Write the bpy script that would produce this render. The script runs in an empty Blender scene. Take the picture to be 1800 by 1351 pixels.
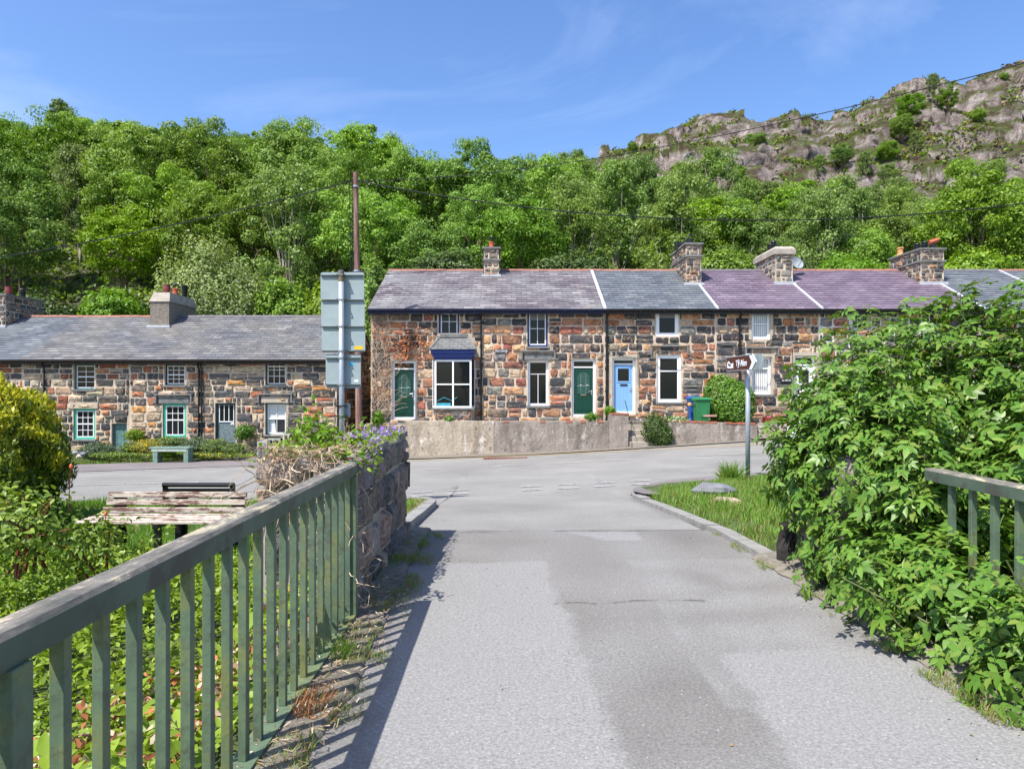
import bpy, math, random, re
import numpy as np
from mathutils import Vector, Matrix, noise as mn
random.seed(7)
RNG = np.random.default_rng(7)
sc = bpy.context.scene
COL = sc.collection
F = 1200.0; CX = 899.0; HY = 681.0; EYE = 1.5

# ------------------------------------------------------------------ terrain
GX = [-40, -14, -8, -3, 1, 5, 10, 40]
GY = [-6, 7, 10, 13, 17, 21, 25, 30]
GD = [
 [1.7, 1.65, 1.6, 1.5, 1.5, 1.5, 1.5, 1.4],
 [1.7, 1.65, 1.6, 1.5, 1.5, 1.5, 1.5, 1.4],
 [1.9, 1.87, 1.83, 1.78, 1.74, 1.66, 1.6, 1.5],
 [2.3, 2.22, 2.16, 2.10, 2.03, 1.86, 1.75, 1.5],
 [2.5, 2.45, 2.40, 2.30, 2.22, 2.05, 1.88, 1.6],
 [2.65, 2.62, 2.52, 2.42, 2.34, 2.15, 1.92, 1.6],
 [2.75, 2.72, 2.66, 2.56, 2.42, 2.20, 1.90, 1.5],
 [2.6, 2.55, 2.5, 2.5, 2.42, 2.20, 1.90, 1.5]]
def sst(a, b, v):
    t = min(1, max(0, (v - a) / (b - a))); return t * t * (3 - 2 * t)
def base_z(x, y):
    x = min(39.99, max(-39.99, x)); y = min(29.99, max(-5.99, y))
    i = max(k for k in range(len(GX) - 1) if GX[k] <= x)
    j = max(k for k in range(len(GY) - 1) if GY[k] <= y)
    s = (x - GX[i]) / (GX[i + 1] - GX[i]); t = (y - GY[j]) / (GY[j + 1] - GY[j])
    d = (GD[j][i] * (1 - s) + GD[j][i + 1] * s) * (1 - t) + (GD[j + 1][i] * (1 - s) + GD[j + 1][i + 1] * s) * t
    return EYE - d
NEARL = [(-40, 11.6), (-20, 12.1), (-8, 12.4), (-4, 12.4), (-2.6, 12.15), (-1.8, 11.6), (-1.35, 11.05), (-1.15, 10.5)]
NEARR = [(2.05, 11.3), (2.12, 12.2), (2.4, 13.0), (3.0, 13.85), (4.5, 14.65), (6.1, 15.0), (10, 16.0), (25, 20), (40, 23)]
def interp(P, v):
    if v <= P[0][0]: return P[0][1]
    for (a, b), (c, d) in zip(P, P[1:]):
        if v <= c: return b + (d - b) * (v - a) / max(1e-9, c - a)
    return P[-1][1]
def kerb_xr(y): return interp([(-6, 2.42), (3, 2.36), (5.8, 2.25), (7.3, 2.12), (11.3, 2.05)], y)
def ground_z(x, y):
    z = base_z(x, y)
    if x < -1.1 and y < 12:
        q = -1.1 - .9 * sst(6.7, 7.0, y)
        z += .09 * sst(6.8, 7.0, y) * sst(-1.2, -1.26, x) - .42 * sst(q, q - .8, x) * sst(11.5, 8.0, y)
    if x > 2.0:
        ny = interp(NEARR, x)
        z += .13 * sst(0.0, .35, ny - y) * sst(0, .3, x - kerb_xr(min(y, 11.3)))
    return z
def G(px, py, z_off=0.0):
    dx = (px - CX) / F; dz = -(py - HY) / F
    y = 1.0
    while y < 60:
        if EYE + dz * y <= base_z(dx * y, y) + z_off: break
        y += .02
    return Vector((dx * y, y, base_z(dx * y, y) + z_off))
def P(px, py, D): return Vector(((px - CX) / F * D, D, EYE - (py - HY) / F * D))

# ------------------------------------------------------------------ materials
def srgb(h):
    h = h.lstrip('#'); r = [int(h[i:i + 2], 16) / 255 for i in (0, 2, 4)]
    return tuple(((c + .055) / 1.055) ** 2.4 if c > .04 else c / 12.92 for c in r)
class NT:
    def __init__(s, name):
        s.m = bpy.data.materials.new(name); s.m.use_nodes = True; s.t = s.m.node_tree; s.n = s.t.nodes
        s.b = s.n['Principled BSDF']; s.out = s.n['Material Output']
    def add(s, typ, **kw):
        n = s.n.new(typ)
        for k, v in kw.items():
            if k.startswith('_'): n.inputs[k[1:].replace('_', ' ')].default_value = v
            else: setattr(n, k, v)
        return n
    def l(s, a, b): s.t.links.new(a, b)
    def coord(s, kind='Object'):
        return s.add('ShaderNodeTexCoord').outputs[kind]
    def noise(s, vec, scale, detail=4, rough=.55, dist=0):
        n = s.add('ShaderNodeTexNoise', _Scale=scale, _Detail=detail, _Roughness=rough, _Distortion=dist)
        s.l(vec, n.inputs['Vector']); return n.outputs['Fac']
    def ramp(s, fac, stops, interp='LINEAR'):
        r = s.add('ShaderNodeValToRGB'); r.color_ramp.interpolation = interp
        e = r.color_ramp.elements
        while len(e) < len(stops): e.new(.5)
        for el, (p, c) in zip(e, stops):
            el.position = p; el.color = (c, c, c, 1) if isinstance(c, (int, float)) else (*c, 1)
        s.l(fac, r.inputs['Fac']); return r.outputs['Color']
    def mix(s, fac, a, b, mode='MIX'):
        n = s.add('ShaderNodeMix', data_type='RGBA', blend_type=mode)
        for k, sock, v in ((0, n.inputs[0], fac), (1, n.inputs[6], a), (1, n.inputs[7], b)):
            if isinstance(v, (int, float)): sock.default_value = (v, v, v, 1) if k else v
            elif isinstance(v, tuple): sock.default_value = (*v, 1)
            else: s.l(v, sock)
        return n.outputs[2]
    def bump(s, h, strength=.4, dist=.02):
        n = s.add('ShaderNodeBump', _Strength=strength, _Distance=dist)
        s.l(h, n.inputs['Height']); s.l(n.outputs['Normal'], s.b.inputs['Normal']); return n
    def base(s, c):
        if isinstance(c, tuple): s.b.inputs['Base Color'].default_value = (*c, 1)
        else: s.l(c, s.b.inputs['Base Color'])
    def rough(s, r): s.b.inputs['Roughness'].default_value = r
def simple(name, c, rough=.6, var=.25, scale=6, bump=.15, metal=0, spec=.4, grime=None):
    t = NT(name); v = t.coord()
    f = t.noise(v, scale, 5)
    a = tuple(x * (1 - var) for x in c); b = tuple(min(1, x * (1 + var)) for x in c)
    col = t.ramp(f, [(.3, a), (.7, b)])
    if grime:
        g = t.ramp(t.noise(v, grime[1], 6, .7), [(grime[2], 0.), (grime[2] + .12, 1.)])
        col = t.mix(g, col, grime[0])
    t.base(col); t.rough(rough); t.b.inputs['Metallic'].default_value = metal
    t.b.inputs['Specular IOR Level'].default_value = spec
    if bump: t.bump(t.noise(v, scale * 6, 4), bump, .01)
    return t.m
def foliage(name, cols, trans=.35, rough=.5, spec=.35, tree=.0):
    t = NT(name)
    gi = t.add('ShaderNodeNewGeometry'); isl = gi.outputs['Random Per Island']
    n = len(cols)
    col = t.ramp(isl, [((i + .5) / n, c) for i, c in enumerate(cols)])
    if tree:
        oi = t.add('ShaderNodeObjectInfo')
        hs = t.add('ShaderNodeHueSaturation'); t.l(col, hs.inputs['Color'])
        mr = t.add('ShaderNodeMapRange'); t.l(oi.outputs['Random'], mr.inputs['Value'])
        mr.inputs['To Min'].default_value = .5 - tree * .018; mr.inputs['To Max'].default_value = .5 + tree * .012
        t.l(mr.outputs['Result'], hs.inputs['Hue'])
        m2 = t.add('ShaderNodeMath', operation='MULTIPLY'); t.l(oi.outputs['Random'], m2.inputs[0]); m2.inputs[1].default_value = 7.31
        m3 = t.add('ShaderNodeMath', operation='FRACT'); t.l(m2.outputs[0], m3.inputs[0])
        mr2 = t.add('ShaderNodeMapRange'); t.l(m3.outputs[0], mr2.inputs['Value'])
        mr2.inputs['To Min'].default_value = 1 - tree * .28; mr2.inputs['To Max'].default_value = 1 + tree * .42
        t.l(mr2.outputs['Result'], hs.inputs['Value'])
        m4 = t.add('ShaderNodeMath', operation='MULTIPLY'); t.l(oi.outputs['Random'], m4.inputs[0]); m4.inputs[1].default_value = 13.7
        m5 = t.add('ShaderNodeMath', operation='FRACT'); t.l(m4.outputs[0], m5.inputs[0])
        mr3 = t.add('ShaderNodeMapRange'); t.l(m5.outputs[0], mr3.inputs['Value'])
        mr3.inputs['To Min'].default_value = 1 - tree * .22; mr3.inputs['To Max'].default_value = 1 + tree * .05
        t.l(mr3.outputs['Result'], hs.inputs['Saturation'])
        col = hs.outputs['Color']
    t.base(col); t.rough(rough); t.b.inputs['Specular IOR Level'].default_value = spec
    tr = t.add('ShaderNodeBsdfTranslucent')
    tc = t.mix(1.0, col, (1.0, 1.0, .45), 'MULTIPLY'); t.l(tc, tr.inputs['Color'])
    ms = t.add('ShaderNodeMixShader'); ms.inputs[0].default_value = trans
    t.l(t.b.outputs[0], ms.inputs[1]); t.l(tr.outputs[0], ms.inputs[2]); t.l(ms.outputs[0], t.out.inputs['Surface'])
    return t.m

# ------------------------------------------------------------------ objects
WL = {}
def props(o, label=None, cat=None, group=None, kind=None):
    if label: o['label'] = label
    if cat: o['category'] = cat
    if group: o['group'] = group
    if kind: o['kind'] = kind
    return o
def empty(name, loc, label, cat, group=None, rz=0):
    o = bpy.data.objects.new(name, None); COL.objects.link(o)
    o.location = loc; o.rotation_euler = (0, 0, rz); o.empty_display_size = .2
    WL[o.name] = Vector(loc)
    return props(o, label, cat, group)
def link_mesh(name, me, mats, parent=None, smooth=False, loc=None):
    for m in mats: me.materials.append(m)
    if smooth: me.polygons.foreach_set('use_smooth', [True] * len(me.polygons))
    o = bpy.data.objects.new(name, me); COL.objects.link(o)
    if parent is not None:
        off = WL[parent.name]; o.parent = parent
    else:
        off = Vector(loc) if loc is not None else Vector((0, 0, 0)); o.location = off
    if off.length > 0:
        me.transform(Matrix.Translation(-off))
    WL[o.name] = off.copy()
    return o
class MB:
    def __init__(s): s.v = []; s.f = []; s.m = []; s.c = []; s.uv = {}
    def face(s, idx, m=0, c=None):
        s.f.append(tuple(idx)); s.m.append(m); s.c.append(c or (.5, .5, .5))
    def poly(s, pts, m=0, c=None):
        k = len(s.v); s.v += [tuple(p) for p in pts]; s.face(range(k, k + len(pts)), m, c)
    def box(s, x0, x1, y0, y1, z0, z1, m=0, c=None, M=None):
        k = len(s.v)
        pts = [(x0, y0, z0), (x1, y0, z0), (x1, y1, z0), (x0, y1, z0), (x0, y0, z1), (x1, y0, z1), (x1, y1, z1), (x0, y1, z1)]
        if M is not None: pts = [tuple(M @ Vector(p)) for p in pts]
        s.v += pts
        for f in ((3, 2, 1, 0), (4, 5, 6, 7), (0, 1, 5, 4), (1, 2, 6, 5), (2, 3, 7, 6), (3, 0, 4, 7)):
            s.face([k + i for i in f], m, c)
    def tube(s, pts, r, n=6, m=0, c=None, cap=True, r1=None):
        pts = [Vector(p) for p in pts]; rings = []
        for i, p in enumerate(pts):
            a = pts[max(0, i - 1)]; b = pts[min(len(pts) - 1, i + 1)]; d = (b - a).normalized()
            u = d.cross(Vector((0, 0, 1)))
            if u.length < .05: u = d.cross(Vector((0, 1, 0)))
            u.normalize(); w = d.cross(u)
            rr = r if r1 is None else r + (r1 - r) * i / max(1, len(pts) - 1)
            k = len(s.v)
            for j in range(n):
                t = 2 * math.pi * j / n
                s.v.append(tuple(p + u * math.cos(t) * rr + w * math.sin(t) * rr))
            rings.append(k)
        for a, b in zip(rings, rings[1:]):
            for j in range(n):
                s.face((a + j, a + (j + 1) % n, b + (j + 1) % n, b + j), m, c)
        if cap and n > 2:
            s.face([rings[0] + j for j in range(n)][::-1], m, c); s.face([rings[-1] + j for j in range(n)], m, c)
    def lathe(s, cx, cy, prof, n=16, m=0, c=None):
        rings = []
        for r, z in prof:
            k = len(s.v); rings.append(k)
            for j in range(n):
                t = 2 * math.pi * j / n; s.v.append((cx + r * math.cos(t), cy + r * math.sin(t), z))
        for a, b in zip(rings, rings[1:]):
            for j in range(n): s.face((a + j, a + (j + 1) % n, b + (j + 1) % n, b + j), m, c)
        s.face([rings[0] + j for j in range(n)][::-1], m, c); s.face([rings[-1] + j for j in range(n)], m, c)
    def prism(s, outline, T, depth, m=0, c=None, mf=None):
        """outline in (u,v); T maps (u,v,w)->xyz; w from 0 to depth"""
        k = len(s.v); n = len(outline)
        s.v += [tuple(T(u, v, 0)) for u, v in outline] + [tuple(T(u, v, depth)) for u, v in outline]
        s.face(range(k, k + n), m, c); s.face([k + n + i for i in range(n)][::-1], m if mf is None else mf, c)
        for i in range(n):
            j = (i + 1) % n; s.face((k + i, k + j, k + n + j, k + n + i), m, c)
    def build(s, name, mats, parent=None, smooth=False, loc=None, bevel=0):
        me = bpy.data.meshes.new(name); me.from_pydata(s.v, [], s.f)
        if not isinstance(mats, (list, tuple)): mats = [mats]
        me.polygons.foreach_set('material_index', s.m)
        at = me.attributes.new('col', 'FLOAT_COLOR', 'FACE')
        at.data.foreach_set('color', np.array([(*c, 1) for c in s.c], dtype=np.float32).ravel())
        o = link_mesh(name, me, mats, parent, smooth, loc)
        if bevel:
            b = o.modifiers.new('bevel', 'BEVEL'); b.width = bevel; b.segments = 2; b.limit_method = 'ANGLE'
        return o
def copy_tree(o, parent=None):
    c = o.copy(); COL.objects.link(c); c.parent = parent; WL[c.name] = WL[o.name].copy()
    for ch in o.children: copy_tree(ch, c)
    return c
def npmesh(name, V, Fc, mats, parent=None, smooth=False, loc=None, mi=None):
    """V (n,3), Fc (m,k) constant k"""
    me = bpy.data.meshes.new(name); n, m, k = len(V), len(Fc), Fc.shape[1]
    me.vertices.add(n); me.vertices.foreach_set('co', np.asarray(V, np.float32).ravel())
    me.loops.add(m * k); me.loops.foreach_set('vertex_index', np.asarray(Fc, np.int32).ravel())
    me.polygons.add(m); me.polygons.foreach_set('loop_start', np.arange(m, dtype=np.int32) * k)
    me.polygons.foreach_set('loop_total', np.full(m, k, np.int32))
    if mi is not None: me.polygons.foreach_set('material_index', np.asarray(mi, np.int32))
    me.update(calc_edges=True)
    if not isinstance(mats, (list, tuple)): mats = [mats]
    return link_mesh(name, me, mats, parent, smooth, loc)
def unit(a): return a / np.maximum(1e-9, np.linalg.norm(a, axis=-1, keepdims=True))
def frames(N, rng, up=None):
    """random tangent frames for normals N -> (n,3,3) rows: along, side, normal"""
    N = unit(N)
    R = rng.normal(size=N.shape) if up is None else up
    A = unit(R - (R * N).sum(1, keepdims=True) * N)
    return np.stack([A, np.cross(N, A), N], 1)
def scatter(tv, tf, Fr, Pos, S):
    """template verts (k,3), faces (m,4); frames (n,3,3); pos; scale -> V,F"""
    tv = np.asarray(tv, float); tf = np.asarray(tf)
    S = np.asarray(S, float).reshape(-1, 1, 1)
    V = Pos[:, None, :] + np.einsum('kj,njd->nkd', tv, Fr) * S
    n, k = len(Pos), len(tv)
    Fc = tf[None] + (np.arange(n) * k)[:, None, None]
    return V.reshape(-1, 3), Fc.reshape(-1, tf.shape[1])
DIAMOND = ([(-.5, 0, 0), (0, -.3, .06), (.5, 0, 0), (0, .3, .06)], [(0, 1, 2, 3)])
LEAF = ([(0, 0, 0), (.3, -.24, .05), (.7, -.17, .03), (1, 0, -.1), (.7, .17, .03), (.3, .24, .05), (.5, 0, -.02)],
        [(0, 1, 6, 5), (1, 2, 3, 6), (6, 3, 4, 5)])
BLADE = ([(-.5, 0, 0), (.5, 0, 0), (.18, .55, .1), (-.18, .55, .1)], [(0, 1, 2, 3)])
# ------------------------------------------------------------------ shared materials
def m_stone(name, dark=(.035, .035, .038), warm=(.44, .27, .17)):
    t = NT(name); v = t.coord()
    a = t.add('ShaderNodeAttribute', attribute_name='col').outputs['Color']
    f = t.ramp(t.noise(v, 3.6, 7, .7, .8), [(.48, 0.), (.6, 1.)])
    a2 = t.mix(t.mix(1., f, .62, 'MULTIPLY'), a, dark)
    v2 = t.add('ShaderNodeMapping'); v2.inputs['Location'].default_value = (7, 3, 9); t.l(v, v2.inputs['Vector'])
    f2 = t.ramp(t.noise(v2.outputs[0], 4.2, 6, .68, .6), [(.53, 0.), (.62, .55)])
    a3 = t.mix(f2, a2, warm)
    f3 = t.ramp(t.noise(v, 30, 3), [(.3, .72), (.7, 1.25)])
    a4 = t.mix(1., a3, f3, 'MULTIPLY')
    t.base(a4); t.rough(.85); t.b.inputs['Specular IOR Level'].default_value = .25
    t.bump(t.noise(v, 14, 6, .65), .9, .05); return t.m
STONE = m_stone('rubble_stone'); STONE_L = m_stone('tan_rubble_stone', (.05, .048, .046), (.45, .3, .18)); STONE_D = m_stone('field_stone', (.04, .036, .03), (.3, .24, .18))
MORTAR = simple('lime_mortar', (.5, .41, .31), .9, .28, 3, .5, grime=((.16, .13, .1), 2.2, .6))
MORTAR_W = simple('white_mortar', (.6, .56, .5), .9, .2, 3, .5)
def m_slate(name, c1, c2, patch, w=.27, h=.2, scale=1.0):
    t = NT(name); uv = t.add('ShaderNodeUVMap').outputs['UV']
    b = t.add('ShaderNodeTexBrick', offset=.5)
    b.inputs['Color1'].default_value = (*c1, 1); b.inputs['Color2'].default_value = (*c2, 1)
    b.inputs['Mortar'].default_value = (.03, .03, .035, 1)
    b.inputs['Scale'].default_value = 1; b.inputs['Mortar Size'].default_value = .009; b.inputs['Mortar Smooth'].default_value = .3
    b.inputs['Brick Width'].default_value = w; b.inputs['Row Height'].default_value = h; b.inputs['Bias'].default_value = 0
    t.l(uv, b.inputs['Vector'])
    f = t.ramp(t.noise(uv, .45, 4, .6), [(.38, 0.), (.62, 1.)])
    c = t.mix(t.mix(1., f, .6, 'MULTIPLY'), b.outputs['Color'], patch)
    c = t.mix(.75, b.outputs['Color'], c)
    s2 = t.ramp(t.noise(uv, 1.2, 6, .75, .4), [(.35, .72), (.7, 1.3)])
    c = t.mix(1., c, s2, 'MULTIPLY')
    # pale lichen in single slates
    br2 = t.add('ShaderNodeTexBrick', offset=.5)
    for k, vv in (('Color1', (0, 0, 0, 1)), ('Color2', (1, 1, 1, 1)), ('Mortar', (0, 0, 0, 1))): br2.inputs[k].default_value = vv
    br2.inputs['Scale'].default_value = 1; br2.inputs['Brick Width'].default_value = w; br2.inputs['Row Height'].default_value = h
    br2.inputs['Bias'].default_value = -.3; t.l(uv, br2.inputs['Vector'])
    l = t.ramp(br2.outputs['Color'], [(.5, 0.), (.85, .6)])
    c = t.mix(l, c, t.mix(1., c, (1.7, 1.65, 1.5), 'MULTIPLY'))
    t.base(c); t.rough(.55); t.b.inputs['Specular IOR Level'].default_value = .35
    sep = t.add('ShaderNodeSeparateXYZ'); t.l(uv, sep.inputs[0])
    mm = t.add('ShaderNodeMath', operation='DIVIDE'); t.l(sep.outputs['Y'], mm.inputs[0]); mm.inputs[1].default_value = h
    fr = t.add('ShaderNodeMath', operation='FRACT'); t.l(mm.outputs[0], fr.inputs[0])
    inv = t.add('ShaderNodeMath', operation='SUBTRACT'); inv.inputs[0].default_value = 1; t.l(fr.outputs[0], inv.inputs[1])
    ad = t.add('ShaderNodeMath', operation='MULTIPLY_ADD'); t.l(b.outputs['Fac'], ad.inputs[0]); ad.inputs[1].default_value = -.6; t.l(inv.outputs[0], ad.inputs[2])
    t.bump(ad.outputs[0], .8, .02)
    return t.m
SLATE_P = m_slate('purple_grey_slate', (0.0978, 0.0723, 0.0892), (0.23, 0.2, 0.208), (0.255, 0.264, 0.255), .42, .25)
SLATE_B = m_slate('blue_grey_slate', (0.0836, 0.0968, 0.119), (0.154, 0.167, 0.18), (0.15, 0.167, 0.176), .42, .25)
SLATE_V = m_slate('violet_slate', (0.14, 0.0945, 0.14), (0.203, 0.149, 0.194), (0.171, 0.144, 0.171), .42, .25)
SLATE_G = m_slate('grey_slate', (0.0936, 0.0975, 0.113), (0.179, 0.179, 0.183), (0.203, 0.187, 0.156), .42, .25)
SLATE_S = m_slate('small_slate', (0.0992, 0.105, 0.112), (0.155, 0.161, 0.161), (0.174, 0.174, 0.161), .3, .13)
CONC = simple('aged_concrete', (.34, .3, .25), .9, .25, 3, .5, grime=((.1, .09, .075), 1.6, .56))
def m_render(name, c, stain, light):
    t = NT(name); v = t.coord()
    mp = t.add('ShaderNodeMapping'); mp.inputs['Scale'].default_value = (1, 1, .35); t.l(v, mp.inputs['Vector'])
    f = t.ramp(t.noise(mp.outputs[0], 1.6, 7, .7, .3), [(.42, 0.), (.62, 1.)])
    col = t.mix(t.mix(1., f, .85, 'MULTIPLY'), c, stain)
    g = t.ramp(t.noise(mp.outputs[0], 2.7, 7, .75, .6), [(.55, 0.), (.68, .9)])
    col = t.mix(g, col, light)
    k = t.ramp(t.noise(v, 12, 4, .7), [(.3, .75), (.7, 1.15)])
    col = t.mix(1., col, k, 'MULTIPLY')
    sp = t.ramp(t.noise(v, 5.5, 2, .4), [(.66, 0.), (.7, .6)])
    col = t.mix(sp, col, (.09, .075, .06))
    t.base(col); t.rough(.92); t.bump(t.noise(v, 9, 7, .7), .7, .04); return t.m
RENDER = m_render('stained_render', (.44, .37, .28), (.24, .19, .14), (.7, .66, .6))
RENDER2 = m_render('lichened_render', (.31, .26, .22), (.15, .125, .1), (.48, .44, .39))
BRICK = simple('old_red_brick', (.34, .11, .06), .85, .3, 8, .4, grime=((.25, .2, .16), 3, .55))
WHITE = simple('white_paint', (.8, .8, .8), .35, .03, 3, 0)
OFFW = simple('cream_paint', (.62, .56, .42), .5, .06, 3, 0)
BLUEP = simple('royal_blue_paint', (.01, .025, .14), .4, .1, 3, 0)
NAVYP = simple('navy_gutter_paint', (.006, .009, .04), .4, .15, 3, 0)
GREEND = simple('dark_green_door', (.005, .045, .028), .3, .08, 3, 0)
MINT = simple('mint_paint', (.06, .42, .28), .45, .12, 4, 0)
TEAL = simple('teal_paint', (.015, .13, .12), .45, .15, 4, 0)
DKTEAL = simple('dark_teal_paint', (.012, .04, .045), .45, .15, 4, 0)
LBLUE = simple('pale_blue_paint', (.20, .38, .62), .4, .04, 3, 0)
BLACKP = simple('black_iron', (.008, .008, .009), .35, .2, 4, .1)
GREYW = simple('weathered_grey_paint', (.13, .17, .18), .7, .3, 9, .3)
SHEDG = simple('peeling_teal_board', (.10, .19, .18), .8, .35, 9, .4, grime=((.03, .05, .05), 8, .55))
SANDST = simple('dressed_sandstone', (.42, .36, .28), .85, .15, 4, .3)
SLAB = simple('slate_slab', (.16, .16, .155), .8, .25, 5, .4)
LEAD = simple('lead_flashing', (.42, .43, .45), .5, .12, 5, .1)
REDTILE = simple('red_ridge_tile', (.27, .12, .085), .8, .2, 5, .2)
GREYTILE = simple('grey_ridge_tile', (.13, .12, .13), .8, .2, 5, .2)
TERRA = simple('terracotta', (.45, .1, .05), .7, .15, 6, .1)
MAROON = simple('maroon_pot', (.18, .035, .035), .6, .15, 6, .1)
BUFFPOT = simple('buff_pot', (.55, .28, .1), .7, .15, 6, .1)
ROUGHC = simple('roughcast', (.19, .165, .135), .95, .35, 14, 1.0)
DARKM = simple('dark_metal', (.02, .02, .022), .4, .2, 6, .1, .4)
GALV = simple('galvanised_steel', (.36, .39, .44), .45, .14, 25, .05, .35)
SIGNBK = simple('grey_sign_back', (.28, .34, .35), .55, .07, 7, .03, grime=((.2, .22, .2), 3, .66))
def m_glass(name, tint=(.008, .010, .011)):
    t = NT(name); t.base(tint); t.rough(.04); t.b.inputs['Specular IOR Level'].default_value = .28
    t.bump(t.noise(t.coord(), 1.5, 2), .05, .05); return t.m
GLASS = m_glass('dark_window_glass')
def m_clear():
    t = NT('clear_glass'); tr = t.add('ShaderNodeBsdfTransparent'); gl = t.add('ShaderNodeBsdfGlossy'); gl.inputs['Roughness'].default_value = .02
    ms = t.add('ShaderNodeMixShader'); ms.inputs[0].default_value = .08
    t.l(tr.outputs[0], ms.inputs[1]); t.l(gl.outputs[0], ms.inputs[2]); t.l(ms.outputs[0], t.out.inputs['Surface']); return t.m
CLEAR = m_clear()
BLIND = simple('fabric_blind', (.66, .68, .68), .8, .05, 3, 0)
DARKIN = simple('dim_interior', (.035, .033, .03), .9, .3, 2, 0)
ROOMBLUE = simple('teal_cushion', (.05, .3, .4), .9, .2, 5, 0)
def m_asphalt(name, c, fleck=.35, patchcol=None, cool=1.0):
    c = (c[0] * 1.03, c[1], c[2] * .95)
    t = NT(name); v = t.coord()
    big = t.ramp(t.noise(v, .55, 5, .6, .3), [(.3, .8), (.7, 1.12)])
    col = t.mix(1., c, big, 'MULTIPLY')
    if patchcol:
        a = t.add('ShaderNodeAttribute', attribute_name='patch').outputs['Fac']
        col = t.mix(a, col, patchcol)
        cr = t.add('ShaderNodeAttribute', attribute_name='crack').outputs['Fac']
    mid = t.ramp(t.noise(v, 60, 4, .75), [(.32, .7), (.68, 1.3)])
    col = t.mix(1., col, mid, 'MULTIPLY')
    vo = t.add('ShaderNodeTexVoronoi', _Scale=150); t.l(v, vo.inputs['Vector'])
    bw = t.add('ShaderNodeSeparateColor'); t.l(vo.outputs['Color'], bw.inputs[0])
    g = t.ramp(bw.outputs[0], [(0., .62), (.5, 1.), (.94, 1.2), (.985, 1.8)])
    col = t.mix(fleck, col, t.mix(1., col, g, 'MULTIPLY'))
    vo2 = t.add('ShaderNodeTexVoronoi', _Scale=26); t.l(v, vo2.inputs['Vector'])
    w = t.ramp(vo2.outputs['Distance'], [(.07, .8), (.12, 0.)])
    sc2 = t.add('ShaderNodeSeparateColor'); t.l(vo2.outputs['Color'], sc2.inputs[0])
    w2 = t.mix(1., w, t.ramp(sc2.outputs[1], [(.84, 0.), (.88, 1.)]), 'MULTIPLY')
    col = t.mix(w2, col, (.5, .5, .48))
    if patchcol: col = t.mix(cr, col, (.035, .03, .025))
    t.base(col); t.rough(.85); t.b.inputs['Specular IOR Level'].default_value = .3
    t.bump(t.noise(v, 120, 3, .7), .5, .004); return t.m
ASPH = m_asphalt('worn_asphalt', (.163, .161, .157), .36, (.218, .214, .207))
ASPH2 = m_asphalt('main_road_asphalt', (.215, .215, .21), .35)
ASPH3 = m_asphalt('purple_tarmac', (.175, .16, .165), .4)
KERB = simple('granite_kerb', (.23, .225, .21), .85, .2, 7, .4, grime=((.14, .13, .1), 5, .62))
SOIL = simple('soil', (.1, .075, .045), .95, .35, 5, .8, grime=((.06, .09, .02), 3, .55))
SOILG = simple('mossy_soil', (.06, .08, .022), .95, .4, 3, .8)
DIRT = simple('sandy_dirt', (.17, .15, .12), .95, .3, 9, .8, grime=((.08, .09, .03), 7, .6))
PAINTW = simple('worn_white_marking', (.46, .46, .45), .8, .12, 9, 0, grime=((.25, .25, .24), 11, .47))
PAINTY = simple('worn_yellow_marking', (.6, .42, .16), .8, .15, 9, 0, grime=((.33, .28, .2), 12, .62))
BARK = simple('tree_bark', (.17, .13, .09), .95, .35, 9, .8)
BARKP = simple('pale_birch_bark', (.42, .37, .3), .9, .4, 9, .6)
def m_rail():
    t = NT('green_railing_paint'); v = t.coord()
    f = t.noise(v, 3.5, 6, .7)
    col = t.ramp(f, [(.25, (.06, .09, .065)), (.5, (.1, .15, .09)), (.66, (.165, .18, .06))])
    s = t.ramp(t.noise(v, 16, 7, .8), [(.5, 0.), (.68, .7)])
    col = t.mix(s, col, (.055, .05, .035)); 
    s2 = t.ramp(t.noise(v, 38, 4, .8), [(.64, 0.), (.7, .7)])
    col = t.mix(s2, col, (.16, .13, .1))
    t.base(col); t.rough(.55); t.bump(t.noise(v, 50, 4), .35, .004); return t.m
RAIL = m_rail()
RAILSIDE = simple('grimy_green_paint', (.08, .115, .08), .6, .3, 3, .2, grime=((.062, .062, .05), 5, .5))
def m_railtop():
    t = NT('worn_handrail_paint'); v = t.coord()
    mp = t.add('ShaderNodeMapping'); mp.inputs['Scale'].default_value = (1, .35, 1); t.l(v, mp.inputs['Vector'])
    f = t.noise(mp.outputs[0], 9, 7, .78, .5)
    col = t.ramp(f, [(.36, (.06, .062, .052)), (.46, (.12, .11, .09)), (.54, (.2, .18, .15)), (.58, (.44, .38, .24)), (.66, (.24, .22, .18)), (.74, (.46, .45, .36))])
    s = t.ramp(t.noise(v, 5, 5, .7), [(.52, 0.), (.62, .6)])
    col = t.mix(s, col, (.18, .17, .145))
    t.base(col); t.rough(.6); t.bump(t.noise(v, 60, 4), .3, .004); return t.m
RAILTOP = m_railtop()
def m_peel():
    t = NT('peeling_bench_paint'); v = t.coord()
    mp = t.add('ShaderNodeMapping'); mp.inputs['Scale'].default_value = (.35, 1, 1.6); t.l(v, mp.inputs['Vector'])
    f = t.noise(mp.outputs[0], 14, 8, .75, .4)
    col = t.ramp(f, [(.44, (.5, .44, .37)), (.5, (.42, .35, .28)), (.54, (.15, .08, .055)), (.8, (.1, .06, .045))])
    t.base(col); t.rough(.8); t.bump(f, .5, .004); return t.m
PEEL = m_peel()
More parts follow.
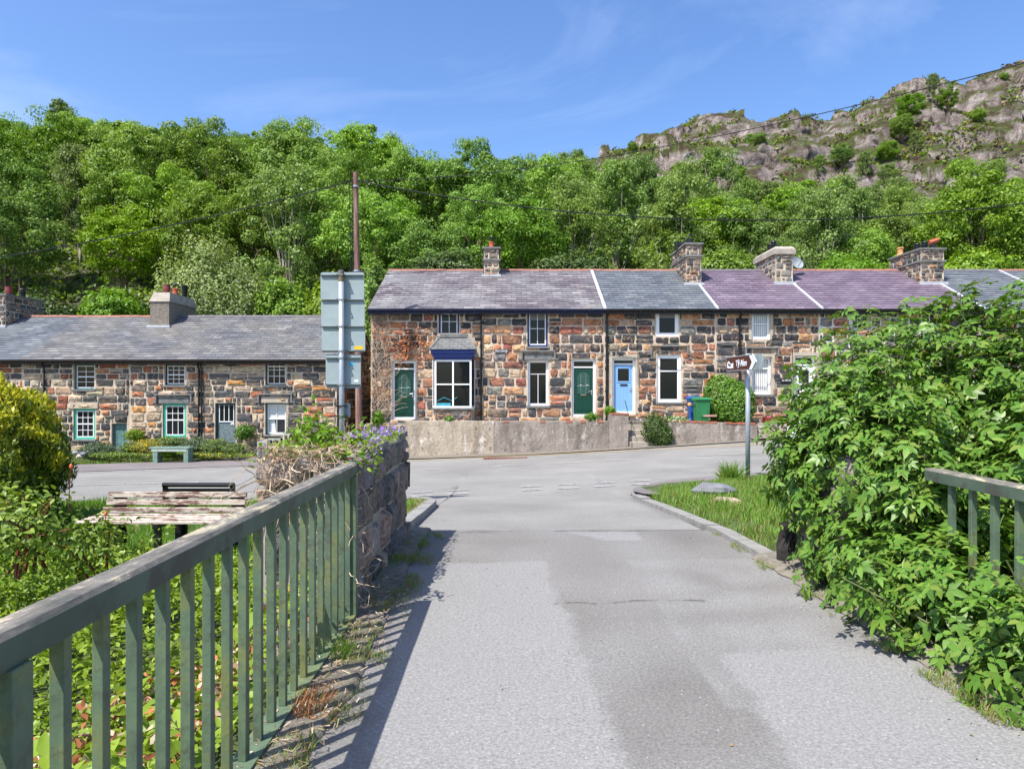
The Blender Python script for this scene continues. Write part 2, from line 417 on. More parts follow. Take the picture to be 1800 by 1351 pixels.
# foliage
OAK = foliage('oak_leaves', [(.105, .22, .01), (.175, .32, .014), (.25, .40, .022), (.135, .265, .012)], .38, tree=.7)
ASHL = foliage('birch_leaves', [(.135, .225, .04), (.19, .29, .06), (.26, .36, .09), (.155, .25, .048)], .38, tree=.5)
DARKL = foliage('dark_shrub_leaves', [(.05, .09, .02), (.08, .13, .028), (.11, .17, .04)], .25)
LIMEL = foliage('lime_leaves', [(.13, .27, .015), (.2, .36, .03), (.16, .32, .02)], .42)
HAW = foliage('hawthorn_leaves', [(.2, .28, .06), (.3, .38, .12), (.42, .46, .24), (.16, .25, .04)], .35)
ELDER = foliage('elder_leaves', [(.085, .19, .022), (.115, .235, .03), (.16, .29, .042), (.1, .21, .026), (.2, .3, .05), (.07, .15, .02), (.115, .235, .03), (.09, .2, .024), (.17, .24, .04)], .28, .42, .38)
ELDERY = foliage('young_elder_leaves', [(.17, .3, .04), (.2, .3, .05), (.16, .13, .04)], .35, .35, .5)
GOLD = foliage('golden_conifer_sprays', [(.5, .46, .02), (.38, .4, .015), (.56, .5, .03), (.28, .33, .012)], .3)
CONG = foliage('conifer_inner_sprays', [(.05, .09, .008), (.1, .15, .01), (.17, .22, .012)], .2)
PRIV = foliage('privet_leaves', [(.09, .2, .018), (.13, .27, .026), (.18, .33, .04), (.07, .16, .015)], .3, .4)
UNDER = foliage('bramble_leaves', [(.17, .27, .02), (.23, .34, .03), (.32, .43, .05), (.12, .2, .02), (.27, .38, .035)], .38, .4)
ROSEL = foliage('rose_leaves', [(.14, .23, .025), (.2, .3, .035), (.28, .38, .05), (.1, .16, .02)], .3, .42, .35)
LAV = foliage('lavender_leaves', [(.1, .15, .09), (.15, .2, .12), (.08, .13, .05), (.18, .22, .13)], .3)
YELF = foliage('yellow_flowers', [(.7, .5, .02), (.6, .45, .02), (.3, .33, .03)], .3)
GRASS = foliage('grass_blades', [(.13, .27, .025), (.18, .34, .035), (.24, .4, .06), (.12, .2, .03), (.3, .36, .12)], .4, .45)
GRASS2 = foliage('garden_grass', [(.1, .24, .02), (.14, .3, .025), (.2, .38, .04)], .4, .45)
DRYG = foliage('dry_grass', [(.35, .25, .1), (.28, .16, .06), (.2, .2, .05), (.4, .32, .16)], .3)
PURPLE = foliage('violet_petals', [(.3, .18, .6), (.42, .3, .72), (.24, .14, .5)], .3)
WHITEF = foliage('white_petals', [(.75, .75, .72), (.7, .7, .7)], .2)
REDF = foliage('mixed_petals', [(.7, .05, .03), (.6, .2, .6), (.75, .35, .1), (.5, .1, .5)], .2)
ORANGEF = foliage('orange_buds', [(.7, .13, .04), (.75, .2, .06)], .2)
DEADV = foliage('dead_vine_stems', [(.5, .38, .27), (.38, .27, .18), (.58, .48, .36), (.24, .15, .1)], .0, .85, .2)
DEADL = foliage('dead_creeper_leaves', [(.42, .15, .06), (.5, .22, .1), (.3, .1, .05)], .2, .8, .2)
REDSTEM = simple('red_stem', (.16, .03, .02), .6, .3, 9, 0)
# ------------------------------------------------------------------ ground, roads
def gridmesh(name, xs, ys, zf, mats, kind='structure', keep=None, uvattr=None):
    V = [(x, y, zf(x, y)) for y in ys for x in xs]; n = len(xs)
    Fc = [(j * n + i, j * n + i + 1, (j + 1) * n + i + 1, (j + 1) * n + i) for j in range(len(ys) - 1) for i in range(n - 1)
          if keep is None or keep((xs[i] + xs[i + 1]) / 2, (ys[j] + ys[j + 1]) / 2)]
    o = npmesh(name, np.array(V), np.array(Fc), mats, smooth=True); o['kind'] = kind; return o
def fr(a, b, s):
    n = max(1, int(round((b - a) / s))); return [a + (b - a) * i / n for i in range(n + 1)]
def on_side_road(x, y):
    if y > 11.2: return False
    return -1.0 < x < kerb_xr(y) - .05 if y < 7.0 else (-1.1 < x < 2.0)
def far_y(x): return interp([(-60, 17.5), (-30, 19.5), (-13.5, 21.1), (-6.8, 22.9), (-3.9, 24.05), (10.2, 25.0), (40, 26.2)], x)
def near_y(x):
    if x <= -1.15: return interp(NEARL, x)
    if x < 2.05: return 7.3
    return interp(NEARR, x)
# flat underlay sheet out to the horizon, under everything
MB_ = MB(); MB_.box(-1500, 1500, -400, 2500, -12.3, -12, 0); o = MB_.build('ground', [SOILG]); o['kind'] = 'structure'
def terr(x, y):
    z = ground_z(x, y) - .02
    if near_y(x) + .15 < y < far_y(x) - .1 and x > -39: z -= .06
    if -1.0 < x < 2.1 and y < 11.5: z -= .06
    if y < -5: z -= .0
    return z + .025 * mn.noise(Vector((x * 2.1, y * 2.1, 3)))
gridmesh('soil_terrain', fr(-12, 9, .3), fr(-6, 13.2, .3), terr, [SOILG])
def terr2(x, y):
    z = base_z(x, y) - .1
    if y > 25: z = z if x < -6.5 or x > 40 else z
    return z
gridmesh('soil_terrain', fr(-70, 70, 1.5), fr(13.2, 42, 1.0), lambda x, y: (terr2(x, y) if y > 13.3 else terr2(x, y)) , [SOILG])
gridmesh('soil_terrain', fr(-70, -12, 2), fr(-6, 13.2, 1.2), lambda x, y: base_z(x, y) - .42 * sst(11.5, 8, y) - .03, [SOILG])
gridmesh('soil_terrain', fr(9, 70, 2), fr(-6, 13.2, 1.2), lambda x, y: base_z(x, y) - .03, [SOILG])
# main road incl. junction mouth
def strip(name, xs, yn, yf, n, mat, dz, zf=base_z):
    V = []; Fc = []
    for x in xs:
        a, b = yn(x), yf(x)
        for j in range(n + 1):
            y = a + (b - a) * j / n; V.append((x, y, zf(x, y) + dz))
    for i in range(len(xs) - 1):
        for j in range(n): k = i * (n + 1) + j; Fc.append((k, k + n + 1, k + n + 2, k + 1))
    o = npmesh(name, np.array(V), np.array(Fc), [mat], smooth=True); o['kind'] = 'structure'; return o
xs = sorted(set(fr(-60, -8, 1) + fr(-8, -1.15, .2) + [-1.14] + fr(-1.1, 2.04, .2) + [2.05, 2.06] + fr(2.12, 12, .2) + fr(12, 40, 1)))
strip('main_road', xs, near_y, far_y, 36, ASPH2, 0)
# side road (older surface) with its lighter patches and cracks
def side_road():
    xs = []; ys = []
    nu = 110; Y = fr(-5, 2.2, .1)[:-1] + fr(2.2, 7.32, .022)
    PA = [(720, 992), (962, 985), (975, 1040), (1010, 1100), (1100, 1351), (1180, 1700), (500, 1700), (640, 1351)]
    PB = [(1262, 1146), (1430, 1140), (1800, 1150), (1900, 1500), (1480, 1500), (1330, 1240)]
    PC = [(980, 930), (1118, 929), (1132, 950), (1060, 950)]
    def inside(Pg, x, y):
        c = False; j = len(Pg) - 1
        for i in range(len(Pg)):
            if (Pg[i][1] > y) != (Pg[j][1] > y) and x < (Pg[j][0] - Pg[i][0]) * (y - Pg[i][1]) / (Pg[j][1] - Pg[i][1]) + Pg[i][0]: c = not c
            j = i
        return c
    def wp(Pg): return [((px - CX) / (py - HY) * EYE, EYE * F / (py - HY)) for px, py in Pg]
    PG = [wp(p) for p in (PA, PB, PC)]
    seam = [wp(p) for p in ([(975, 1060), (1010, 1058), (1060, 1061), (1110, 1055), (1180, 1054), (1240, 1056)],
                            [(780, 934), (900, 929), (1060, 930), (1190, 928)])]
    def dseg(x, y, p, q):
        ax, ay = p; bx, by = q; L = (bx - ax) ** 2 + (by - ay) ** 2
        t = max(0, min(1, ((x - ax) * (bx - ax) + (y - ay) * (by - ay)) / L)); return math.hypot(x - ax - t * (bx - ax), y - ay - t * (by - ay))
    V = []; pa = []; ck = []
    for y in Y:
        xl = -1.0 if y < 6.8 else -1.1; xr = kerb_xr(y) - .02
        for i in range(nu + 1):
            x = xl + (xr - xl) * i / nu
            n1 = mn.noise(Vector((x * 5, y * 5, 0))) * .05 + mn.noise(Vector((x * 22, y * 22, 0))) * .035 
            hit = sum(any(inside(g, x + n1 + ax, y + n1 + ay) for g in PG) for ax, ay in ((0, 0), (.02, .01), (-.02, -.01), (.01, .03), (-.01, -.03), (.03, -.02), (-.03, .02))) / 7
            inp = hit > 0; v = hit
            if True:
                w = mn.noise(Vector((x * 1.3, y * 1.1, 7)))
                v = max(v, max(0, min(.7, .22 + w * .8)))
                if x > 1.0 and 3.2 < y < 6: v = max(v, .55 + .5 * mn.noise(Vector((x * 3, y * 3, 1))))
            dd = min(dseg(x, y, a, b) / wd for k, s in enumerate(seam) for wd in [(1.0, 1.3)[k]] for a, b in zip(s, s[1:])) if y > 3 else 9
            c = max(0, 1 - max(0, dd + n1 * .5) / .014) * .85
            ed = min(x - xl, xr - x)
            z = base_z(x, y) - .012 * (max(0, .3 - ed)) + .006 * mn.noise(Vector((x * 1.7, y * 1.7, 0)))
            V.append((x, y, z)); pa.append(v); ck.append(c)
    n = nu + 1
    Fc = [(j * n + i, j * n + i + 1, (j + 1) * n + i + 1, (j + 1) * n + i) for j in range(len(Y) - 1) for i in range(nu)]
    o = npmesh('bridge_road', np.array(V), np.array(Fc), [ASPH], smooth=True); o['kind'] = 'structure'
    for nm, d in (('patch', pa), ('crack', ck)):
        a = o.data.attributes.new(nm, 'FLOAT', 'POINT'); a.data.foreach_set('value', np.array(d, np.float32))
side_road()
# pavements and forecourt
def loft(name, A, B, n, mat, dz, kind='structure', zf=base_z):
    def res(Pl, k):
        L = [0]
        for p, q in zip(Pl, Pl[1:]): L.append(L[-1] + math.dist(p, q))
        out = []
        for i in range(k + 1):
            t = L[-1] * i / k; j = max(q for q in range(len(Pl) - 1) if L[q] <= t + 1e-9)
            s = (t - L[j]) / max(1e-9, L[j + 1] - L[j]); out.append((Pl[j][0] + (Pl[j + 1][0] - Pl[j][0]) * s, Pl[j][1] + (Pl[j + 1][1] - Pl[j][1]) * s))
        return out
    m = 8; a = res(A, n); b = res(B, n); V = []; Fc = []
    for p, q in zip(a, b):
        for j in range(m + 1):
            x = p[0] + (q[0] - p[0]) * j / m; y = p[1] + (q[1] - p[1]) * j / m; V.append((x, y, zf(x, y) + dz))
    for i in range(n):
        for j in range(m): k = i * (m + 1) + j; Fc.append((k, k + m + 1, k + m + 2, k + 1))
    o = npmesh(name, np.array(V), np.array(Fc), [mat], smooth=True)
    if kind: o['kind'] = kind
    return o
loft('forecourt', [(x, far_y(x) + .02) for x in fr(-40, -3.9, 2)], [(-40, 22.6), (-20, 23.2), (-15.3, 23.8), (-8.7, 26.3), (-7, 27.2), (-3.9, 27.2)], 40, ASPH3, .012)
loft('pavement', [(2.12, 11.0)] + [(x, y + -.1) for x, y in NEARR[:8]], [(2.35, 10.6), (2.7, 11.4), (3.3, 12.1), (4.0, 12.9), (5.2, 13.6), (7, 14.2), (11, 15.2), (25, 18.6)], 40, ASPH3, .10)
loft('pavement', [(-1.25, 10.0), (-1.5, 10.9), (-2.0, 11.4), (-2.7, 11.9), (-4, 12.2), (-8, 12.2), (-20, 11.9)], [(-1.6, 9.8), (-1.9, 10.4), (-2.4, 10.8), (-3, 11.1), (-4, 11.3), (-8, 11.3), (-20, 11.0)], 40, ASPH3, .06)
loft('roadside_footing', [(-3.9, 24.05 + .05), (10.2, 25.04)], [(-3.9, 25.5), (10.2, 25.5)], 30, DIRT, .03)
loft('pavement', [(8.9, 24.98), (14, 25.2), (30, 26)], [(8.9, 26.0), (14, 26.0), (30, 26.6)], 30, ASPH3, .09)
def kerb(pts, w=.13, h=.09, seg=.75):
    m = MB(); L = 0; P_ = [Vector((x, y, 0)) for x, y in pts]
    flat = []
    for a, b in zip(P_, P_[1:]):
        n = max(1, int((b - a).length / .1))
        flat += [a + (b - a) * i / n for i in range(n)]
    flat.append(P_[-1]); chunk = [flat[0]]; acc = 0
    def flush(ch):
        if len(ch) < 2: return
        c = random.uniform(.8, 1.1); dz = random.uniform(-.012, .012)
        for i, (a, b) in enumerate(zip(ch, ch[1:])):
            d = (b - a).normalized(); nrm = Vector((-d.y, d.x, 0)) * w / 2
            if i == 0: a = a + d * .012
            q = [a - nrm, b - nrm, b + nrm, a + nrm]
            zb = [base_z(p.x, p.y) for p in q]
            k = len(m.v); m.v += [(p.x, p.y, z - .1) for p, z in zip(q, zb)] + [(p.x, p.y, z + h + dz) for p, z in zip(q, zb)]
            for f in ((4, 5, 6, 7), (0, 1, 5, 4), (2, 3, 7, 6), (1, 2, 6, 5), (3, 0, 4, 7)): m.face([k + i2 for i2 in f])
    for a, b in zip(flat, flat[1:]):
        chunk.append(b); acc += (b - a).length
        if acc > seg: flush(chunk); chunk = [b]; acc = 0
    flush(chunk)
    o = m.build('kerb', [KERB]); o['kind'] = 'structure'
kerb([(2.27, 5.7), (2.22, 6.4), (2.15, 7.4), (2.1, 9), (2.07, 10.5), (2.09, 11.3), (2.2, 12.1), (2.45, 12.9), (3.05, 13.8), (3.8, 14.3), (4.5, 14.6), (6.1, 14.95)], .15, .06)
kerb([(-1.16, 7.25), (-1.18, 8.6), (-1.2, 10.0), (-1.24, 10.5), (-1.42, 11.0), (-1.85, 11.6), (-2.6, 12.1), (-4, 12.35)], .17, .10)
# dirt verge below the railing
m = MB()
def dirtz(x, y): return base_z(x, y) + .015 + .045 * sst(-.55, -1.1, x) + .008 * mn.noise(Vector((x * 7, y * 5, 2))) + .006 * mn.noise(Vector((x * 25, y * 25, 2)))
def verge_edge(y): return -.80 + .06 * mn.noise(Vector((y * 1.6, 4, 0))) + .03 * mn.noise(Vector((y * 7, 1, 0)))
V = []; Fc = []; Y = fr(.5, 7.2, .05); U = 16
for y in Y:
    e = verge_edge(y) if y > 2.2 else verge_edge(2.2)
    if y > 4.4: e -= .05
    for i in range(U + 1):
        x = -1.07 + (e + 1.07) * i / U; z = dirtz(x, y) if i < U else base_z(x, y) + .004
        V.append((x, y, z - .02 * (i == 0)))
n = U + 1; Fc = [(j * n + i, j * n + i + 1, (j + 1) * n + i + 1, (j + 1) * n + i) for j in range(len(Y) - 1) for i in range(U)]
npmesh('dirt_verge', np.array(V), np.array(Fc), [DIRT], smooth=True)['kind'] = 'structure'
V = []; Y = fr(.5, 6.0, .06)
for y in Y:
    e = kerb_xr(y) - .10 + .04 * mn.noise(Vector((y * 1.6, 9, 0))) + .03 * mn.noise(Vector((y * 7, 3, 0)))
    for i in range(U + 1):
        x = e + (3.3 - e) * i / U; V.append((x, y, base_z(x, y) + (.004 if i == 0 else .05 + .1 * sst(2.2, 2.8, x) + .02 * mn.noise(Vector((x * 7, y * 7, 8))))))
Fc = [(j * n + i, j * n + i + 1, (j + 1) * n + i + 1, (j + 1) * n + i) for j in range(len(Y) - 1) for i in range(U)]
npmesh('dirt_verge', np.array(V), np.array(Fc), [DIRT], smooth=True)['kind'] = 'structure'
# road markings
def mark(pts, w, mat, dz=.013, n=24, wear=.25):
    m = MB(); P_ = [Vector((p[0], p[1], 0)) for p in pts]
    for a, b in zip(P_, P_[1:]):
        k = max(1, int((b - a).length / .35)); d = (b - a).normalized(); nr = Vector((-d.y, d.x, 0)) * w / 2
        for i in range(k):
            p = a + (b - a) * i / k; q = a + (b - a) * (i + 1) / k
            m.poly([(v.x, v.y, base_z(v.x, v.y) + dz) for v in (p - nr, q - nr, q + nr, p + nr)])
    return m
def marks(name, L, w, mat):
    m = MB()
    for pts in L:
        t = mark(pts, w, mat); k = len(m.v); m.v += t.v
        for f in t.f: m.face([k + i for i in f])
    m.build(name, [mat])['kind'] = 'structure'
gp = lambda px, py: tuple(G(px, py))[:2]
cl = []
for a, b in (((120, 853.5), (350, 848)), ((498, 838), (560, 835.5)), ((735, 826.5), (775, 825)), ((868, 820), (930, 816.5)), ((945, 816), (1107, 808.5)), ((1225, 801.5), (1380, 794.5))):
    cl.append([gp(*a), gp((a[0] + b[0]) / 2, (a[1] + b[1]) / 2), gp(*b)])
marks('road_marking', cl, .085, PAINTW)
gw = []
for i in range(7):
    x = 724 + i * 64
    if i in (2,): continue
    for dy in (0, 6.5):
        y0 = 866 + dy - (x - 724) * .052; gw.append([gp(x, y0), gp(x + 36, y0 - 1.6)])
marks('road_marking', gw, .10, PAINTW)
marks('road_marking', [[gp(718, 809.5), gp(900, 801.5), gp(1100, 792.5), gp(1340, 780.5)]], .10, PAINTY)
marks('road_marking', [[gp(135, 831), gp(300, 826), gp(420, 821), gp(540, 815.5)]], .06, PAINTW)
m = MB()
c = G(890, 805.5)
for i in range(14):
    x = c.x - .75 + i * .107; m.box(x, x + .075, c.y - .16, c.y + .16, base_z(x, c.y) + .004, base_z(x, c.y) + .02)
m.box(c.x - .8, c.x + .78, c.y - .2, c.y - .17, base_z(c.x, c.y), base_z(c.x, c.y) + .022); m.box(c.x - .8, c.x + .78, c.y + .17, c.y + .2, base_z(c.x, c.y), base_z(c.x, c.y) + .022)
o = m.build('drain_grate', [simple('rusty_iron', (.17, .06, .04), .8, .3, 9, .3)], loc=tuple(c)); props(o, 'rusty red slotted drain grate set in the road below the retaining wall', 'drain grate')
# ------------------------------------------------------------------ hillside
SKT = [(-900, .44), (-300, .39), (0, .338), (100, .336), (250, .33), (350, .323), (500, .312), (650, .303), (740, .283), (800, .268), (900, .272), (1000, .28), (1100, .268), (1250, .248), (1400, .236), (1550, .226), (1800, .222), (2300, .24), (3000, .27)]
def hill_z(x, y):
    px = CX + x / y * F
    zc = EYE + 92 * (interp(SKT, px) - .028)
    if y <= 36: return -1.2
    if y < 92:
        t = (y - 36) / 56; return .2 + (zc - .2) * t ** .85 + .5 * mn.noise(Vector((x * .12, y * .12, 0)))
    return zc - .03 * (y - 92)
gridmesh('hillside', fr(-130, 150, 2.5), fr(36, 150, 2.5), hill_z, [simple('woodland_floor', (.06, .055, .03), .95, .5, 1.5, .8, grime=((.04, .08, .015), .9, .5))])
RKT = [(700, .1), (900, .25), (1000, .31), (1050, .335), (1080, .348), (1130, .366), (1180, .385), (1240, .399), (1330, .397), (1450, .39), (1495, .402), (1520, .419), (1600, .437), (1700, .446), (1800, .472), (1950, .5), (2300, .53), (3000, .55)]
_CP = {}
def cellpt(i, j):
    k = (i, j)
    if k not in _CP:
        r = random.Random(i * 7919 + j * 104729 + 17); _CP[k] = (i + r.random(), j + r.random(), r.uniform(-.6, .6), r.uniform(-.6, .6), r.uniform(-.6, .6))
    return _CP[k]
def cell2(x, y):
    i, j = math.floor(x), math.floor(y); best = None; bd = 9
    for a in (-1, 0, 1):
        for b in (-1, 0, 1):
            c = cellpt(i + a, j + b); d = (c[0] - x) ** 2 + (c[1] - y) ** 2
            if d < bd: bd = d; best = c
    return best
def rock_z(px, y):
    t = (y - 84) / 66; x = (px - CX) / F * y
    zt = EYE + 150 * interp(RKT, px)
    z0 = hill_z(x, min(84, y)) - 2
    z = z0 + (zt - z0) * min(1, t) ** .9
    if t > 1: z = zt - (t - 1) * 6
    v = Vector((x * .045, y * .045, z * .06))
    am = sst(0, .3, t)
    r = 1 - abs(mn.noise(v * 1.0)) * 2; r2 = 1 - abs(mn.noise(v * 2.7 + Vector((5, 0, 0)))) * 2; r3 = mn.noise(v * 7) ; r4 = mn.noise(v * 17)
    q = (z + .35 * x * .6 + 3 * mn.noise(v * 1.3)) / 5.5; st = (q - math.floor(q)); stp = sst(.25, .6, st) * 5.5 - st * 5.5
    rg = mn.ridged_multi_fractal(Vector((x * .05, y * .05, z * .03)), .9, 2.1, 6, .9, 2.0)
    fac = 0
    for sca, amp, til in ((.10, .7, 6.0), (.3, .6, 3.0)):
        qx, qy = x * sca + .25 * mn.noise(v * 5), y * sca * .8 + .12 * z * sca; cx_, cy_, h0, h1, h2 = cell2(qx, qy)
        fac += amp * h2 + til * .35 * (h0 * (qx - cx_) + h1 * (qy - cy_)) / (sca * 10) * (1 if sca > .2 else 2.2)
    return z + am * (fac + r * 1.3 + r2 * .7 + r3 * .7 + r4 * .5 + (rg - 1.2) * 1.0 + stp * .45 - .9)
def rocky():
    PX = fr(880, 2500, 3.4); Y = fr(84, 168, .5); V = []
    for y in Y:
        for px in PX:
            x = (px - CX) / F * y; z = rock_z(px, y)
            v = Vector((x * .22, y * .22, z * .3))
            V.append((x + 1.3 * mn.noise(v), y + 2.2 * mn.noise(v + Vector((9, 3, 1))), z))
    n = len(PX)
    Fc = [(j * n + i, j * n + i + 1, (j + 1) * n + i + 1, (j + 1) * n + i) for j in range(len(Y) - 1) for i in range(n - 1)]
    t = NT('crag_rock'); v = t.coord()
    mp = t.add('ShaderNodeMapping'); mp.inputs['Scale'].default_value = (1, 1, .6); mp.inputs['Rotation'].default_value = (0, .4, 0); t.l(v, mp.inputs['Vector'])
    f = t.noise(mp.outputs[0], .35, 12, .8, .5)
    rock = t.ramp(f, [(.38, (.07, .055, .05)), (.43, (.28, .225, .205)), (.53, (.5, .42, .385)), (.62, (.76, .68, .63))])
    vor = t.add('ShaderNodeTexVoronoi', _Scale=.5, feature='DISTANCE_TO_EDGE'); 
    wv = t.mix(.35, mp.outputs[0], t.add('ShaderNodeTexNoise', _Scale=.6, _Detail=5).outputs['Color']); t.l(wv, vor.inputs['Vector'])
    mp3 = t.add('ShaderNodeMapping'); mp3.inputs['Scale'].default_value = (.5, .5, 1.6); mp3.inputs['Rotation'].default_value = (.2, -.5, .3); t.l(v, mp3.inputs['Vector'])
    n3 = t.noise(mp3.outputs[0], .9, 9, .8, 1.2)
    rock = t.mix(t.ramp(n3, [(.36, .85), (.45, 0.)]), rock, (.05, .045, .045))
    rock = t.mix(t.ramp(n3, [(.6, 0.), (.72, .6)]), rock, (.62, .56, .5))
    g = t.ramp(t.noise(v, .11, 8, .7, .5), [(.4, 0.), (.5, 1.)])
    geo = t.add('ShaderNodeNewGeometry'); sp = t.add('ShaderNodeSeparateXYZ'); t.l(geo.outputs['Normal'], sp.inputs[0])
    up = t.ramp(sp.outputs['Z'], [(.38, 0.), (.62, 1.)])
    gm = t.mix(1., g, up, 'MULTIPLY')
    heath = t.ramp(t.noise(v, .9, 5, .7), [(.38, (.09, .06, .045)), (.46, (.16, .11, .07)), (.52, (.12, .17, .035)), (.6, (.15, .2, .05)), (.7, (.36, .28, .15))])
    col = t.mix(gm, rock, heath)
    up2 = t.ramp(sp.outputs['Z'], [(.78, 0.), (.86, 1.)])
    col = t.mix(t.mix(1., up2, .8, 'MULTIPLY'), col, heath)
    t.base(col); t.rough(.95); t.b.inputs['Specular IOR Level'].default_value = .15
    t.bump(t.noise(mp3.outputs[0], .9, 10, .82, 1.2), 1., 2.2)
    npmesh('rocky_hill', np.array(V), np.array(Fc), [t.m])['kind'] = 'structure'
rocky()
# ------------------------------------------------------------------ camera, light, world
SUNV = Vector((-.42, -.45, 1)).normalized()
sun = bpy.data.lights.new('sun', 'SUN'); sun.energy = 5.0; sun.angle = math.radians(.5); sun.color = (1, .955, .89)
so = bpy.data.objects.new('sun', sun); COL.objects.link(so); so.rotation_euler = SUNV.to_track_quat('Z', 'Y').to_euler(); so.location = SUNV * 60
w = bpy.data.worlds.new('World'); sc.world = w; w.use_nodes = True; wn = w.node_tree.nodes; wl = w.node_tree.links
sky = wn.new('ShaderNodeTexSky'); sky.sky_type = 'NISHITA'; sky.sun_disc = False
sky.sun_elevation = math.asin(SUNV.z); sky.sun_rotation = math.atan2(SUNV.x, SUNV.y); sky.air_density = 1.0; sky.dust_density = 1.3; sky.ozone_density = 2.2; sky.altitude = 50
tc = wn.new('ShaderNodeTexCoord'); mp = wn.new('ShaderNodeMapping'); mp.inputs['Scale'].default_value = (1.2, 1.2, 3.2); mp.inputs['Rotation'].default_value = (.2, .5, .4)
wl.new(tc.outputs['Generated'], mp.inputs['Vector'])
nz = wn.new('ShaderNodeTexNoise'); nz.inputs['Scale'].default_value = 1.5; nz.inputs['Detail'].default_value = 9; nz.inputs['Roughness'].default_value = .62; nz.inputs['Distortion'].default_value = .7
wl.new(mp.outputs[0], nz.inputs['Vector'])
rp = wn.new('ShaderNodeValToRGB'); rp.color_ramp.elements[0].position = .48; rp.color_ramp.elements[1].position = .82
rp.color_ramp.elements[0].color = (0, 0, 0, 1); rp.color_ramp.elements[1].color = (.2, .2, .2, 1)
wl.new(nz.outputs['Fac'], rp.inputs['Fac'])
mx = wn.new('ShaderNodeMix'); mx.data_type = 'RGBA'; mx.inputs[7].default_value = (8.5, 9.2, 10.5, 1)
wl.new(rp.outputs['Color'], mx.inputs[0]); hs = wn.new('ShaderNodeHueSaturation'); hs.inputs['Saturation'].default_value = 1.2; hs.inputs['Value'].default_value = 1.38; hs.inputs['Hue'].default_value = .508; wl.new(sky.outputs[0], hs.inputs['Color']); wl.new(hs.outputs[0], mx.inputs[6]); wl.new(mx.outputs[2], wn['Background'].inputs['Color'])
wn['Background'].inputs['Strength'].default_value = .112
cam = bpy.data.cameras.new('camera'); co = bpy.data.objects.new('camera', cam); COL.objects.link(co); sc.camera = co
co.location = (0, 0, EYE); co.rotation_euler = (math.radians(90), 0, 0); cam.sensor_width = 36; cam.lens = 24; cam.clip_end = 4000; cam.clip_start = .05
cam.shift_x = (900 - CX) / 1800; cam.shift_y = (HY - 675.5) / 1800
sc.view_settings.view_transform = 'Standard'; sc.view_settings.look = 'None'; sc.view_settings.exposure = .72; sc.view_settings.gamma = 1
sc.cycles.max_bounces = 8; sc.cycles.transparent_max_bounces = 8
# ------------------------------------------------------------------ stonework
PAL_R = [((.055, .055, .058), 32), ((.085, .08, .08), 20), ((.46, .19, .09), 14), ((.52, .29, .155), 15), ((.5, .37, .26), 16), ((.33, .15, .09), 13), ((.21, .195, .18), 11), ((.36, .12, .08), 6), ((.27, .2, .15), 12)]
PAL_L = [((.07, .068, .068), 32), ((.11, .105, .1), 26), ((.44, .34, .24), 16), ((.45, .19, .09), 9), ((.36, .12, .06), 7), ((.56, .42, .28), 16), ((.15, .13, .11), 14), ((.55, .27, .08), 4)]
PAL_G = [((.1, .1, .1), 30), ((.2, .18, .16), 25), ((.32, .26, .2), 20), ((.34, .18, .1), 10), ((.14, .12, .11), 15)]
PAL_W = [((.24, .19, .15), 20), ((.2, .18, .165), 20), ((.3, .25, .2), 15), ((.32, .23, .17), 12), ((.15, .14, .135), 12)]
def rsub(r, h):
    a, b, c, d = r; e, f, g, k = h
    if b <= e or a >= f or d <= g or c >= k: return [r]
    out = []
    if a < e: out.append((a, e, c, d))
    if b > f: out.append((f, b, c, d))
    A, B = max(a, e), min(b, f)
    if c < g: out.append((A, B, c, g))
    if d > k: out.append((A, B, k, d))
    return out
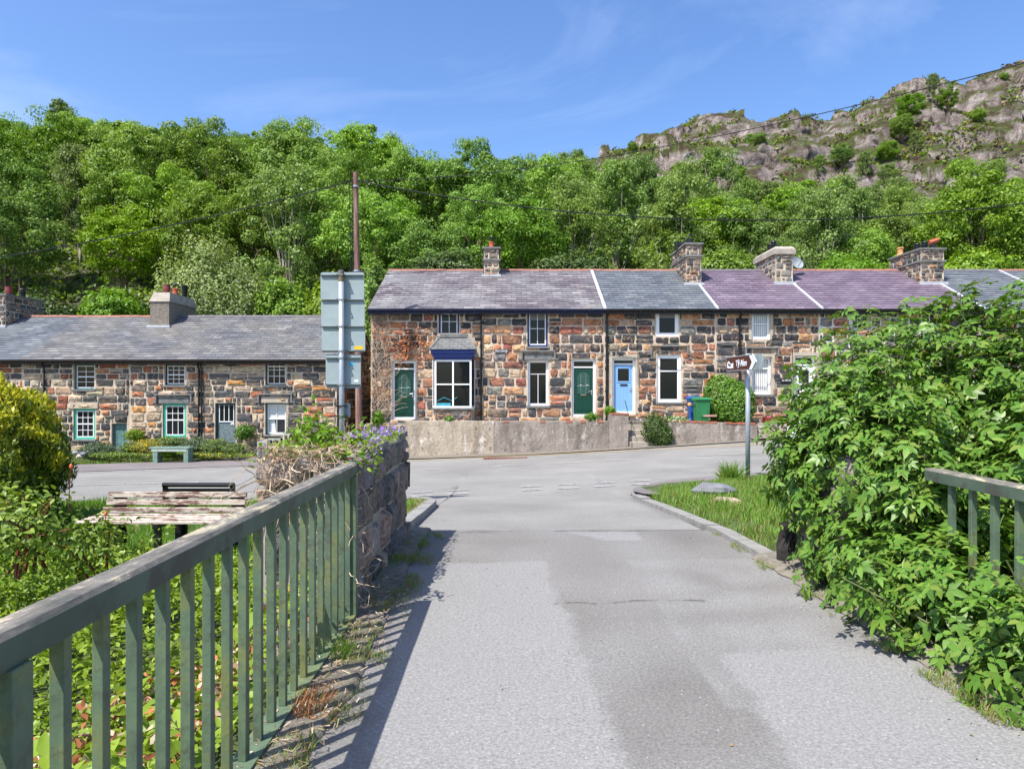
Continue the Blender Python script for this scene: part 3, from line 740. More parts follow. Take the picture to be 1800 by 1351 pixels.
def stones(mb, T, U0, U1, V0, V1, holes, pal, rnd, hr=(.2, .38), wr=(.28, .95), gap=.017, raise_=(.02, .06), m=0, rounding=.17, inside=None):
    cols = [c for c, w in pal]; ws = [w for c, w in pal]; v = V0
    while v < V1 - .05:
        h = rnd.uniform(*hr)
        if V1 - (v + h) < hr[0] * .6: h = V1 - v
        u = U0 + rnd.uniform(-.3, 0)
        while u < U1:
            w = rnd.uniform(*wr) * (1 if rnd.random() > .18 else .5)
            if rnd.random() < .12: parts = [(u, u + w, v, v + h * .5), (u, u + w, v + h * .5, v + h)]
            else: parts = [(u, u + w, v, v + h)]
            u += w
            rs = [(max(U0, a), min(U1, b), c, d) for a, b, c, d in parts if min(U1, b) - max(U0, a) > .07]
            for hh in holes: rs = [q for r in rs for q in rsub(r, hh)]
            for a, b, c, d in rs:
                g = gap * rnd.uniform(.7, 1.7)
                a += g; b -= g; c += g * .8; d -= g * .8
                if b - a < .05 or d - c < .04: continue
                if inside and not inside((a + b) / 2, (c + d) / 2): continue
                col = rnd.choices(cols, ws)[0]; k = rnd.uniform(.75, 1.25); col = tuple(min(.8, x * k * rnd.uniform(.94, 1.06)) for x in col)
                W, H = b - a, d - c; rr = rounding * min(W, H) * rnd.uniform(.5, 1.2)
                j = lambda s: rnd.uniform(-s, s)
                jj = min(W, H) * .17; a += j(jj * .35); b += j(jj * .35); c += j(jj * .3); d += j(jj * .3); W, H = b - a, d - c
                out = [(a + rr, c + j(jj) * .3), ((a + b) / 2 + j(W * .1), c - j(jj) * .5), (b - rr, c + j(jj) * .3), (b + j(jj) * .3, c + rr), (b + j(jj) * .5, d - rr), (b - rr, d + j(jj) * .3), ((a + b) / 2 + j(W * .1), d + j(jj) * .5), (a + rr, d + j(jj) * .3), (a + j(jj) * .3, d - rr), (a - j(jj) * .5, c + rr)]
                R = rnd.uniform(*raise_); cx, cy = (a + b) / 2 + j(W * .15), (c + d) / 2 + j(H * .15)
                bev = min(.05, .22 * min(W, H)); k0 = len(mb.v); n = len(out)
                for (x, y) in out: mb.v.append(tuple(T(x, y, -.004)))
                for (x, y) in out:
                    dx, dy = cx - x, cy - y; L = math.hypot(dx, dy); t = min(.6, bev / L)
                    mb.v.append(tuple(T(x + dx * t, y + dy * t, R * rnd.uniform(.6, 1.15))))
                mb.v.append(tuple(T(cx, cy, R * rnd.uniform(.8, 1.7))))
                for i in range(n):
                    q = (i + 1) % n
                    mb.face((k0 + i, k0 + q, k0 + n + q, k0 + n + i), m, col); mb.face((k0 + n + i, k0 + n + q, k0 + 2 * n), m, col)
        v += h
def front_T(yf): return lambda u, v, w: (u, yf - w, v)
def side_T(xf, sgn): return lambda u, v, w: (xf + sgn * w, u, v)

class House:
    def __init__(s, name, label, cat, x0, x1, yf, zb, ze, yr, zr, yb, roofm, ridge, pal, seed, group, overhang=.28, mortar=MORTAR):
        s.__dict__.update(x0=x0, x1=x1, yf=yf, zb=zb, ze=ze, yr=yr, zr=zr, yb=yb, pal=pal)
        s.rnd = random.Random(seed); s.root = empty(name, ((x0 + x1) / 2, yf, zb), label, cat, group)
        s.holes = []; s.roofm = roofm; s.ridge = ridge; s.oh = overhang; s.mortar = mortar; s.stone = STONE if pal is PAL_R else STONE_L; s.slope = (zr - ze) / (yr - (yf - overhang))
        s.ztop = ze + s.slope * overhang
    def px(s, a, b, t, bo):
        d = s.yf / F
        return ((a - CX) * d, (b - CX) * d, EYE - (bo - HY) * d, EYE - (t - HY) * d)
    def wall(s, side=None, reveal=.16, quoin=False):
        mb = MB(); T = front_T(s.yf); H = s.holes
        us = sorted({s.x0, s.x1, *[h[0] for h in H], *[h[1] for h in H]}); vs = sorted({s.zb, s.ztop, *[h[2] for h in H], *[h[3] for h in H]})
        us = [u for u in us if s.x0 <= u <= s.x1]; vs = [v for v in vs if s.zb <= v <= s.ztop]
        for a, b in zip(us, us[1:]):
            for c, d in zip(vs, vs[1:]):
                if any(h[0] <= (a + b) / 2 <= h[1] and h[2] <= (c + d) / 2 <= h[3] for h in H): continue
                mb.poly([T(a, c, 0), T(b, c, 0), T(b, d, 0), T(a, d, 0)], 1)
        for a, b, c, d in H:
            for p, q in (((a, c), (a, d)), ((a, d), (b, d)), ((b, d), (b, c)), ((b, c), (a, c))):
                mb.poly([T(*p, 0), T(*q, 0), T(*q, -reveal - .12), T(*p, -reveal - .12)], 1)
        # gables and back
        zt = s.zr - .05
        for x in (s.x0, s.x1):
            mb.poly([(x, s.yf, s.zb), (x, s.yb, s.zb), (x, s.yb, s.ztop), (x, s.yr, zt), (x, s.yf, s.ztop)], 1)
        mb.poly([(s.x0, s.yb, s.zb), (s.x1, s.yb, s.zb), (s.x1, s.yb, s.ztop), (s.x0, s.yb, s.ztop)], 1)
        st = dict(pal=s.pal, rnd=s.rnd)
        stones(mb, T, s.x0 + .02, s.x1 - .02, s.zb, s.ztop, [(a - .03, b + .03, c - .02, d + .03) for a, b, c, d in H], **st)
        if side:
            x = s.x1 if side > 0 else s.x0
            def ins(u, v):
                zz = s.ztop + (zt - s.ztop) * (1 - abs(u - s.yr) / (s.yr - s.yf)); return v < zz - .12
            stones(mb, side_T(x, side), s.yf + .02, s.yb, s.zb, zt, [], inside=ins, **st)
        o = mb.build('wall', [s.stone, s.mortar], s.root); s.wallo = o; return o
    def roof(s, gutter=None, soffit=BLACKP, verge_l=0, verge_r=0, ridge_mat=None, fascia=None):
        mb = MB(); x0, x1 = s.x0 - verge_l, s.x1 + verge_r; ye = s.yf - s.oh; th = .06
        f = [(x0, ye, s.ze), (x1, ye, s.ze), (x1, s.yr, s.zr), (x0, s.yr, s.zr)]
        yb2 = s.yb + s.oh; zb2 = s.zr - s.slope * (yb2 - s.yr)
        b = [(x0, s.yr, s.zr), (x1, s.yr, s.zr), (x1, yb2, zb2), (x0, yb2, zb2)]
        # stepped slate courses on the front slope give real shadow lines; gentle sag
        n = 20; L = n * .25; uvs = []
        nx = max(2, int((x1 - x0) / .45)); rr = s.rnd
        for i in range(n):
            t0, t1 = i / n, (i + 1) / n
            for q in range(nx):
                xa, xb = x0 + (x1 - x0) * q / nx, x0 + (x1 - x0) * (q + 1) / nx
                def pt(x, t, up): 
                    w = .012 * mn.noise(Vector((x * .6, t * 2.3, s.x0))) + .004 * mn.noise(Vector((x * 3, t * 9, 1)))
                    return (x, ye + (s.yr - ye) * t, s.ze + (s.zr - s.ze) * t + up + w)
                k = len(mb.v); mb.v += [pt(xa, t0, .026), pt(xb, t0, .026), pt(xb, t1, .006), pt(xa, t1, .006), pt(xa, t0, .004), pt(xb, t0, .004)]
                mb.face((k, k + 1, k + 2, k + 3), 0); uvs.append([(xa, t0 * L), (xb, t0 * L), (xb, t1 * L), (xa, t1 * L)])
                mb.face((k + 4, k + 5, k + 1, k), 0); uvs.append([(xa, t0 * L)] * 4)
        mb.poly(b, 0); uvs.append([(p[0], p[1]) for p in b])
        lo = [(p[0], p[1], p[2] - th) for p in f]; mb.poly(lo[::-1], 1); uvs.append([(0, 0)] * 4)
        lob = [(p[0], p[1], p[2] - th) for p in b]; mb.poly(lob[::-1], 1); uvs.append([(0, 0)] * 4)
        for A, Bq in ((f, lo), (b, lob)):
            for i in (0, 1, 2, 3):
                j = (i + 1) % 4
                if (A is f and i == 2) or (A is b and i == 0): continue
                mb.poly([Bq[i], Bq[j], A[j], A[i]], 1); uvs.append([(0, 0)] * 4)
        o = mb.build('roof', [s.roofm, soffit], s.root)
        uv = o.data.uv_layers.new(name='UVMap'); flat = [c for fc in uvs for p in fc for c in p]; uv.data.foreach_set('uv', flat)
        s.roofo = o
        # ridge tiles
        mb = MB(); x = x0
        while x < x1 - .05:
            e = min(x1, x + .44); z = s.zr + rr.uniform(-.006, .008); w = .12
            A = [(s.yr - w, z - .035), (s.yr - w * .5, z + .04), (s.yr, z + .06), (s.yr + w * .5, z + .04), (s.yr + w, z - .035)]
            k = len(mb.v); mb.v += [(x + .008, y, zz) for y, zz in A] + [(e, y, zz) for y, zz in A]
            for i in range(4): mb.face((k + i, k + 5 + i, k + 6 + i, k + 1 + i), 0)
            mb.face([k, k + 1, k + 2, k + 3, k + 4], 0); x = e
        mb.build('ridge_tiles', [ridge_mat or s.ridge], o)
        # gutter: half round
        mb = MB(); r = .06; zc = s.ze - .045; yc = ye - .035
        pr = [(yc + r * math.cos(t), zc + r * math.sin(t)) for t in [math.pi + math.pi * i / 6 for i in range(7)]]
        k = len(mb.v); mb.v += [(x0, y, z) for y, z in pr] + [(x1, y, z) for y, z in pr]
        for i in range(6): mb.face((k + i, k + i + 1, k + 8 + i, k + 7 + i))
        k = len(mb.v); mb.v += [(x0, y + (yc - y) * .12, z + .012) for y, z in pr] + [(x1, y + (yc - y) * .12, z + .012) for y, z in pr]
        for i in range(6): mb.face((k + i, k + i + 1, k + 8 + i, k + 7 + i))
        x = x0 + .4
        while x < x1: mb.box(x, x + .03, yc - r - .008, yc + r + .02, zc - .07, zc + .01); x += .95
        mb.build('gutter', [gutter or BLACKP], s.root)
        mb = MB(); mb.box(x0, x1, ye + .022, ye + .045, s.ze - .19, s.ze - .062); mb.box(x0, x1, ye + .045, s.yf, s.ze - .13, s.ze - .115)
        mb.build('fascia', [fascia or soffit], s.root)
    def flashing(s, x, w=.1, mat=LEAD, t0=0, t1=1, name='flashing'):
        mb = MB(); ye = s.yf - s.oh - .01
        pts = [(ye + (s.yr - ye) * t, s.ze + (s.zr - s.ze) * t) for t in (t0, t1)]
        (ya, za), (yb, zb) = pts; k = len(mb.v)
        mb.v += [(x - w / 2, ya, za + .005), (x + w / 2, ya, za + .005), (x + w / 2, yb, zb + .005), (x - w / 2, yb, zb + .005),
                 (x - w / 2, ya, za + .055), (x + w / 2, ya, za + .055), (x + w / 2, yb, zb + .055), (x - w / 2, yb, zb + .055)]
        for f in ((4, 5, 6, 7), (0, 1, 5, 4), (1, 2, 6, 5), (2, 3, 7, 6), (3, 0, 4, 7)): mb.face([k + i for i in f])
        mb.build(name, [mat], s.roofo)
    def downpipe(s, x, zb=None, r=.036, mat=BLACKP, mound=True, top=None):
        mb = MB(); zt = (top or s.ze - .09); y = s.yf - .09
        mb.tube([(x + .02, s.yf - s.oh - .03, s.ze - .09), (x + .02, s.yf - s.oh - .03, s.ze - .14), (x, y, s.ze - .36), (x, y, (zb or s.zb))], r, 8)
        z = s.ze - .5
        while z > (zb or s.zb) + .2:
            mb.lathe(x, y, [(r + .012, z - .03), (r + .012, z + .03)], 8); mb.box(x - r - .02, x + r + .02, y + .02, s.yf - .01, z - .02, z + .02); z -= .9
        mb.build('downpipe', [mat], s.root)
    def window(s, r, frame, sash, cols=2, rows=(.5,), meet=None, glass=None, rec=.12, fw=.07, sw=.045, bar=.022, sill=SLAB, hood=False, lintel=None, blind=None, surround=None, topblind=False, botbars=None, halfcurtain=False):
        """rows: fractions (from bottom) of horizontal bars; meet: thicker rail fraction"""
        x0, x1, z0, z1 = r; s.holes.append(r); y = s.yf + rec
        mb = MB()
        def ring(a, b, c, d, w, ya, yb, m):
            mb.box(a, a + w, ya, yb, c, d, m); mb.box(b - w, b, ya, yb, c, d, m); mb.box(a + w, b - w, ya, yb, d - w, d, m); mb.box(a + w, b - w, ya, yb, c, c + w, m)
        ring(x0, x1, z0, z1, fw, y, y + .07, 0)
        a, b, c, d = x0 + fw, x1 - fw, z0 + fw, z1 - fw
        ring(a, b, c, d, sw, y + .012, y + .055, 1)
        A, B_, C_, D = a + sw, b - sw, c + sw, d - sw
        zm = None
        if meet: zm = C_ + (D - C_) * meet; mb.box(A, B_, y + .008, y + .05, zm - .024, zm + .024, 1)
        for fr_ in rows:
            z = C_ + (D - C_) * fr_; mb.box(A, B_, y + .02, y + .045, z - bar / 2, z + bar / 2, 1)
        for i in range(1, cols):
            x = A + (B_ - A) * i / cols
            lo, hi = C_, D
            if botbars == 'top1': hi = C_ + (D - C_) * rows[-1]
            mb.box(x - bar / 2, x + bar / 2, y + .022, y + .043, lo, hi, 1)
        w = mb.build('window', [frame, sash], s.root)
        g = MB(); g.poly([(A, y + .035, C_), (B_, y + .035, C_), (B_, y + .035, D), (A, y + .035, D)]); g.build('pane', [CLEAR if blind or halfcurtain else GLASS], w)
        if blind or halfcurtain:
            bk = MB(); bk.poly([(x0, y + .3, z0), (x1, y + .3, z0), (x1, y + .3, z1), (x0, y + .3, z1)]); bk.build('room_backing', [DARKIN], w)
        if blind:
            bl = MB(); n = 7
            for i in range(n):
                xa = A + (B_ - A) * (i + .12) / n; xb = A + (B_ - A) * (i + .82) / n
                bl.poly([(xa, y + .10, C_), (xb, y + .075, C_), (xb, y + .075, D), (xa, y + .10, D)])
            bl.build('blind', [BLIND], w)
        if topblind:
            bl = MB(); bl.poly([(A, y + .030, D - (D - C_) * .22), (B_, y + .030, D - (D - C_) * .22), (B_, y + .030, D), (A, y + .030, D)]); bl.build('blind', [simple('grey_roller_blind', (.2, .2, .2), .8, .05, 3, 0)], w)
        if halfcurtain:
            bl = MB(); zc = C_ + (D - C_) * .5
            bl.poly([(A, y + .06, zc), (B_, y + .06, zc), (B_, y + .06, D), (A, y + .06, D)]); bl.poly([(A, y + .09, C_), (A + (B_ - A) * .42, y + .08, C_), (A + (B_ - A) * .36, y + .08, zc), (A, y + .09, zc)]); bl.build('curtain', [BLIND], w)
        if sill: q = MB(); q.box(x0 - .06, x1 + .06, s.yf - .075, s.yf + rec + .02, z0 - .075, z0 + .004); q.build('sill', [sill], w, bevel=.008)
        if surround: 
            q = MB(); ww = .12
            q.box(x0 - ww, x0 - .002, s.yf - .045, s.yf + .01, z0 - .02, z1 + ww); q.box(x1 + .002, x1 + ww, s.yf - .045, s.yf + .01, z0 - .02, z1 + ww); q.box(x0 - .002, x1 + .002, s.yf - .043, s.yf + .01, z1 + .002, z1 + ww)
            q.build('surround', [surround], w)
        if lintel: q = MB(); q.box(x0 - .14, x1 + .14, s.yf - .052, s.yf + .03, z1 + .003, z1 + .26); q.build('lintel', [lintel], w, bevel=.012)
        if hood:
            q = MB(); zt = z1 + .33; e = .28
            q.box(x0 - e, x1 + e, s.yf - .13, s.yf, zt, zt + .06); q.box(x0 - e, x0 - e + .07, s.yf - .12, s.yf, zt - .26, zt - .001); q.box(x1 + e - .07, x1 + e, s.yf - .12, s.yf, zt - .26, zt - .001)
            q.box(x0 - e - .11, x0 - e + .07, s.yf - .125, s.yf, zt - .32, zt - .261); q.box(x1 + e - .07, x1 + e + .11, s.yf - .125, s.yf, zt - .32, zt - .261)
            q.build('hood_mould', [SLAB], w, bevel=.008)
        return w
    def door(s, r, frame, leaf, style, rec=.10, fw=.09, transom=.2, surround=None, label=None):
        x0, x1, z0, z1 = r; s.holes.append(r); y = s.yf + rec
        mb = MB(); mb.box(x0, x0 + fw, y, y + .08, z0, z1); mb.box(x1 - fw, x1, y, y + .08, z0, z1); mb.box(x0 + fw, x1 - fw, y, y + .08, z1 - fw, z1)
        zt = z1 - fw - transom
        if transom: mb.box(x0 + fw, x1 - fw, y, y + .08, zt - .05, zt)
        mb.box(x0 + fw, x1 - fw, y - .02, y + .08, z0, z0 + .09)
        a, b, c, d = x0 + fw + .004, x1 - fw - .004, z0 + .094, zt - .054 if transom else z1 - fw - .004
        dr = MB(); dr.box(a, b, y + .03, y + .07, c, d); W, H = b - a, d - c
        T = lambda u, v, w: (u, y + .03 - w, v)
        def panel(u0, u1, v0, v1, m=0, w=.014):
            dr.box(a + W * u0, a + W * u1, y + .03 - w, y + .031, c + H * v0, c + H * v1, m)
        if style == 'georgian':
            for u0, u1 in ((.12, .46), (.54, .88)): panel(u0, u1, .07, .3); panel(u0, u1, .33, .4, w=.01)
        elif style == 'cottage':
            for i in range(5):
                u = (i + .5) / 5; dr.box(a + W * u - .004, a + W * u + .004, y + .026, y + .031, c + .05, d - .05, 0)
        elif style == 'boards':
            for i in range(1, 4): u = i / 4; dr.box(a + W * u - .008, a + W * u + .008, y + .024, y + .031, c, d, 0)
        o = dr.build('door', [leaf], s.root)
        if label: o['label'] = label
        mb.build('door_frame', [frame], o)
        if transom: g = MB(); g.poly([(x0 + fw, y + .04, zt), (x1 - fw, y + .04, zt), (x1 - fw, y + .04, z1 - fw), (x0 + fw, y + .04, z1 - fw)]); g.build('transom_pane', [GLASS], o)
        if style == 'georgian':
            g = MB(); cx = a + W / 2; rw = W * .34; vb = c + H * .44; vt = c + H * .78
            out = [(cx - rw, vb), (cx + rw, vb), (cx + rw, vt)] + [(cx + rw * math.cos(t), vt + rw * math.sin(t)) for t in [math.pi * i / 10 for i in range(1, 10)]] + [(cx - rw, vt)]
            g.poly([(u, y + .012, v) for u, v in out], 0)
            for i in range(len(out)):
                p, q = out[i], out[(i + 1) % len(out)]; g.tube([(p[0], y + .018, p[1]), (q[0], y + .018, q[1])], .014, 5, 1, cap=False)
            for f_ in (-.33, .33): g.box(cx + rw * f_ * 1.2 - .003, cx + rw * f_ * 1.2 + .003, y + .007, y + .011, vb, vt + rw * .6, 2)
            g.box(cx - rw, cx + rw, y + .007, y + .011, vb + (vt - vb) * .5, vb + (vt - vb) * .5 + .012, 2)
            for f_ in (-.5, .5): g.tube([(cx + rw * f_, y + .004, vb + (vt - vb) * .52), (cx + rw * f_ + .05, y + .004, vb + (vt - vb) * .56)], .014, 5, 2)
            g.build('door_light', [simple('leaded_door_glass', (.03, .08, .065), .15, .3, 9, 0), leaf, simple('lead_came', (.4, .45, .44), .4, .1, 5, 0)], o)
            l = MB(); l.box(cx - .11, cx + .11, y + .004, y + .03, c + H * .405, c + H * .43); l.build('letterbox', [simple('brass_plate', (.35, .3, .2), .35, .1, 5, 0, .6)], o)
        if style == 'cottage':
            g = MB(); g.box(a + W * .14, a + W * .86, y + .014, y + .029, c + H * .62, c + H * .95, 1); g.poly([(a + W * .2, y + .012, c + H * .65), (a + W * .8, y + .012, c + H * .65), (a + W * .8, y + .012, c + H * .92), (a + W * .2, y + .012, c + H * .92)], 0); g.build('door_light', [GLASS, leaf], o)
            l = MB(); l.box(a + W * .33, a + W * .72, y + .008, y + .03, c + H * .55, c + H * .585); l.build('letterbox', [DARKM], o)
        if style != 'boards':
            hx = a + W * (.93 if style != 'georgian_r' else .07)
            h = MB(); h.box(hx - .02, hx + .02, y + .012, y + .03, c + H * .42, c + H * .52); h.tube([(hx, y - .02, c + H * .49), (hx - .11, y - .02, c + H * .49)], .011, 6); h.tube([(hx, y + .02, c + H * .49), (hx, y - .02, c + H * .49)], .009, 6)
            h.build('handle', [simple('steel_handle', (.55, .55, .55), .3, .05, 5, 0, .8)], o)
        if surround:
            q = MB(); ww = .13; q.box(x0 - ww, x0 - .002, s.yf - .045, s.yf + .01, z0, z1 + ww); q.box(x1 + .002, x1 + ww, s.yf - .045, s.yf + .01, z0, z1 + ww); q.box(x0 - .002, x1 + .002, s.yf - .043, s.yf + .01, z1 + .002, z1 + ww); q.build('surround', [surround], o)
        return o
    def chimney(s, x0, x1, y0, y1, zt, kind='stone', pots=(), mortar=MORTAR):
        mb = MB(); slopez = lambda y: s.zr - s.slope * abs(y - s.yr)
        zb = min(slopez(y0), slopez(y1)) - .25
        if kind == 'stone':
            mb.box(x0, x1, y0, y1, zb, zt - .08, 1); rn = random.Random(int(x0 * 100) + 5); a = dict(pal=PAL_G, rnd=rn, hr=(.17, .28), wr=(.2, .45), gap=.014)
            stones(mb, front_T(y0), x0, x1, zb, zt - .1, [(x0 - .1, x1 + .1, zt - .62, zt - .52)], **a)
            for xx, sg in ((x0, -1), (x1, 1)): stones(mb, side_T(xx, sg), y0, y1, zb, zt - .1, [(y0 - .1, y1 + .1, zt - .62, zt - .52)], **a)
            mb.box(x0 - .07, x1 + .07, y0 - .07, y1 + .07, zt - .61, zt - .53, 2); mb.box(x0 - .08, x1 + .08, y0 - .08, y1 + .08, zt - .078, zt, 2)
            mats = [STONE, mortar, SLAB]
        elif kind == 'capped':
            mb.box(x0, x1, y0, y1, zb, zt - .36, 1); rn = random.Random(int(x0 * 100) + 5); a = dict(pal=[((.13, .14, .14), 3), ((.22, .21, .19), 2), ((.3, .27, .22), 1)], rnd=rn, hr=(.2, .34), wr=(.25, .55), gap=.03)
            stones(mb, front_T(y0), x0, x1, zb, zt - .37, [], **a)
            for xx, sg in ((x0, -1), (x1, 1)): stones(mb, side_T(xx, sg), y0, y1, zb, zt - .37, [], **a)
            e = .09; k = len(mb.v); i_ = .02
            mb.v += [(x0 - e, y0 - e, zt - .35), (x1 + e, y0 - e, zt - .35), (x1 + e, y1 + e, zt - .35), (x0 - e, y1 + e, zt - .35), (x0 - e, y0 - e, zt - .12), (x1 + e, y0 - e, zt - .12), (x1 + e, y1 + e, zt - .12), (x0 - e, y1 + e, zt - .12), (x0 + i_, y0 + .05, zt), (x1 - i_, y0 + .05, zt), (x1 - i_, y1 - .05, zt), (x0 + i_, y1 - .05, zt)]
            for A in (0, 4):
                for q in range(4): mb.face((k + A + q, k + A + (q + 1) % 4, k + A + 4 + (q + 1) % 4, k + A + 4 + q), 2)
            mb.face((k + 8, k + 9, k + 10, k + 11), 2); mb.face((k + 3, k + 2, k + 1, k), 2); mats = [STONE, mortar, CONC]
        else:
            mb.box(x0, x1, y0, y1, zb, zt - .42, 0); e = .05; k = len(mb.v)
            mb.v += [(x0 - e, y0 - e, zt - .43), (x1 + e, y0 - e, zt - .43), (x1 + e, y1 + e, zt - .43), (x0 - e, y1 + e, zt - .43), (x0 + .11, y0 + .13, zt), (x1 - .02, y0 + .13, zt), (x1 - .02, y1 - .13, zt), (x0 + .11, y1 - .13, zt)]
            for q in range(4): mb.face((k + q, k + (q + 1) % 4, k + 4 + (q + 1) % 4, k + 4 + q), 1)
            mb.face((k + 4, k + 5, k + 6, k + 7), 1); mb.face((k + 3, k + 2, k + 1, k), 1); mats = [ROUGHC, CONC]
        o = mb.build('chimney', mats, s.root)
        f = MB(); zf = slopez(y0)
        f.box(x0 - .1, x1 + .1, y0 - .16, y0 - .004, zf - .1, zf + .05)
        f.build('apron_flashing', [LEAD], o)
        for (kd, x, y) in pots:
            p = MB(); z = zt
            if kd == 'roll':
                p.lathe(x, y, [(.13, z - .02), (.15, z + .05), (.11, z + .1), (.1, z + .3), (.13, z + .31), (.13, z + .36), (.1, z + .36)], 14); mt = TERRA
            elif kd == 'maroon': p.lathe(x, y, [(.14, z - .02), (.15, z + .04), (.16, z + .2), (.145, z + .35), (.15, z + .4), (.12, z + .4)], 14); mt = MAROON
            elif kd == 'cowl':
                p.lathe(x, y, [(.12, z - .02), (.11, z + .25), (.13, z + .27), (.13, z + .32), (.09, z + .32)], 14, 0)
                for t in range(3): p.tube([(x + .1 * math.cos(t * 2.1), y + .1 * math.sin(t * 2.1), z + .3), (x + .1 * math.cos(t * 2.1), y + .1 * math.sin(t * 2.1), z + .5)], .01, 4, 1)
                p.lathe(x, y, [(.17, z + .49), (.14, z + .53), (.02, z + .56)], 14, 1); mt = TERRA
            elif kd == 'louvre':
                pr = [(.12, z - .02)] + [q for i in range(6) for q in ((.1, z + .08 + i * .07), (.135, z + .1 + i * .07), (.135, z + .13 + i * .07), (.1, z + .145 + i * .07))] + [(.14, z + .54), (.14, z + .6), (.05, z + .62)]
                p.lathe(x, y, pr, 14); mt = DARKM
            elif kd == 'buff': p.lathe(x, y, [(.15, z - .02), (.17, z + .06), (.12, z + .16), (.12, z + .34), (.15, z + .36), (.15, z + .42), (.11, z + .42)], 14); mt = BUFFPOT
            elif kd == 'black': p.lathe(x, y, [(.12, z - .02), (.12, z + .22), (.16, z + .24), (.16, z + .3), (.11, z + .3), (.11, z + .36), (.15, z + .38), (.12, z + .43), (.02, z + .46)], 14); mt = DARKM
            elif kd == 'hood': 
                p.lathe(x, y, [(.12, z - .02), (.12, z + .25), (.1, z + .25)], 14, 1)
                p.tube([(x - .16, y, z + .3), (x + .2, y, z + .42)], .1, 8, 0); mt = TERRA
            elif kd == 'flue':
                p.lathe(x, y, [(.14, z - .02), (.15, z + .3), (.1, z + .3)], 14); p.tube([(x - .02, y, z + .2), (x - .4, y + .5, z + .12)], .09, 8); p.tube([(x - .42, y + .55, z - .05), (x - .42, y + .55, z + .3)], .12, 10)
                p.tube([(x - .13, y, z + .32), (x - .05, y, z + .48), (x + .08, y, z + .5), (x + .16, y, z + .38)], .035, 6); mt = DARKM
            p.build('chimney_pot', [mt, DARKM], o, smooth=False)
        return o

RY, RZB, RZE, RYR, RZR, RYB = 27.0, .05, 4.57, 31.3, 6.87, 35.8
def rx(px): return (px - CX) / F * RY
GR = 'stone cottages of the two-storey terrace'
def RH(label, a, b, roofm, ridge, seed, **k):
    return House('stone_cottage', label, 'cottage', rx(a), rx(b), RY, RZB, RZE, RYR, RZR, RYB, roofm, ridge, PAL_R, seed, GR, **k)
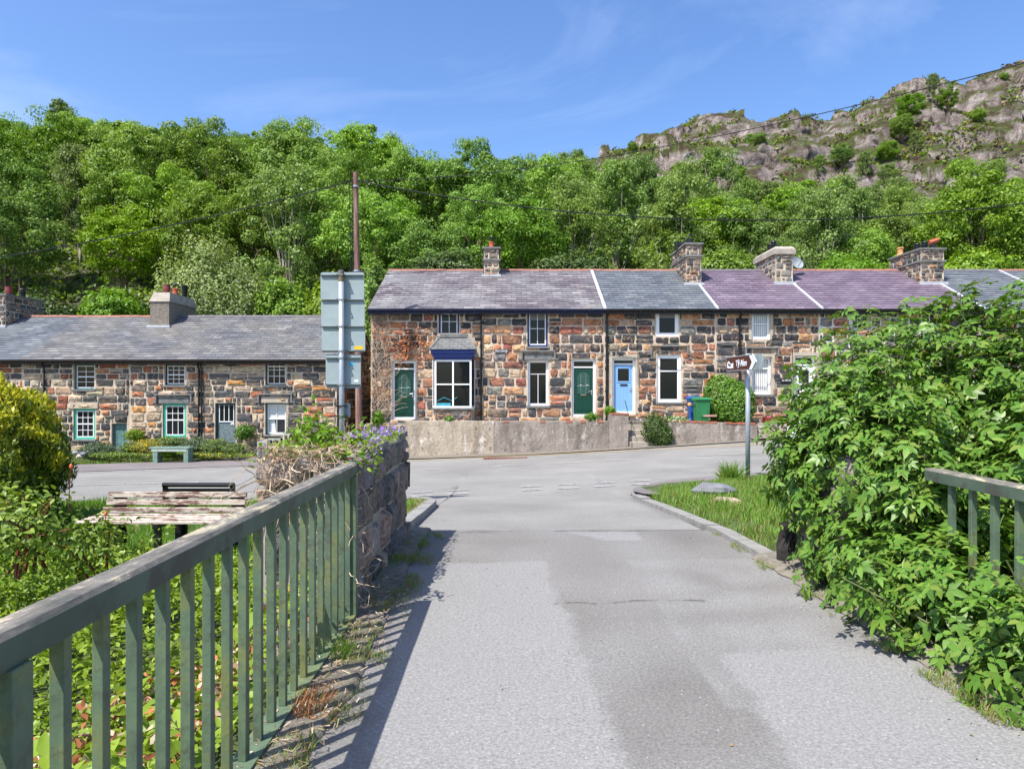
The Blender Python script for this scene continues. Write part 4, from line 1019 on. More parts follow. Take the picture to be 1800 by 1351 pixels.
# H1
h = RH('end cottage with bay window, dark green door and dried creeper by the alley', 652, 847, SLATE_P, REDTILE, 11)
h.door(h.px(689, 731, 634, 737), WHITE, GREEND, 'georgian', label='dark green door with arched leaded light')
h.window(h.px(771, 807, 547, 590), BLUEP, WHITE, 2, (.62,), glass=1, sill=SLAB)
BAY = h.px(766, 830, 633, 716)
h.holes.append((BAY[0] + .1, BAY[1] - .1, BAY[2] + .1, BAY[3]))
h.wall(side=-1); h.roof(gutter=NAVYP, fascia=NAVYP, verge_l=.08, soffit=NAVYP)
h.chimney(-1.22, -.56, 30.55, 31.6, 7.78, 'stone', [('cowl', -.9, 31.0)])
h.downpipe(rx(846), .1)
x0, x1, z0, z1 = BAY; y0 = RY - .45; bz = z1 + .1
def bay():
    mb = MB(); s = .12
    # angled bay plan
    plan = [(x0 - s, RY), (x0, y0), (x1, y0), (x1 + s, RY)]
    def ringz(za, zb_, m, grow=0.0):
        q = [(px_ + (-grow if i < 2 else grow), py_ - grow * (i in (1, 2))) for i, (px_, py_) in enumerate(plan)]
        for i in range(3): mb.poly([(*q[i], za), (*q[i + 1], za), (*q[i + 1], zb_), (*q[i], zb_)], m)
        mb.poly([(*p, zb_) for p in q], m); mb.poly([(*p, za) for p in q][::-1], m)
    ringz(RZB, z0 - .02, 1); mb2 = mb
    stones(mb, lambda u, v, w: (u, y0 - w, v), x0, x1, RZB, z0 - .05, [], [((.3, .26, .2), 3), ((.14, .13, .12), 3), ((.38, .2, .12), 2)], h.rnd, hr=(.07, .13), wr=(.15, .4), gap=.008)
    b = mb.build('bay_window', [STONE, MORTAR], h.root)
    q = MB(); q.box(x0 - .12, x1 + .12, y0 - .09, RY - .01, z0 - .07, z0); q.build('sill', [SLAB], b, bevel=.01)
    f = MB(); w = .07
    f.box(x0, x0 + w, y0, y0 + .08, z0 + .002, z1); f.box(x1 - w, x1, y0, y0 + .08, z0 + .002, z1); f.box(x0 + w, x1 - w, y0, y0 + .08, z0 + .002, z0 + w); f.box(x0 + w, x1 - w, y0, y0 + .08, z1 - w, z1)
    xm = (x0 + x1) / 2; zm = z0 + (z1 - z0) * .49
    f.box(xm - .03, xm + .03, y0 + .005, y0 + .075, z0 + w, z1 - w); f.box(x0 + w, xm - .03, y0 + .006, y0 + .074, zm - .025, zm + .025); f.box(xm + .03, x1 - w, y0 + .006, y0 + .074, zm - .025, zm + .025)
    for sx, xa, xb in ((-1, x0, x0 - s), (1, x1, x1 + s)):
        f.poly([(xa, y0 + .002, z0), (xb, RY - .01, z0), (xb, RY - .01, z0 + w), (xa, y0 + .002, z0 + w)]); f.box(min(xa, xb), max(xa, xb) - .0, RY - .09, RY - .01, z0 + .004, z1 - .002)
    f.build('bay_frame', [WHITE], b)
    g = MB(); g.poly([(x0 + w, y0 + .04, z0 + w), (x1 - w, y0 + .04, z0 + w), (x1 - w, y0 + .04, z1 - w), (x0 + w, y0 + .04, z1 - w)])
    for xa, xb in ((x0 + .003, x0 - s + .003), (x1 - .003, x1 + s - .003)): g.poly([(xa, y0 + .02, z0), (xb, RY - .02, z0), (xb, RY - .02, z1), (xa, y0 + .02, z1)])
    g.build('pane', [GLASS], b)
    c = MB(); c.box(x0 + w + .02, x0 + w + .55, y0 + .028, y0 + .036, z0 + w, z0 + w + .12); c.tube([(x0 + w + .05, y0 + .03, z0 + w + .2), (x0 + w + .3, y0 + .03, z0 + w + .33), (x0 + w + .62, y0 + .03, z0 + w + .2), (x0 + w + .8, y0 + .03, z0 + w + .34)], .012, 5)
    c.build('windowsill_clutter', [ROOMBLUE], b)
    # fascia: stepped
    fz = z1; fa = MB()
    for i, (e, a, d) in enumerate(((.03, 0, .12), (.08, .12, .26), (.13, .26, .38), (.16, .38, .4))):
        fa.poly([(x0 - e, y0 - e, fz + a), (x1 + e, y0 - e, fz + a), (x1 + e, y0 - e, fz + d), (x0 - e, y0 - e, fz + d)])
        for xx in (x0 - e, x1 + e): fa.poly([(xx, y0 - e, fz + a), (xx, RY, fz + a), (xx, RY, fz + d), (xx, y0 - e, fz + d)])
        fa.poly([(x0 - e, y0 - e, fz + a), (x0 - e, RY, fz + a), (x1 + e, RY, fz + a), (x1 + e, y0 - e, fz + a)])
    fa.build('bay_fascia', [BLUEP], b)
    r = MB(); e = .18; zb_ = fz + .4; zt = zb_ + .6; ins = .42
    A = (x0 - e, y0 - e, zb_); B2 = (x1 + e, y0 - e, zb_); C2 = (x1 + e, RY - .01, zb_); D2 = (x0 - e, RY - .01, zb_); E2 = (x0 - e + ins, RY - .01, zt); F2 = (x1 + e - ins, RY - .01, zt)
    uv = []
    r.poly([A, B2, F2, E2]); uv.append([(A[0], 0), (B2[0], 0), (F2[0], .85), (E2[0], .85)])
    r.poly([D2, A, E2]); uv.append([(0, 0), (.6, 0), (.3, .7)]); r.poly([B2, C2, F2]); uv.append([(0, 0), (.6, 0), (.3, .7)]); r.poly([A, D2, C2, B2]); uv.append([(0, 0)] * 4)
    ro = r.build('bay_roof', [SLATE_S], b); u = ro.data.uv_layers.new(name='UVMap'); u.data.foreach_set('uv', [c_ for f_ in uv for p in f_ for c_ in p])
    hp = MB(); hp.tube([A, E2], .045, 6); hp.tube([B2, F2], .045, 6); hp.box(E2[0] - .05, F2[0] + .05, RY - .16, RY - .02, zt - .1, zt + .03); 
    hp.build('hip_lead', [SLAB], b)
    ap = MB(); ap.poly([(D2[0] - .1, RY - .052, zb_ - .1), (C2[0] + .3, RY - .052, zb_ - .3), (F2[0] + .18, RY - .052, zt + .06), (E2[0] - .14, RY - .052, zt + .06)]); ap.build('cement_patch', [SANDST], b)
bay()
# H2
h = RH('second cottage with blue upstairs window and green door beside the middle downpipe', 847, 1062, SLATE_P, REDTILE, 12)
h.window(h.px(927, 963, 545, 609), BLUEP, WHITE, 2, (.5,), sill=SLAB, topblind=True)
h.window(h.px(928, 964, 633, 713), WHITE, WHITE, 2, (.72,), fw=.045, hood=True, lintel=SLAB, botbars='top1')
h.door(h.px(1005, 1047, 631, 732), WHITE, GREEND, 'georgian', transom=.2)
h.wall(); h.roof(gutter=NAVYP, fascia=NAVYP, soffit=NAVYP); h.flashing(rx(1062), .12, LEAD)
q = MB(); pr = h.px(869, 893, 614, 619); q.box(pr[0], pr[1], RY - .08, RY - .05, pr[2], pr[3]); pl = q.build('name_plaque', [simple('slate_plaque', (.06, .065, .075), .5, .1, 5, 0)], h.root)
def text(body, size, M, mat, parent, name='lettering', sx=1.0, bold=0, ext=.002):
    c = bpy.data.curves.new(name, 'FONT'); c.body = body; c.size = size; c.align_x = 'CENTER'; c.align_y = 'CENTER'; c.extrude = ext; c.offset = bold
    t = bpy.data.objects.new('t', c); COL.objects.link(t); bpy.context.view_layer.update()
    me = bpy.data.meshes.new_from_object(t.evaluated_get(bpy.context.evaluated_depsgraph_get())); bpy.data.objects.remove(t); bpy.data.curves.remove(c)
    me.materials.clear(); me.materials.append(mat); me.name = name
    o = bpy.data.objects.new(name, me); COL.objects.link(o); o.parent = parent
    off = WL[parent.name]; M = M @ Matrix.Diagonal((sx, 1, 1, 1)); M.translation = M.translation - off; o.matrix_local = M; WL[o.name] = off.copy(); return o
FRONT = Matrix(((1, 0, 0, 0), (0, 0, -1, 0), (0, 1, 0, 0), (0, 0, 0, 1)))
text('Glyn awengl', .115, Matrix.Translation(((pr[0] + pr[1]) / 2, RY - .084, (pr[2] + pr[3]) / 2)) @ FRONT, WHITE, pl, sx=.86)
# H3
h = RH('cottage with pale blue front door, blue-grey roof and steps', 1062, 1258, SLATE_B, REDTILE, 13)
h.door(h.px(1076, 1117, 629, 727), WHITE, LBLUE, 'cottage', transom=.12, surround=SANDST, label='pale blue boarded door with square light')
h.window(h.px(1153, 1193, 545, 591), WHITE, WHITE, 1, (), fw=.07, sw=.07, sill=None, topblind=True, rec=.03)
h.window(h.px(1155, 1197, 624, 707), WHITE, WHITE, 1, (), meet=.69, fw=.07, sw=.06, sill=SLAB, hood=True, rec=.05)
h.wall(); h.roof(); h.flashing(rx(1258), .1, LEAD); h.downpipe(rx(1066), .2, .045)
h.chimney(7.55, 8.2, 29.5, 32.1, 7.75, 'stone', [('flue', 7.9, 30.2)])
# H4
h = RH('cottage behind the round privet hedge, violet roof and vertical blinds', 1258, 1440, SLATE_V, GREYTILE, 14)
h.window(h.px(1321, 1353, 544, 596), WHITE, WHITE, 1, (), meet=.52, fw=.05, sw=.045, blind=1, rec=.04, surround=SANDST, sill=None)
h.window(h.px(1321, 1356, 627, 693), WHITE, WHITE, 1, (), meet=.72, fw=.05, sw=.045, blind=1, surround=SANDST, hood=True)
h.door(h.px(1396, 1434, 625, 735), WHITE, WHITE, 'cottage', transom=.25, surround=SANDST)
h.wall(); h.roof(); h.flashing(rx(1440), .1, LEAD); h.downpipe(rx(1299), .2, .045)
h.chimney(11.45, 12.2, 29.6, 32.0, 7.62, 'capped', [('black', 11.75, 30.6), ('black', 11.85, 31.2)])
q = MB(); pr = h.px(1371, 1391, 666, 671); q.box(pr[0], pr[1], RY - .08, RY - .05, pr[2] - .02, pr[3] + .02); pl = q.build('name_plaque', [simple('black_plaque', (.012, .012, .014), .4, .1, 5, 0)], h.root)
text('AL MEILYN', .1, Matrix.Translation(((pr[0] + pr[1]) / 2, RY - .084, (pr[2] + pr[3]) / 2)) @ FRONT, WHITE, pl, sx=.75)
# H5, H6, H7
h = RH('cottage with small cream paned window under violet roof, mostly behind the elder', 1440, 1722, SLATE_V, REDTILE, 15, mortar=MORTAR_W)
h.window(h.px(1498, 1531, 539, 579), OFFW, OFFW, 3, (.34, .68), fw=.06, sw=.03, sill=None)
h.window(h.px(1500, 1540, 625, 700), OFFW, OFFW, 3, (.25, .5, .75)); h.window(h.px(1620, 1655, 545, 590), WHITE, WHITE, 2, (.5,))
h.door(h.px(1600, 1640, 628, 735), WHITE, GREEND, 'cottage')
h.wall(); h.roof(); h.flashing(rx(1722), .1, LEAD)
h.chimney(17.75, 18.75, 29.6, 32.0, 7.55, 'stone', [('buff', 18.0, 31.6), ('black', 18.3, 30.8), ('black', 18.4, 30.4), ('hood', 18.5, 29.95)])
h = RH('cottage with blue-grey roof next to the last, right of the four-pot chimney', 1722, 1890, SLATE_B, GREYTILE, 16)
h.window(h.px(1790, 1830, 545, 600), WHITE, WHITE, 2, (.5,)); h.wall(); h.roof(); h.flashing(rx(1890), .1, LEAD)
h = RH('farthest cottage at the right end of the terrace roof line', 1890, 2100, SLATE_B, REDTILE, 17)
h.window(h.px(1950, 1990, 545, 600), WHITE, WHITE, 2, (.5,)); h.wall(); h.roof(verge_r=.1)

# left terrace
LY, LZB, LZE, LYR, LZR, LYB = 28.0, -1.45, 2.63, 32.0, 4.83, 36.2
def lx(px): return (px - CX) / F * LY
GL = 'low stone cottages of the left-hand terrace'
def LH(label, a, b, roofm, ridge, seed, **k):
    return House('low_cottage', label, 'cottage', lx(a), lx(b), LY, LZB, LZE, LYR, LZR, LYB, roofm, ridge, PAL_L, seed, GL, overhang=.25, **k)
BK = dict(soffit=simple('brown_soffit', (.04, .025, .02), .6, .2, 5, 0))
h = LH('low end cottage beside the telegraph pole with grey glazed door and three-paned sashes', 228, 592, SLATE_G, GREYTILE, 21)
SS = dict(bar=.02, sw=.035, fw=.055)
h.window(h.px(289, 325, 640, 677), DKTEAL, WHITE, 3, (.25, .78), meet=.5, **SS)
h.window(h.px(466, 503, 635, 677), DKTEAL, WHITE, 3, (.36, .68), meet=.86, **SS)
h.window(h.px(286, 327, 709, 769), MINT, WHITE, 3, (.76,), meet=.52, hood=True, lintel=SLAB, **{**SS, 'fw': .1, 'rec': .06})
h.window(h.px(466, 503, 708, 764), TEAL, WHITE, 2, (), meet=.5, hood=True, lintel=SANDST, halfcurtain=True, **SS)
d = h.door(h.px(378, 414, 708, 782), DKTEAL, GREYW, 'panelled', transom=0, fw=.05, label='grey weathered half-glazed door')
r_ = h.px(384, 409, 712, 740); q = MB(); yy = LY + .10; q.poly([(r_[0], yy + .012, r_[2]), (r_[1], yy + .012, r_[2]), (r_[1], yy + .012, r_[3]), (r_[0], yy + .012, r_[3])], 0)
for t in (0, .33, .66, 1): x = r_[0] + (r_[1] - r_[0]) * t; q.box(x - .012, x + .012, yy, yy + .011, r_[2], r_[3], 1)
q.box(r_[0] - .02, r_[1] + .02, yy - .001, yy + .009, r_[2] - .04, r_[2] - .001, 1); q.build('door_light', [GLASS, WHITE], d)
h.wall(side=1); h.roof(verge_r=.05, **BK); h.downpipe(lx(351), -1.1); h.downpipe(lx(356), -1.1, .03)
h.chimney(-16.35, -15.5, 30.9, 33.5, 5.82, 'plain', [('maroon', -15.85, 31.4), ('cowl', -15.75, 32.0), ('louvre', -15.75, 32.9)])
h = LH('low cottage with mint green windows and little boarded hatch behind the golden conifer', 40, 228, SLATE_G, REDTILE, 22)
h.window(h.px(129, 166, 640, 684), TEAL, WHITE, 2, (.25, .75), meet=.5, **SS)
h.window(h.px(129, 167, 718, 772), MINT, WHITE, 3, (.25, .76), meet=.5, hood=False, lintel=SANDST, **{**SS, 'fw': .09, 'rec': .06})
h.door(h.px(196, 223, 744, 796), SLAB, SHEDG, 'boards', transom=0, fw=.03, label='small peeling teal boarded hatch door')
h.wall(); h.roof(**BK); h.downpipe(lx(80), -1.1)
h = LH('leftmost low cottage hidden behind the golden conifer, purplish roof edge', -330, 40, SLATE_B, REDTILE, 23)
h.window(h.px(-60, -25, 640, 684), TEAL, WHITE, 2, (.5,), **SS); h.wall(); h.roof(**BK)
h.chimney(-23.6, -22.9, 30.9, 33.4, 5.75, 'stone', [('maroon', -23.2, 31.5), ('black', -23.2, 32.4)])
# ------------------------------------------------------------------ retaining walls, terrace, steps
def wallbox(name, label, x0, x1, y0, y1, ztf, mat, cap=None, loc=None, step=.25, rough=.02):
    """rendered wall whose foot follows the ground"""
    m = MB(); n = max(2, int((x1 - x0) / step)); H = 8; rows = []
    for i in range(n + 1):
        x = x0 + (x1 - x0) * i / n; zt = ztf(x) + .012 * mn.noise(Vector((x * 3, 1, 1))); zb = base_z(x, y0) - .25; c = []
        for j in range(H + 1):
            z = zb + (zt - zb) * j / H; c.append((x, y0 - rough * mn.noise(Vector((x * 2, z * 3, 5))) - .03 * (1 - j / H), z))
        c += [(x, y1, zt), (x, y1, zb)]; rows.append(c)
    k = len(m.v)
    for c in rows: m.v += c
    L = H + 3
    for i in range(n):
        for j in range(L - 1): a = k + i * L + j; m.face((a, a + L, a + L + 1, a + 1), 0)
    m.face([k + j for j in range(L)][::-1], 0); m.face([k + n * L + j for j in range(L)], 0)
    o = m.build(name, [mat], loc=(((x0 + x1) / 2, y0, base_z((x0 + x1) / 2, y0))), smooth=False); props(o, label, 'wall')
    if cap:
        c = MB(); x = x0 + .05; r = random.Random(int(x0 * 10) + 3)
        while x < x1 - .1:
            w = r.uniform(.1, .24); z = ztf(x) + .005
            if r.random() < cap: c.box(x, min(x1, x + w), y0 - .01 - r.uniform(0, .02), y0 + r.uniform(.08, .18), z - .035, z + r.uniform(.012, .05))
            x += w + .01
        if c.v: c.build('brick_coping', [BRICK], o)
    return o
WY = 25.45
wx = lambda px: (px - CX) / F * WY
wz = lambda py: EYE - (py - HY) / F * WY
wallbox('retaining_wall', 'long stained render retaining wall below the bay window cottage, whitish drips at its left half', wx(712), wx(868), WY, WY + .35, lambda x: wz(740), RENDER, None)
wallbox('retaining_wall', 'grey lichened stretch of retaining wall with thin brick edge below the second green door', wx(868) + .01, wx(1070), WY + .01, WY + .35, lambda x: wz(741), RENDER2, .5)
wallbox('wall_pier', 'taller brick-topped rendered pier left of the stone steps', wx(1070) + .01, wx(1104), WY - .03, WY + .4, lambda x: wz(727), RENDER2, .95)
wallbox('retaining_wall', 'brown spotted retaining wall under the green wheelie bin and privet hedge', wx(1150), wx(1331), WY, WY + .35, lambda x: wz(739 + (x - wx(1150)) * 1.6), RENDER2, .8)
m = MB(); a = WY + .3
for x0, x1, zt in ((-5.55, wx(712) - .02, .12), (wx(712), wx(1104), .2), (wx(1104), wx(1150), .2), (wx(1150), wx(1335), .18), (wx(1335), 40, .12)):
    ya = WY + .36 if x0 < wx(1104) - .1 or x0 > wx(1150) - .1 else 26.3
    if x0 > wx(1330): ya = WY + .55
    m.box(x0, x1, ya, 27.2, -1.6, zt)
m.build('terrace_path', [DIRT])['kind'] = 'structure'
# low rough wall by the alley and by the right-hand path
def rough_wall(name, label, x0, x1, y0, z0, z1, pal, th=.35, seed=3, hr=(.12, .22), mort=MORTAR, top=True):
    m = MB(); m.box(x0, x1, y0, y0 + th, z0, z1, 1); r = random.Random(seed)
    stones(m, front_T(y0), x0, x1, z0, z1, [], pal, r, hr=hr, wr=(.2, .55), gap=.012)
    for xx, sg in ((x0, -1), (x1, 1)): stones(m, side_T(xx, sg), y0, y0 + th, z0, z1, [], pal, r, hr=hr, wr=(.15, .4), gap=.012)
    if top: stones(m, lambda u, v, w: (u, v, z1 + w), x0, x1, y0, y0 + th, [], pal, r, hr=(.14, .3), wr=(.25, .5), gap=.01)
    return props(m.build(name, [STONE, mort], loc=((x0 + x1) / 2, y0, z0)), label, 'wall')
rough_wall('stone_wall', 'low rough stone wall topped with weeds at the mouth of the alley', -5.5, wx(712) - .03, WY + .05, -1.3, .1, PAL_G, .5, 5)
rough_wall('stone_wall', 'low stone edging wall under the red flower trough', wx(1335), 14.5, WY + .1, -.7, .1, [((.3, .27, .22), 3), ((.2, .18, .16), 2), ((.38, .34, .28), 2)], .4, 8)
rough_wall('stone_wall', 'low stone edging wall at the far right behind the elder bush', 14.6, 30, WY + .1, -.7, .15, PAL_G, .4, 9)
# steps
t = empty('stone_steps', (wx(1127), WY, -.9), 'worn concrete steps with a red lowest tread climbing to the pale blue door', 'steps')
sx0, sx1 = wx(1106), wx(1150)
for i in range(5):
    s_ = MB(); zt = -.72 + i * .2; s_.box(sx0 + .01, sx1 - .01, 24.95 + i * .32, 24.95 + (i + 1) * .32 + .02, zt - .6, zt); s_.build('step', [BRICK if i == 0 else CONC], t, bevel=.012)
hr_ = MB(); hr_.tube([(sx0 + .03, 25.2, -.75), (sx0 + .03, 25.2, .15), (sx0 + .03, 26.6, 1.0)], .014, 6); hr_.build('iron_post', [BLACKP], t)
# ------------------------------------------------------------------ bridge railings
def railing(label, xc, y0, y1, sp, off, tilt=0, zt=1.02, zb=.07, posts=()):
    root = empty('railing', (xc, y1, 0), label, 'railing')
    t = MB(); n = 40
    # top rail: box with slightly rounded top
    prof = [(-.042, zt - .075), (.042, zt - .075), (.045, zt - .012), (.034, zt), (-.034, zt), (-.045, zt - .012)]
    k = 0
    def X(y): return xc + tilt * (y - y1)
    for i in range(n + 1):
        y = y0 + (y1 - y0) * i / n; t.v += [(X(y) + a, y, b + .0015 * mn.noise(Vector((y * 5, a * 30, 0)))) for a, b in prof]
    for i in range(n):
        for j in range(6):
            a = i * 6 + j; b = i * 6 + (j + 1) % 6; t.face((a, b, b + 6, a + 6), 1 if j in (2, 3, 4) else 0)
    t.face(list(range(6))[::-1]); t.face([n * 6 + j for j in range(6)]); t.build('top_rail', [RAILSIDE, RAILTOP], root)
    b = MB(); b.box(-.05, .05, y0, y1, zb - .012, zb, 0, M=None)
    b.v = [(X(v[1]) + v[0], v[1], v[2]) for v in b.v]; b.build('bottom_rail', [RAIL], root)
    y = y1 - off
    while y > y0:
        p = MB(); w = .0158; p.box(X(y) - w, X(y) + w, y - w, y + w, zb + .0005, zt - .0755); p.v = [(a + (random.uniform(-.002, .002)), b + random.uniform(-.0015, .0015), c) for a, b, c in p.v]; p.build('baluster', [RAIL], root, bevel=.002); y -= sp
    for py in posts:
        p = MB(); w = .045; p.box(X(py) - w - .01, X(py) + w + .006, py - .03, py + .03, -.06, zt - .076); p.build('post', [RAIL], root, bevel=.003)
    return root
railing('green painted bridge railing in the left foreground with worn brown handrail', -1.03, -.9, 4.36, .152, .062, 0, posts=(4.33, 1.37))
railing('green painted bridge railing on the right half swallowed by the elder bush', 2.62, -.9, 4.26, .18, .2, 0, zt=1.0, posts=())
# concrete plinth edge under railings
m = MB(); m.box(-1.1, -.96, -.9, 4.42, -.6, .012); m.build('bridge_edge', [CONC])['kind'] = 'structure'
m = MB(); m.box(2.5, 2.8, -.9, 4.72, -.6, .012); m.build('bridge_edge', [CONC])['kind'] = 'structure'
# ------------------------------------------------------------------ end walls of the bridge
def end_wall(label, x0, x1, y0, y1, zt0, zt1, seed, face):
    zt = lambda y: zt0 + (zt1 - zt0) * (y - y0) / (y1 - y0)
    m = MB(); r = random.Random(seed); zb = -.6; k = len(m.v)
    m.v += [(x0, y0, zb), (x1, y0, zb), (x1, y1, zb), (x0, y1, zb), (x0, y0, zt(y0)), (x1, y0, zt(y0)), (x1, y1, zt(y1)), (x0, y1, zt(y1))]
    for f in ((0, 1, 5, 4), (1, 2, 6, 5), (2, 3, 7, 6), (3, 0, 4, 7), (4, 5, 6, 7)): m.face([k + i for i in f], 1)
    kw = dict(pal=PAL_W, rnd=r, hr=(.2, .34), wr=(.14, .42), gap=.009, raise_=(.02, .06), rounding=.1)
    for xx, sg in ((x1, 1), (x0, -1)):
        stones(m, side_T(xx, sg), y0, y1, zb, zt1 if zt1 < zt0 else zt0, [], **kw)
    stones(m, front_T(y0), x0, x1, zb, zt0 - .02, [], **kw); stones(m, lambda u, v, w: (u, y1 + w, v), x0, x1, zb, zt1 - .02, [], **kw)
    q = zt1 - zt0; L = y1 - y0
    stones(m, lambda u, v, w: (u, v, zt(v) + w), x0 - .02, x1 + .03, y0, y1, [], [((.3, .28, .25), 3), ((.22, .2, .18), 2), ((.36, .32, .26), 1)], r, hr=(.3, .6), wr=(.35, .6), gap=.01, raise_=(.03, .05), rounding=.1)
    o = m.build('stone_wall', [STONE_D, CONC], loc=((x0 + x1) / 2, y0, -.1)); return props(o, label, 'wall')
end_wall('thick dry stone wall end at the left of the bridge draped with dry stems and purple flowers', -1.62, -1.06, 4.46, 6.85, 1.0, 1.02, 4, 1)
end_wall('dark stone wall stub at the right of the bridge, mostly under the elder bush', 2.42, 3.0, 4.85, 5.95, .95, .95, 6, -1)
def boulder(label, loc, s, mat, seed, cat='stone', name='stone'):
    m = MB(); r = random.Random(seed); k = 0; n, h = 10, 6
    for j in range(h + 1):
        ph = math.pi * j / h
        for i in range(n):
            th = 2 * math.pi * i / n; d = Vector((math.sin(ph) * math.cos(th), math.sin(ph) * math.sin(th), math.cos(ph)))
            q = 1 + .28 * mn.noise(d * 1.6 + Vector((seed, 0, 0))) + .1 * mn.noise(d * 5)
            m.v.append((loc[0] + d.x * s[0] * q, loc[1] + d.y * s[1] * q, loc[2] + d.z * s[2] * q))
    for j in range(h):
        for i in range(n): m.face((j * n + i, j * n + (i + 1) % n, (j + 1) * n + (i + 1) % n, (j + 1) * n + i))
    return props(m.build(name, [mat], loc=loc), label, cat)
def ong(px, py, D=None):
    g = G(px, py) if D is None else P(px, py, D); return Vector((g.x, g.y, ground_z(g.x, g.y)))
GREYROCK = simple('grey_boulder', (.15, .155, .165), .85, .25, 4, .9); TANROCK = simple('pinkish_boulder', (.36, .27, .2), .9, .2, 4, .7)
g = P(1255, 866, 9.9); boulder('blue-grey boulder lying in the grass verge near the brown sign', (g.x, g.y, ground_z(g.x, g.y) + .08), (.3, .2, .12), GREYROCK, 2)
g = P(1277, 893, 8.8); boulder('flat pinkish stone half sunk in the grass verge', (g.x, g.y, ground_z(g.x, g.y) + .02), (.22, .12, .06), TANROCK, 5)
g = P(463, 796, 25.6); boulder('dark square block beside the wooden crate stand', (g.x, g.y, EYE - (796 - HY) / F * 25.6 + .05), (.22, .2, .36), GREYROCK, 9)
# wooden stump post on the right kerb
g = Vector((2.32, 5.75, 0))
st = MB(); st.tube([(g.x, g.y, -.1), (g.x - .01, g.y, .15), (g.x + .01, g.y, .36)], .085, 9, r1=.07); props(st.build('bollard', [simple('charred_wood', (.025, .022, .02), .9, .4, 9, .9)], loc=tuple(g)), 'short dark weathered timber post at the foot of the elder bush', 'post')
# ------------------------------------------------------------------ telegraph pole and cables
PB = P(632, 760, 25.0); PT = P(625, 303, 25.0)
base = Vector((PB.x, 25.0, base_z(PB.x, 25.0)))
root = empty('telegraph_pole', base, 'tall reddish wooden telegraph pole at the alley between the two terraces', 'telegraph pole')
m = MB(); m.tube([base - Vector((0, 0, .3)), base.lerp(PT, .35), base.lerp(PT, .7), PT], .135, 14, r1=.092)
def m_pole():
    t = NT('creosoted_pole'); v = t.coord(); mp = t.add('ShaderNodeMapping'); mp.inputs['Scale'].default_value = (6, 6, .5); t.l(v, mp.inputs['Vector'])
    f = t.noise(mp.outputs[0], 3, 6, .7); col = t.ramp(f, [(.3, (.07, .045, .035)), (.5, (.2, .1, .075)), (.66, (.33, .24, .19))])
    t.base(col); t.rough(.85); t.bump(f, .6, .01); return t.m
m.build('shaft', [m_pole()], root)
def dirp(t): return base.lerp(PT, t)
m = MB(); q = dirp(.985); m.tube([q + Vector((-.1, -.1, -.1)), q + Vector((-.1, -.1, -2.0)), dirp(.68) + Vector((-.13, -.1, 0)), dirp(.4) + Vector((-.12, -.1, 0))], .018, 5)
m.tube([q + Vector((-.2, -.12, -.25)), q + Vector((-.16, -.12, -2.5)), dirp(.66) + Vector((-.2, -.1, 0))], .014, 5); m.build('riser_cable', [DARKM], root)
for i, (t_, sx) in enumerate(((.965, -1), (.965, 1), (.655, 1), (.655, -1))):
    m = MB(); c = dirp(t_); m.tube([c, c + Vector((sx * .22, -.08, .02))], .014, 6); m.lathe(c.x + sx * .24, c.y - .08, [(.02, c.z - .06), (.045, c.z - .04), (.03, c.z), (.045, c.z + .04), (.02, c.z + .06)], 8); m.build('insulator', [DARKM], root)
m = MB(); c = dirp(.95); m.lathe(c.x, c.y, [(.125, c.z - .03), (.125, c.z + .03)], 12); c = dirp(.655); m.lathe(c.x, c.y, [(.14, c.z - .03), (.14, c.z + .03)], 12); m.build('band', [GALV], root)
def cable(label, A, B, sag, r, n=40, via=None):
    m = MB(); A, B = Vector(A), Vector(B); pts = []
    for i in range(n + 1):
        t = i / n; p = A.lerp(B, t); p.z -= 4 * sag * t * (1 - t); pts.append(p)
    m.tube(pts, r, 5); return props(m.build('overhead_cable', [DARKM], loc=tuple(A)), label, 'cable')
ptop = dirp(.965)
cable('thick black cable rising from the left edge to the pole top', ptop + Vector((-.2, -.1, 0)), P(-420, 500, 26), .55, .022)
cable('long sagging black cable from the pole top to the right edge above the terrace', ptop + Vector((.2, -.1, 0)), P(2050, 318, 24), 1.4, .022)
cable('thin black cable climbing from the pole top across the sky to the upper right', ptop + Vector((.25, -.1, .02)), P(2300, -30, 11), .75, .011)
cable('thin service wire from the pole to the single-pot chimney', dirp(.655) + Vector((.2, -.1, 0)), (-.95, 30.5, 7.55), .12, .009)
cable('thin lower service wire running from the pole to the chimney stack', dirp(.645) + Vector((.2, -.1, 0)), (-.8, 30.5, 7.2), .2, .008)
cable('short service wire from the pole down to the end cottage eaves', dirp(.655) + Vector((.2, -.1, 0)), (-4.0, 29, 5.5), .1, .008)
cable('faint wire crossing the trees above the violet roofs', P(1280, 362, 40), P(1560, 300, 30), .3, .012)
cable('thin black wire hanging along the face of the pale blue door cottage', (rx(1118), 26.9, 4.4), (rx(1121), 26.9, 1.6), 0, .009)
cable('thin black wire hanging down beside the white glazed door', (rx(1388), 26.9, 4.4), (rx(1393), 26.9, 1.5), 0, .009)
